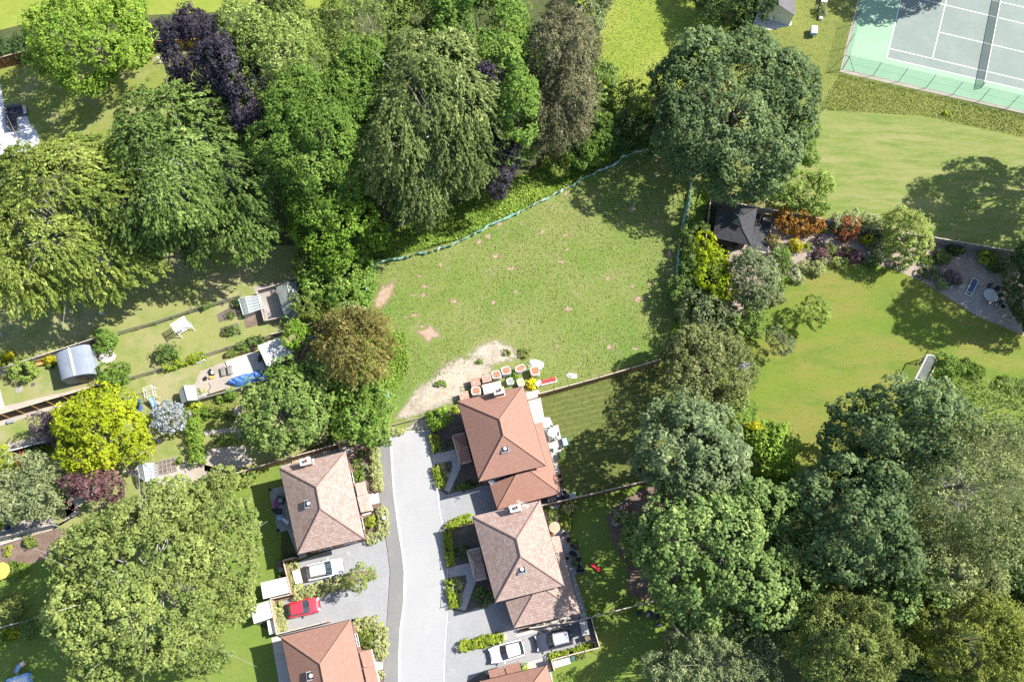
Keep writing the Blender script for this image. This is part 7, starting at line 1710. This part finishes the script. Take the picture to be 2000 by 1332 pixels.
# rear patio, brown-roofed right house
t, x, y = round_table('round wooden table with cups on the rear patio of the brown-roofed right house', 1082.5, 1031, .62, .72, 'wood_pale', 'wood_dark')
for lab, a, b, r, m, pl in (('white pot at the top of the rear patio of the brown-roofed right house', 1066, 995, .2, 'white_paint', 'lf_mid'), ('terracotta pot left of the top patio shrubs', 1073, 996, .18, 'terracotta', 'lf_olive'), ('brown pot near the top of the rear patio', 1082, 999, .19, 'terracotta', 'lf_mid'), ('pot of pink plants in the middle of the upper rear patio', 1075, 1006, .22, 'shed_grey', 'lf_ygreen'), ('grey pot of grass on the upper rear patio', 1086, 1012, .2, 'shed_grey', 'lf_greyg'), ('bowl shaped pot above the round wooden table', 1073, 1020, .2, 'concrete', 'lf_olive'),
        ('dark pot at the patio step below the wooden table', 1110.5, 1054, .26, 'black_plastic', None), ('green planted pot right of the dark step pot', 1119, 1056.5, .2, 'shed_grey', 'lf_ygreen'), ('small black pot below the step pots', 1117, 1066, .17, 'black_plastic', None), ('green bucket pot near the lower patio edge', 1121.5, 1101, .2, 'green_plastic', 'lf_mid'), ('black bucket pot beside the green one', 1128.5, 1102, .22, 'black_plastic', None), ('dark round pot at the bottom corner of the rear patio', 1137, 1114, .24, 'green_plastic', None), ('black pot left of the bottom corner pot', 1129.5, 1115, .2, 'black_plastic', None), ('long dark pot above the bottom corner pot', 1132.5, 1109, .24, 'black_plastic', None), ('small terracotta pot by the house wall below the wooden table', 1077, 1047, .14, 'terracotta', 'lf_rust'), ('small sandy bowl by the house wall', 1108, 1090, .24, 'wood_cap', None), ('dark small pot under the wall by the table', 1075, 1042, .14, 'black_plastic', None)):
    pot(lab, a, b, r, .4, m, pl, pr=1.2)
for lab, a, b, f in (('black folding chair in the middle of the rear patio', 1115.5, 1080, 2.4), ('black folding chair right of the middle one', 1123, 1083, .6), ('black folding chair below the step, beside the dark crate', 1102, 1045, -.6), ('dark chair with frame near the lower patio edge', 1129, 1093, 2.9)): patio_chair(lab, a, b, f, 'black_plastic', 'black patio chairs', .95)
planter_box('dark crate planter on the right edge of the rear patio', 1124, 1066, .5, .75, .4, R(14), 'black_plastic', 'rattan')
barrel('pale green butt at the lower end of the rear lean-to', 1139, 1203, .34, .7, 'teal_glass', None)
def ride_on():
    t, x, y = T('ride_on_toy', 'red ride-on toy car lying on the shaded lawn', 'toy', 1163, 1107.5); a = R(-38); c, q = math.cos(a), math.sin(a)
    for k, (l, w, h) in enumerate(((.38, .42, .28), (.5, .34, .2), (.38, .44, .30))): u = (k - 1) * .4; MB().obox(x + c * u, y + q * u, .1, l + .02 * k, w, h, a).build(('bonnet', 'seat', 'tail')[k], 'red_plastic', t, bevel=.06)
    for u in (-.42, .42):
        for v in (-.2, .2): wx, wy = x + c * u - q * v, y + q * u + c * v; MB().tube((wx + q * .03, wy - c * .03, .1), (wx - q * .03, wy + c * .03, .1), .1, n=10).build('wheel', 'black_plastic', t)
ride_on()
def cable(name, label, cat, px, r, mat):
    P = [(*G(a, b), .03) for a, b in px]; t = thing(name, label, cat, P[0]); m = MB()
    for a, b in zip(P[:-1], P[1:]): m.tube(a, b, r, n=5)
    m.build('cord', mat, t)
cable('garden_hose', 'thin pale hose running down the shaded lawn past the red toy', 'hose', [(1166, 1012), (1164, 1045), (1164.5, 1080), (1163, 1103), (1160, 1128), (1152, 1150), (1143, 1180)], .014, 'grey_plastic')
cable('garden_hose', 'thin pale hose slanting across the shaded lawn to the patio', 'hose', [(1165, 1014), (1160, 1030), (1148, 1042), (1132, 1053)], .014, 'grey_plastic')
# shaded garden at the far south-east
round_table('dark round table in the deep shade below the thin topped fence', 1267, 1199, .45, .72, 'cushion', 'metal_dark')
for lab, a, b, f in (('dark garden chair left of the table in deep shade', 1247, 1197, 0), ('dark garden chair right of the table in deep shade', 1282, 1204, 3.1), ('dark garden chair at the fence below the table in deep shade', 1284, 1220, 2)): patio_chair(lab, a, b, f, 'cushion', 'chairs in the deep shade')
t, x, y = T('marker_post', 'white painted post beside the thin topped fence', 'post', 1247.5, 1177); MB().tube((x, y, 0), (x, y, 1.5), .06, n=8).build('shaft', 'white_plastic', t); MB().lathe(x, y, [(.08, 1.503), (.02, 1.58)], 8).build('cap', 'white_plastic', t)
planter_box('pale timber planter with dark pots outside the drive end fence', 1132.5, 1279, 1.3, .75, .6, R(15), 'wood_pale', 'soil', 'lf_olive')
barrel('dark butt between the low store and the timber planter', 1117, 1285, .28, .8, 'green_plastic')
slab_thing('kerb_planter', 'end post of the knobbly hedge bed', 'post', 986, 1243, 0, .3, .6, .5, R(13), 'wood_cap', 'block')
t, x, y = T('garden_bench', 'dark curved bench against the wall above the lower right drive', 'bench', 1026, 1229)
MB().obox(x, y, .38, 1.2, .38, .06, R(13)).build('seat', 'wood_dark', t, bevel=.02); MB().obox(x + .05, y + .18, .44, 1.2, .06, .4, R(13)).build('backrest', 'wood_dark', t)
for k in (-.5, .5): MB().obox(x + k * math.cos(A13), y + k * math.sin(A13), 0, .07, .34, .38, A13).build('leg', 'wood_dark', t)
# --- western gardens
round_table('round cream table by the curved roof shed', 205, 695, .42, .72, 'slabs', 'grey_plastic')
for lab, a, b in (('small round grey stool left of the cream table', 196.5, 688.5), ('small round stool below the cream table', 199, 701)):
    t, x, y = T('garden_stool', lab, 'stool', a, b); MB().lathe(x, y, [(.2, .4), (.21, .45), (.19, .46)], 14).build('seat', 'shed_grey', t)
    for k in range(3): MB().tube((x + .15 * math.cos(k * 2.1), y + .15 * math.sin(k * 2.1), 0), (x + .12 * math.cos(k * 2.1), y + .12 * math.sin(k * 2.1), .4), .02, n=5).build('leg', 'grey_plastic', t)
t, x, y = T('garden_bench', 'orange timber bench against the fence left of the curved roof shed', 'bench', 80.5, 711); a = R(15); c, q = math.cos(a), math.sin(a)
MB().obox(x + q * .1, y - c * .1, .40, 1.35, .42, .06, a).build('seat', 'wood_orange', t, bevel=.01); MB().obox(x - q * .18, y + c * .18, .46, 1.35, .07, .42, a).build('backrest', 'wood_orange', t, bevel=.01)
for k in (-.6, .6):
    MB().obox(x + c * k, y + q * k, 0, .08, .45, .40, a).build('leg', 'wood_orange', t); MB().obox(x + c * k + q * .05, y + q * k - c * .05, .60, .08, .42, .05, a).build('armrest', 'wood_orange', t)
pot('dark round pot between the orange bench and the curved roof shed', 102, 717, .26, .4, 'black_plastic', 'lf_ygreen', pr=.8)
t, x, y = T('stepping_stone', 'pale round stone in the lawn left of the curved roof shed', 'stone', 37, 761); MB().lathe(x, y, [(.45, 0), (.44, .045), (.38, .06)], 12).build('stone', 'slabs_warm', t)
slab_thing('drain_cover', 'dark square cover in the lawn left of the curved roof shed', 'drain cover', 64.5, 751, Z(3), .42, .42, .02, R(12), 'rattan', 'lid', bevel=0)
slab_thing('storage_sack', 'grey-blue box on the narrow path under the brown fence', 'box', 23, 824, 0, .75, .4, .4, R(14), 'frame_grey', 'box', bevel=.03)
def arbour():
    t, x, y = T('garden_swing', 'white slatted garden swing seat on the upper garden lawn', 'swing seat', 363, 645, None); a = R(36); c, q = math.cos(a), math.sin(a); P = lambda u, v, z: (x + c * u - q * v, y + q * u + c * v, z)
    f = MB()
    for u in (-.85, .85):
        f.tube(P(u, -.65, 0), P(u * .95, 0, 1.9), .05, n=6); f.tube(P(u, .65, 0), P(u * .95, 0, 1.9), .05, n=6); f.tube(P(u, -.62, .1), P(u, .62, .1), .04, n=6)
    f.tube(P(-.9, 0, 1.9), P(.9, 0, 1.9), .055, n=6); f.build('frame', 'white_paint', t)
    r = MB()
    for k in range(8): v = -.6 + k * .17; r.obox(*P(0, v + .02, 0)[:2], 1.93 + .02 * (k % 2), 1.9, .09, .03, a)
    for k in (-.8, .8): r.obox(*P(k, 0, 0)[:2], 1.895, .06, 1.35, .035, a)
    r.build('canopy', 'white_paint', t)
    s = MB()
    for k in range(4): s.obox(*P(0, -.22 + k * .13, 0)[:2], .45, 1.45, .09, .03, a)
    for k in (-.7, .7): s.tube(P(k, 0, .46), P(k, 0, 1.88), .012, n=4)
    s.build('seat', 'white_paint', t)
arbour()
def trampoline():
    t, x, y = T('trampoline', 'round blue edged trampoline half under the golden tree', 'trampoline', 261, 797)
    MB().lathe(x, y, [(.98, .60), (.98, .62), (.01, .60)], 28, cap_bot=False).build('mat', 'black_plastic', t)
    MB().lathe(x, y, [(.98, .585), (.98, .66), (1.28, .66), (1.28, .58), (.98, .585)], 28, cap_top=False, cap_bot=False).build('edge_pad', 'blue_plastic', t)
    for k in range(6): th = k * math.pi / 3; MB().tube((x + 1.2 * math.cos(th), y + 1.2 * math.sin(th), 0), (x + 1.2 * math.cos(th), y + 1.2 * math.sin(th), .585), .025, n=5).build('leg', 'grey_plastic', t)
trampoline()
def climbing_frame():
    t, x, y = T('climbing_frame', 'white climbing frame with a pale blue slide by the silvery tree', 'climbing frame', 301, 773); a = R(-70); c, q = math.cos(a), math.sin(a); P = lambda u, v, z: (x + c * u - q * v, y + q * u + c * v, z)
    f = MB()
    for u in (-.7, .5):
        for v in (-.55, .55): f.tube(P(u, v, 0), P(u, v * .85, 1.6), .035, n=6)
        f.tube(P(u, -.5, 1.55), P(u, .5, 1.55), .03, n=5)
    for v in (-.5, .5):
        f.tube(P(-.7, v, 1.55), P(.5, v, 1.55), .03, n=5); f.tube(P(-.7, v, .8), P(.5, v, .8), .025, n=5)
    for k in range(6): f.tube(P(-.7 + k * .24, -.5, 1.56), P(-.7 + k * .24, .5, 1.56), .02, n=5)
    f.build('frame', 'white_paint', t)
    s = MB(); s.slab([P(.55, -.22, 1.1), P(1.9, -.25, .12), P(1.9, .25, .12), P(.55, .22, 1.1)], .05); 
    for v in (-.25, .25): s.tube(P(.55, v, 1.16), P(1.9, v, .18), .05, n=6)
    s.build('slide', 'blue_light', t)
climbing_frame()
def bird_bath(label, px, py, r=.26, mat='concrete', name='bird_bath'):
    t, x, y = T(name, label, 'bird bath', px, py)
    MB().lathe(x, y, [(.18, 0), (.1, .1), (.08, .55), (.12, .6)], 12).build('pedestal', mat, t, smooth=True)
    MB().lathe(x, y, [(.1, .603), (r, .68), (r, .74), (r * .85, .73), (.03, .66)], 16).build('basin', mat, t, smooth=True)
bird_bath('pale stone bird bath on the lawn below the silvery tree', 315, 862)
bird_bath('small dark topped bird bath on the dry lawn under the yellow-green tree', 204, 614, .34, 'concrete')
bird_bath('pale ornament pedestal on the shaded lawn at the left edge', 4, 657, .3, 'concrete')
slab_thing('grey_chest', 'grey chest with bags right of the small grey shed', 'chest', 396, 772, 0, .9, .7, .5, R(15), 'shed_grey', 'chest', bevel=.05)
def play_bench(label, px, py):
    t, x, y = T('garden_bench', label, 'bench', px, py); a = R(-73); c, q = math.cos(a), math.sin(a)
    for k in range(4): MB().obox(x - q * (k * .14 - .2), y + c * (k * .14 - .2), .40, 1.1, .11, .035, a).build('slat', 'wood_grey', t)
    for k in (-.45, .45): MB().obox(x + c * k, y + q * k, 0, .07, .5, .397, a).build('leg', 'wood_grey', t)
play_bench('grey slatted bench at the left edge of the white patio, nearer the sand', 438, 727)
play_bench('grey slatted bench at the left edge of the white patio, nearer the slabs', 451, 724)
t, x, y = T('toy_tractor', 'small dark and white ride-on toy on the sandy gravel', 'toy', 414, 728); MB().obox(x, y, .1, .7, .35, .25, R(-45)).build('body', 'black_plastic', t, bevel=.05); MB().obox(x + .2, y - .12, .35, .35, .3, .2, R(-45)).build('seat', 'white_plastic', t, bevel=.05)
for k in range(4): MB().tube((x + (-.25 if k < 2 else .25), y + (.25 if k < 2 else -.2) + (.1 if k % 2 else -.1), .1), (x + (-.2 if k < 2 else .3), y + (.28 if k < 2 else -.17) + (.1 if k % 2 else -.1), .1), .11, n=10).build('wheel', 'rubber', t)
t, x, y = T('toy_digger', 'small yellow toy digger on the sandy gravel', 'toy', 414, 738); MB().obox(x, y, .06, .4, .3, .22, .3).build('body', 'yellow_canvas', t, bevel=.03); MB().tube((x + .1, y, .25), (x + .45, y + .1, .1), .04, n=5).build('arm', 'yellow_canvas', t)
t, x, y = T('fire_bowl', 'small dark round bowl on the sandy gravel', 'fire bowl', 402, 740); MB().lathe(x, y, [(.1, 0), (.22, .14), (.25, .2), (.2, .19), (.03, .1)], 14).build('bowl', 'metal_dark', t, smooth=True); MB().lathe(x, y, [(.14, 0), (.1, .03)], 12).build('foot', 'metal_dark', t)
cable('garden_hose', 'dark hose curling on the sandy gravel', 'hose', [(408, 748), (412, 756), (406, 764), (410, 770)], .03, 'black_plastic')
def tarp():
    t, x, y = T('covered_boat', 'long object under a shiny blue tarpaulin at the lower edge of the white patio', 'covered boat', 482, 741); a = R(14); c, q = math.cos(a), math.sin(a); m = MB(); g = []; rr = random.Random(9); n = 34
    for i in range(n + 1):
        u = i / n; row = []; wid = .62 * (math.sin(min(1, u * 2.2) * math.pi / 2) ** .5 if u < .45 else 1) * (1.0 + .08 * math.sin(u * 9)); hgt = .75 * (.6 + .4 * math.sin(u * 2.6 + .4))
        if u > .93: wid *= .96
        for j in range(13):
            v = j / 12 * 2 - 1; prof = max(0, 1 - abs(v) ** 3.2); z = .03 + hgt * prof + .06 * math.sin(u * 31 + v * 4) * prof + .05 * math.sin(u * 13 - v * 9) * prof
            U, V = (u - .5) * 4.2, v * (wid + .12 * (1 - prof)) + .05 * math.sin(u * 17)
            row.append((x + c * U - q * V, y + q * U + c * V, max(.02, z)))
        g.append(row)
    for i in range(n):
        for j in range(12): m.face([g[i][j], g[i + 1][j], g[i + 1][j + 1], g[i][j + 1]])
    m.face([r for r in g[0]][::-1]); m.face(g[-1])
    m.build('tarpaulin', 'blue_tarp', t)
    k = MB()
    for u in (-1.2, -.2, .9): k.tube((x + c * u - q * -.74, y + q * u + c * -.74, .04), (x + c * u - q * .74, y + q * u + c * .74, .04), .015, n=4)
    k.build('rope', 'white_plastic', t)
tarp()
planter_box('long timber trough planter above the white patio', 466, 690, 3.2, .55, .4, R(15), 'wood_dark', 'soil', 'lf_ygreen')
barrel('brown wooden tub at the end of the long trough', 496, 682, .36, .45, 'wood_dark', 'compost', 'wooden_tub', 'tub')
for lab, a, b in (('small white planter on the rail fence, left of two', 388, 707), ('larger white planter on the rail fence, right of two', 397.5, 703)): planter_box(lab, a, b, .5, .4, .35, R(16), 'white_paint', 'slabs', None)
slab_thing('brown_tub', 'dark red-brown bench standing by the pale flat roofed shed', 'bench', 508.5, 701, .02, .3, .8, .45, R(-5), 'wood_dark', 'seat')
barrel('blue drum in the dark corner behind the grey-green shed', 616, 575, .3, .8, 'blue_plastic', 'blue_light', 'blue_drum', 'drum')
crumpled('blue_sheet', 'scrap of blue sheet in the dark corner by the small round tree', 'sheet', 608, 660, .8, .5, .35, R(20), 'blue_tarp', 12)
slab_thing('timber_post', 'pale plank leaning in the dark corner by the pale flat roof', 'plank', 594, 684, .02, .14, 1.7, .1, R(-22), 'wood_pale', 'plank')
def grid_bed():
    t, x, y = T('planter_grid', 'square grid of little raised beds beside the small greenhouse', 'planter', 327, 911); a = R(14); c, q = math.cos(a), math.sin(a); L, W = 2.0, 1.5; m = MB()
    for k in range(5): u = -L / 2 + k * L / 4; m.obox(x + c * u, y + q * u, 0, .09, W, .3, a)
    for k in range(4): v = -W / 2 + k * W / 3; m.obox(x - q * v, y + c * v, 0, L + .09, .09, .297, a)
    m.build('frame', 'wood_grey', t); MB().obox(x, y, 0, L - .01, W - .01, .2, a).build('soil', 'bark_mulch', t)
grid_bed()
def swing_set():
    t, x, y = T('garden_swing', 'white framed garden swing between the purple-red tree and the grey-green one', 'swing', 136, 918); P = lambda px, py, z: (*G(px, py, z), z)
    f = MB()
    f.tube(P(143, 905, 1.6), P(138, 925, 1.6), .05, n=6)
    for a, b in (((119, 918), (143, 905)), ((150, 900), (143, 905)), ((132, 941), (138, 925)), ((146, 926), (138, 925))): f.tube((*G(*a), 0), P(*b, 1.6), .045, n=6)
    f.build('frame', 'white_paint', t)
    s = MB(); A, B = Vector(P(119.5, 919, .5)), Vector(P(132, 941, .5)); d = (B - A)
    for k in range(4): n_ = Vector((-d.y, d.x, 0)).normalized() * (-.12 * k); s.bar((A + n_ + d * .1)[:2], (B + n_ - d * .1)[:2], .09, .5, .53)
    s.build('seat', 'white_paint', t)
swing_set()
barrel('blue rimmed tub at the left edge of the gravel yard', 21.5, 1031, .34, .6, 'blue_light', 'black_plastic', 'blue_tub', 'tub')
slab_thing('white_crate', 'white and blue crate left of the blue rimmed tub', 'crate', 12.5, 1033, 0, .55, .5, .4, R(15), 'white_plastic', 'crate', bevel=.04)
pot('brown pot at the left edge beside the white crate', 3.5, 1034, .22, .4, 'terracotta')
t, x, y = T('patio_awning', 'dark blue tarpaulin shelter under the grey-green round tree', 'shelter', 38, 1006); P = [(x - 1.3, y + .5), (x + .1, y + .9), (x + 1.5, y - .2), (x + .1, y - .6)]
MB().prism(P[::-1] if not _ccw(P) else P, 1.4, 1.46).build('canopy', 'cushion', t)
for p_ in P: MB().tube((*p_, 0), (*p_, 1.4), .03, n=5).build('leg', 'metal_dark', t)
def parasol(label, px, py, r, h, mat):
    t, x, y = T('parasol', label, 'parasol', px, py, None); X, Y = G(px, py, h); t.location = (X, Y, 0); x, y = X, Y
    m = MB(); n = 8; top = (x, y, h + .45)
    for k in range(n):
        a, b = k * 2 * math.pi / n, (k + 1) * 2 * math.pi / n; m.face([(x + r * math.cos(a), y + r * math.sin(a), h), (x + r * math.cos(b), y + r * math.sin(b), h), top])
        m.face([(x + r * math.cos(a), y + r * math.sin(a), h - .12), (x + r * math.cos(b), y + r * math.sin(b), h - .12), (x + r * math.cos(b), y + r * math.sin(b), h), (x + r * math.cos(a), y + r * math.sin(a), h)])
    m.build('canopy', mat, t); MB().tube((x, y, 0), (x, y, h + .5), .03, n=6).build('pole', 'white_plastic', t); MB().lathe(x, y, [(.25, 0), (.22, .08)], 12).build('base', 'concrete', t)
parasol('yellow parasol cut by the left edge', 1, 1115, .95, 2.1, 'yellow_canvas')
def toy_slide():
    t, x, y = T('toy_slide', 'little orange and white slide with pale blue chute on the bottom left lawn', 'slide', 38, 1302); P = lambda px, py, z: (*G(px, py, z), z)
    m = MB(); m.slab([P(37, 1296, .8), P(41, 1302, .8), P(49, 1297, .8), P(45, 1290, .8)], .06); m.build('platform', 'white_plastic', t)
    m = MB()
    for a, b in ((45, 1289), (51, 1296), (41, 1303), (36, 1296)): m.tube((*G(a, b), 0), P(a, b, 1.0), .05, n=6)
    m.tube(P(45, 1289, .95), P(51, 1296, .95), .04, n=5); m.tube(P(51, 1296, .95), P(41, 1303, .95), .04, n=5); m.build('frame', 'orange_plastic', t)
    m = MB(); m.slab([P(35, 1297, .78), P(27, 1311, .1), P(32, 1315, .1), P(40, 1301, .78)], .05); 
    for a, b in (((35, 1297), (27, 1311)), ((40, 1301), (32, 1315))): m.tube(P(*a, .84), P(*b, .16), .04, n=5)
    m.build('chute', 'blue_light', t)
toy_slide()
def pool():
    t, x, y = T('paddling_pool', 'rectangular white paddling pool with blue frame cut by the bottom left edge', 'pool', 45, 1335); P = [G(a, b) for a, b in ((18, 1326), (61, 1312), (70, 1352), (28, 1364))]; P = P if _ccw(P) else P[::-1]
    q = inset(P, .22); m = MB()
    for k in range(4): m.prism([P[k], P[(k + 1) % 4], q[(k + 1) % 4], q[k]], 0, .62 + .002 * k)
    m.build('rim', 'blue_light', t); MB().prism(inset(P, .225), 0, .5).build('cover', 'white_plastic', t)
    for k in range(4): MB().tube((*P[k], 0), (*P[k], .75), .06, n=6).build('post', 'blue_plastic', t)
pool()
t, x, y = T('child_swing', 'grey metal swing frame in the shade at the bottom left', 'swing', 143, 1310); f = MB(); P = lambda px, py, z: (*G(px, py, z), z)
f.tube(P(140, 1307, 1.7), P(152, 1306, 1.7), .04, n=6); f.tube((*G(140, 1324), 0), P(140, 1307, 1.7), .04, n=6); f.tube((*G(153, 1322), 0), P(152, 1306, 1.7), .04, n=6); f.tube((*G(139, 1309), 0), P(140, 1307, 1.7), .03, n=6); f.build('frame', 'shed_grey', t)
MB().obox(*G(146, 1320), .4, .4, .18, .03).build('seat', 'black_plastic', t)
# --- north-west terrace
def sofa():
    t, x, y = T('corner_sofa', 'grey rattan corner sofa with dark cushions on the white terrace', 'sofa', 33, 238); P = lambda q: [G(a, b) for a, b in q]
    m = MB()
    for q in ([(16, 216), (54, 210), (56, 226), (20, 231)], [(16, 231), (32, 229), (36, 256), (20, 259)]): p_ = P(q); m.prism(p_ if _ccw(p_) else p_[::-1], .02, .32)
    m.build('base', 'rattan', t)
    for q, z0, z1, nm, mt in (([(14, 214), (46, 209.5), (47, 214), (15, 219)], .325, .8, 'backrest', 'rattan'), ([(14, 217), (18.5, 216), (23, 258), (19, 259)], .325, .795, 'backrest', 'rattan'),
                          ([(20, 218.5), (32, 217), (33, 227), (21, 228)], .325, .47, 'cushion', 'cushion'), ([(33.5, 216.5), (45.5, 215), (46.5, 225), (34.5, 226.5)], .325, .47, 'cushion', 'cushion'), ([(21.5, 231), (31.5, 230), (33, 241), (23, 242)], .325, .47, 'cushion', 'cushion'), ([(23, 243.5), (33, 242), (34.5, 254), (24.5, 255)], .325, .465, 'cushion', 'cushion')):
        p_ = P(q); MB().prism(p_ if _ccw(p_) else p_[::-1], z0, z1).build(nm, mt, t, bevel=.03)
    p_ = P([(47, 211), (53, 210), (55, 225), (49, 226)]); MB().prism(p_ if _ccw(p_) else p_[::-1], .325, .36).build('side_table', 'table_stone', t)
sofa()
def goal(label, a, b, depth, h, r, name='football_goal'):
    """posts at pixels a and b on the ground; depth: vector in metres to the back"""
    A, B = Vector((*G(*a), 0)), Vector((*G(*b), 0)); t = thing(name, label, 'goal', A); D = Vector(depth); up = Vector((0, 0, h)); f = MB()
    f.tube(A, A + up, r, n=8); f.tube(B, B + up, r, n=8); f.tube(A + up, B + up, r, n=8); f.tube(A + D, B + D, r * .8, n=8)
    for p_ in (A, B): f.tube(p_, p_ + D, r * .7, n=6); f.tube(p_ + up, p_ + up + D * .35, r * .7, n=6); f.tube(p_ + up + D * .35, p_ + D, r * .7, n=6)
    f.build('frame', 'white_plastic', t)
    n = MB(); n.face([A + up + D * .35, B + up + D * .35, B + D, A + D]); n.face([A + up, B + up, B + up + D * .35, A + up + D * .35])
    for p_ in (A, B): n.face([p_, p_ + up, p_ + up + D * .35, p_ + D])
    n.build('net', 'net_white', t)
M['net_white'] = glassmat('white_goal_net', (.75, .76, .78), .7, alpha=.16)
goal('white football goal on the east lawn in front of the clipped bush', (1796, 703), (1772, 750), (2.1, -.2, 0), 1.9, .07)
goal('small white football goal under the golden fence', (313, 124), (352, 120), (-.1, .8, 0), 1.0, .05)
# --- top of the picture
t, x, y = T('hutch', 'white and blue wheeled hutch on the rough grass at the top', 'hutch', 1591, 58); X, Y = G(1591, 58, .9)
MB().obox(X, Y, .35, .85, 1.15, .55, R(-12)).build('box', 'blue_light', t, bevel=.02); MB().slab([(X - .5, Y - .62, .93), (X + .28, Y - .72, 1.0), (X + .5, Y + .55, 1.0), (X - .28, Y + .66, .93)], .04).build('lid', 'white_plastic', t)
for u in (-.36, .36):
    for v in (-.5, .5): MB().tube((X + u, Y + v, 0), (X + u, Y + v, .35), .035, n=5).build('leg', 'wood_grey', t)
t, x, y = T('garden_table', 'small white table cut by the top edge', 'table', 1607, 5); MB().obox(x, y, .68, .8, 1.3, .05, R(-12)).build('table_top', 'white_plastic', t)
for u in (-.3, .3):
    for v in (-.5, .5): MB().tube((x + u, y + v, 0), (x + u, y + v, .68), .03, n=5).build('leg', 'white_plastic', t)
slab_thing('white_box', 'small white box on the grass between the tub and the hutch', 'box', 1602, 38, 0, .5, .5, .4, R(-10), 'white_plastic', 'box', bevel=.03)
# --- pavilion garden and east lawn
kettle_bbq('round dark barbecue beside the black roofed pavilion', 1433, 487, .42, 'cushion')
t, x, y = T('timber_swing', 'orange timber swing frame between the black roof and the orange acer', 'swing', 1497, 428); f = MB(); P = lambda px, py, z: (*G(px, py, z), z)
for a, b in (((1481, 436), (1489, 417)), ((1499, 437), (1507, 419))): f.tube((*G(*a), 0), P(*b, 1.5), .05, n=6)
f.tube(P(1489, 417, 1.5), P(1507, 419, 1.5), .05, n=6); f.build('frame', 'wood_orange', t); MB().obox(*G(1496, 433), .45, 1.0, .45, .06, R(-6)).build('seat', 'wood_cap', t)
planter_box('orange timber planter on the gravel below the orange acer', 1574, 459, .85, .55, .45, R(22), 'wood_orange', 'wood_pale')
t, x, y = T('sun_lounger', 'white framed sun lounger with slate blue sling on the shaded patio', 'sun lounger', 1896, 562); A, B = Vector(G(1888, 578)), Vector(G(1903, 548)); d = (B - A).normalized(); n_ = Vector((-d.y, d.x)); W = .36
f = MB()
for s in (-1, 1): f.bar(A + n_ * W * s, B + n_ * W * s, .07, .32, .38)
for p_ in (A, B, A + d * .42): f.bar(p_ - n_ * W, p_ + n_ * W, .06, .325, .385)
f.build('frame', 'white_paint', t); MB().bar(A + d * .5, B - d * .05, W * 2 - .08, .34, .36).build('sling', 'lounger_blue', t)
for s in (-1, 1):
    for p_ in (A + d * .1, B - d * .1): q = p_ + n_ * W * s; MB().tube((q.x, q.y, 0), (q.x, q.y, .32), .03, n=5).build('leg', 'white_paint', t)
round_table('large round stone topped table on the shaded patio', 1928.5, 581, .85, .74, 'table_stone', 'concrete')
for lab, a, b in (('dark chair above the large round stone table', 1929, 563), ('dark chair upper right of the large round stone table', 1942, 568), ('dark chair right of the large round stone table', 1948, 580), ('dark chair lower right of the large round stone table', 1947, 591)): patio_chair(lab, a, b, math.atan2(-(581 - b), 1928.5 - a), 'cushion', 'chairs round the stone table', 1.15)
pot('round stone pot at the lower end of the shaded patio', 1955, 601, .36, .45, 'concrete')
pot('small stone pot in the shaded gravel beside the evergreen', 1958, 527, .22, .4, 'concrete')
pot('small pot beside the shaded purple shrub', 1869, 555, .2, .35, 'terracotta', 'lf_mid')
t, x, y = T('garden_ornament', 'pale stone ornament at the patio edge under the shaded purple shrub', 'ornament', 1856, 560); MB().lathe(x, y, [(.2, 0), (.16, .1), (.1, .25), (.16, .35), (.08, .5)], 10).build('figure', 'table_stone', t, smooth=True); MB().obox(x, y, 0, .5, .5, .05, .3).build('plinth', 'table_stone', t)
planter_box('square raised bed with pale edging in the shade by the lawn fence', 1808, 510, 1.9, 1.6, .3, R(-12), 'wood_cap', 'soil', 'lf_mid')
t, x, y = T('rock', 'pale rock at the lawn corner under the grey-green shrub', 'rock', 1492, 588); MB().lathe(x, y, [(.34, 0), (.38, .15), (.26, .3), (.08, .36)], 8, sx=1.2).build('stone', 'table_stone', t)
t, x, y = T('garden_bench', 'white bench behind the low clipped hedge at the right edge', 'bench', 1981, 762); a = R(-12); c, q = math.cos(a), math.sin(a)
MB().obox(x, y, .42, 1.5, .4, .05, a).build('seat', 'white_paint', t); MB().obox(x - q * .2, y + c * .2, .47, 1.5, .06, .4, a).build('backrest', 'white_paint', t)
for k in (-.65, .65): MB().obox(x + c * k, y + q * k, 0, .07, .38, .42, a).build('leg', 'white_paint', t)
t, x, y = T('fallen_branch', 'small dark fallen branch on the striped lawn right of the apple tree', 'branch', 1621, 352); m = MB(); m.tube((x - .3, y - .3, .05), (x + .3, y + .25, .12), .05, .03, 5); m.tube((x, y, .08), (x + .05, y + .4, .1), .03, .015, 5); m.build('wood', 'bark', t)
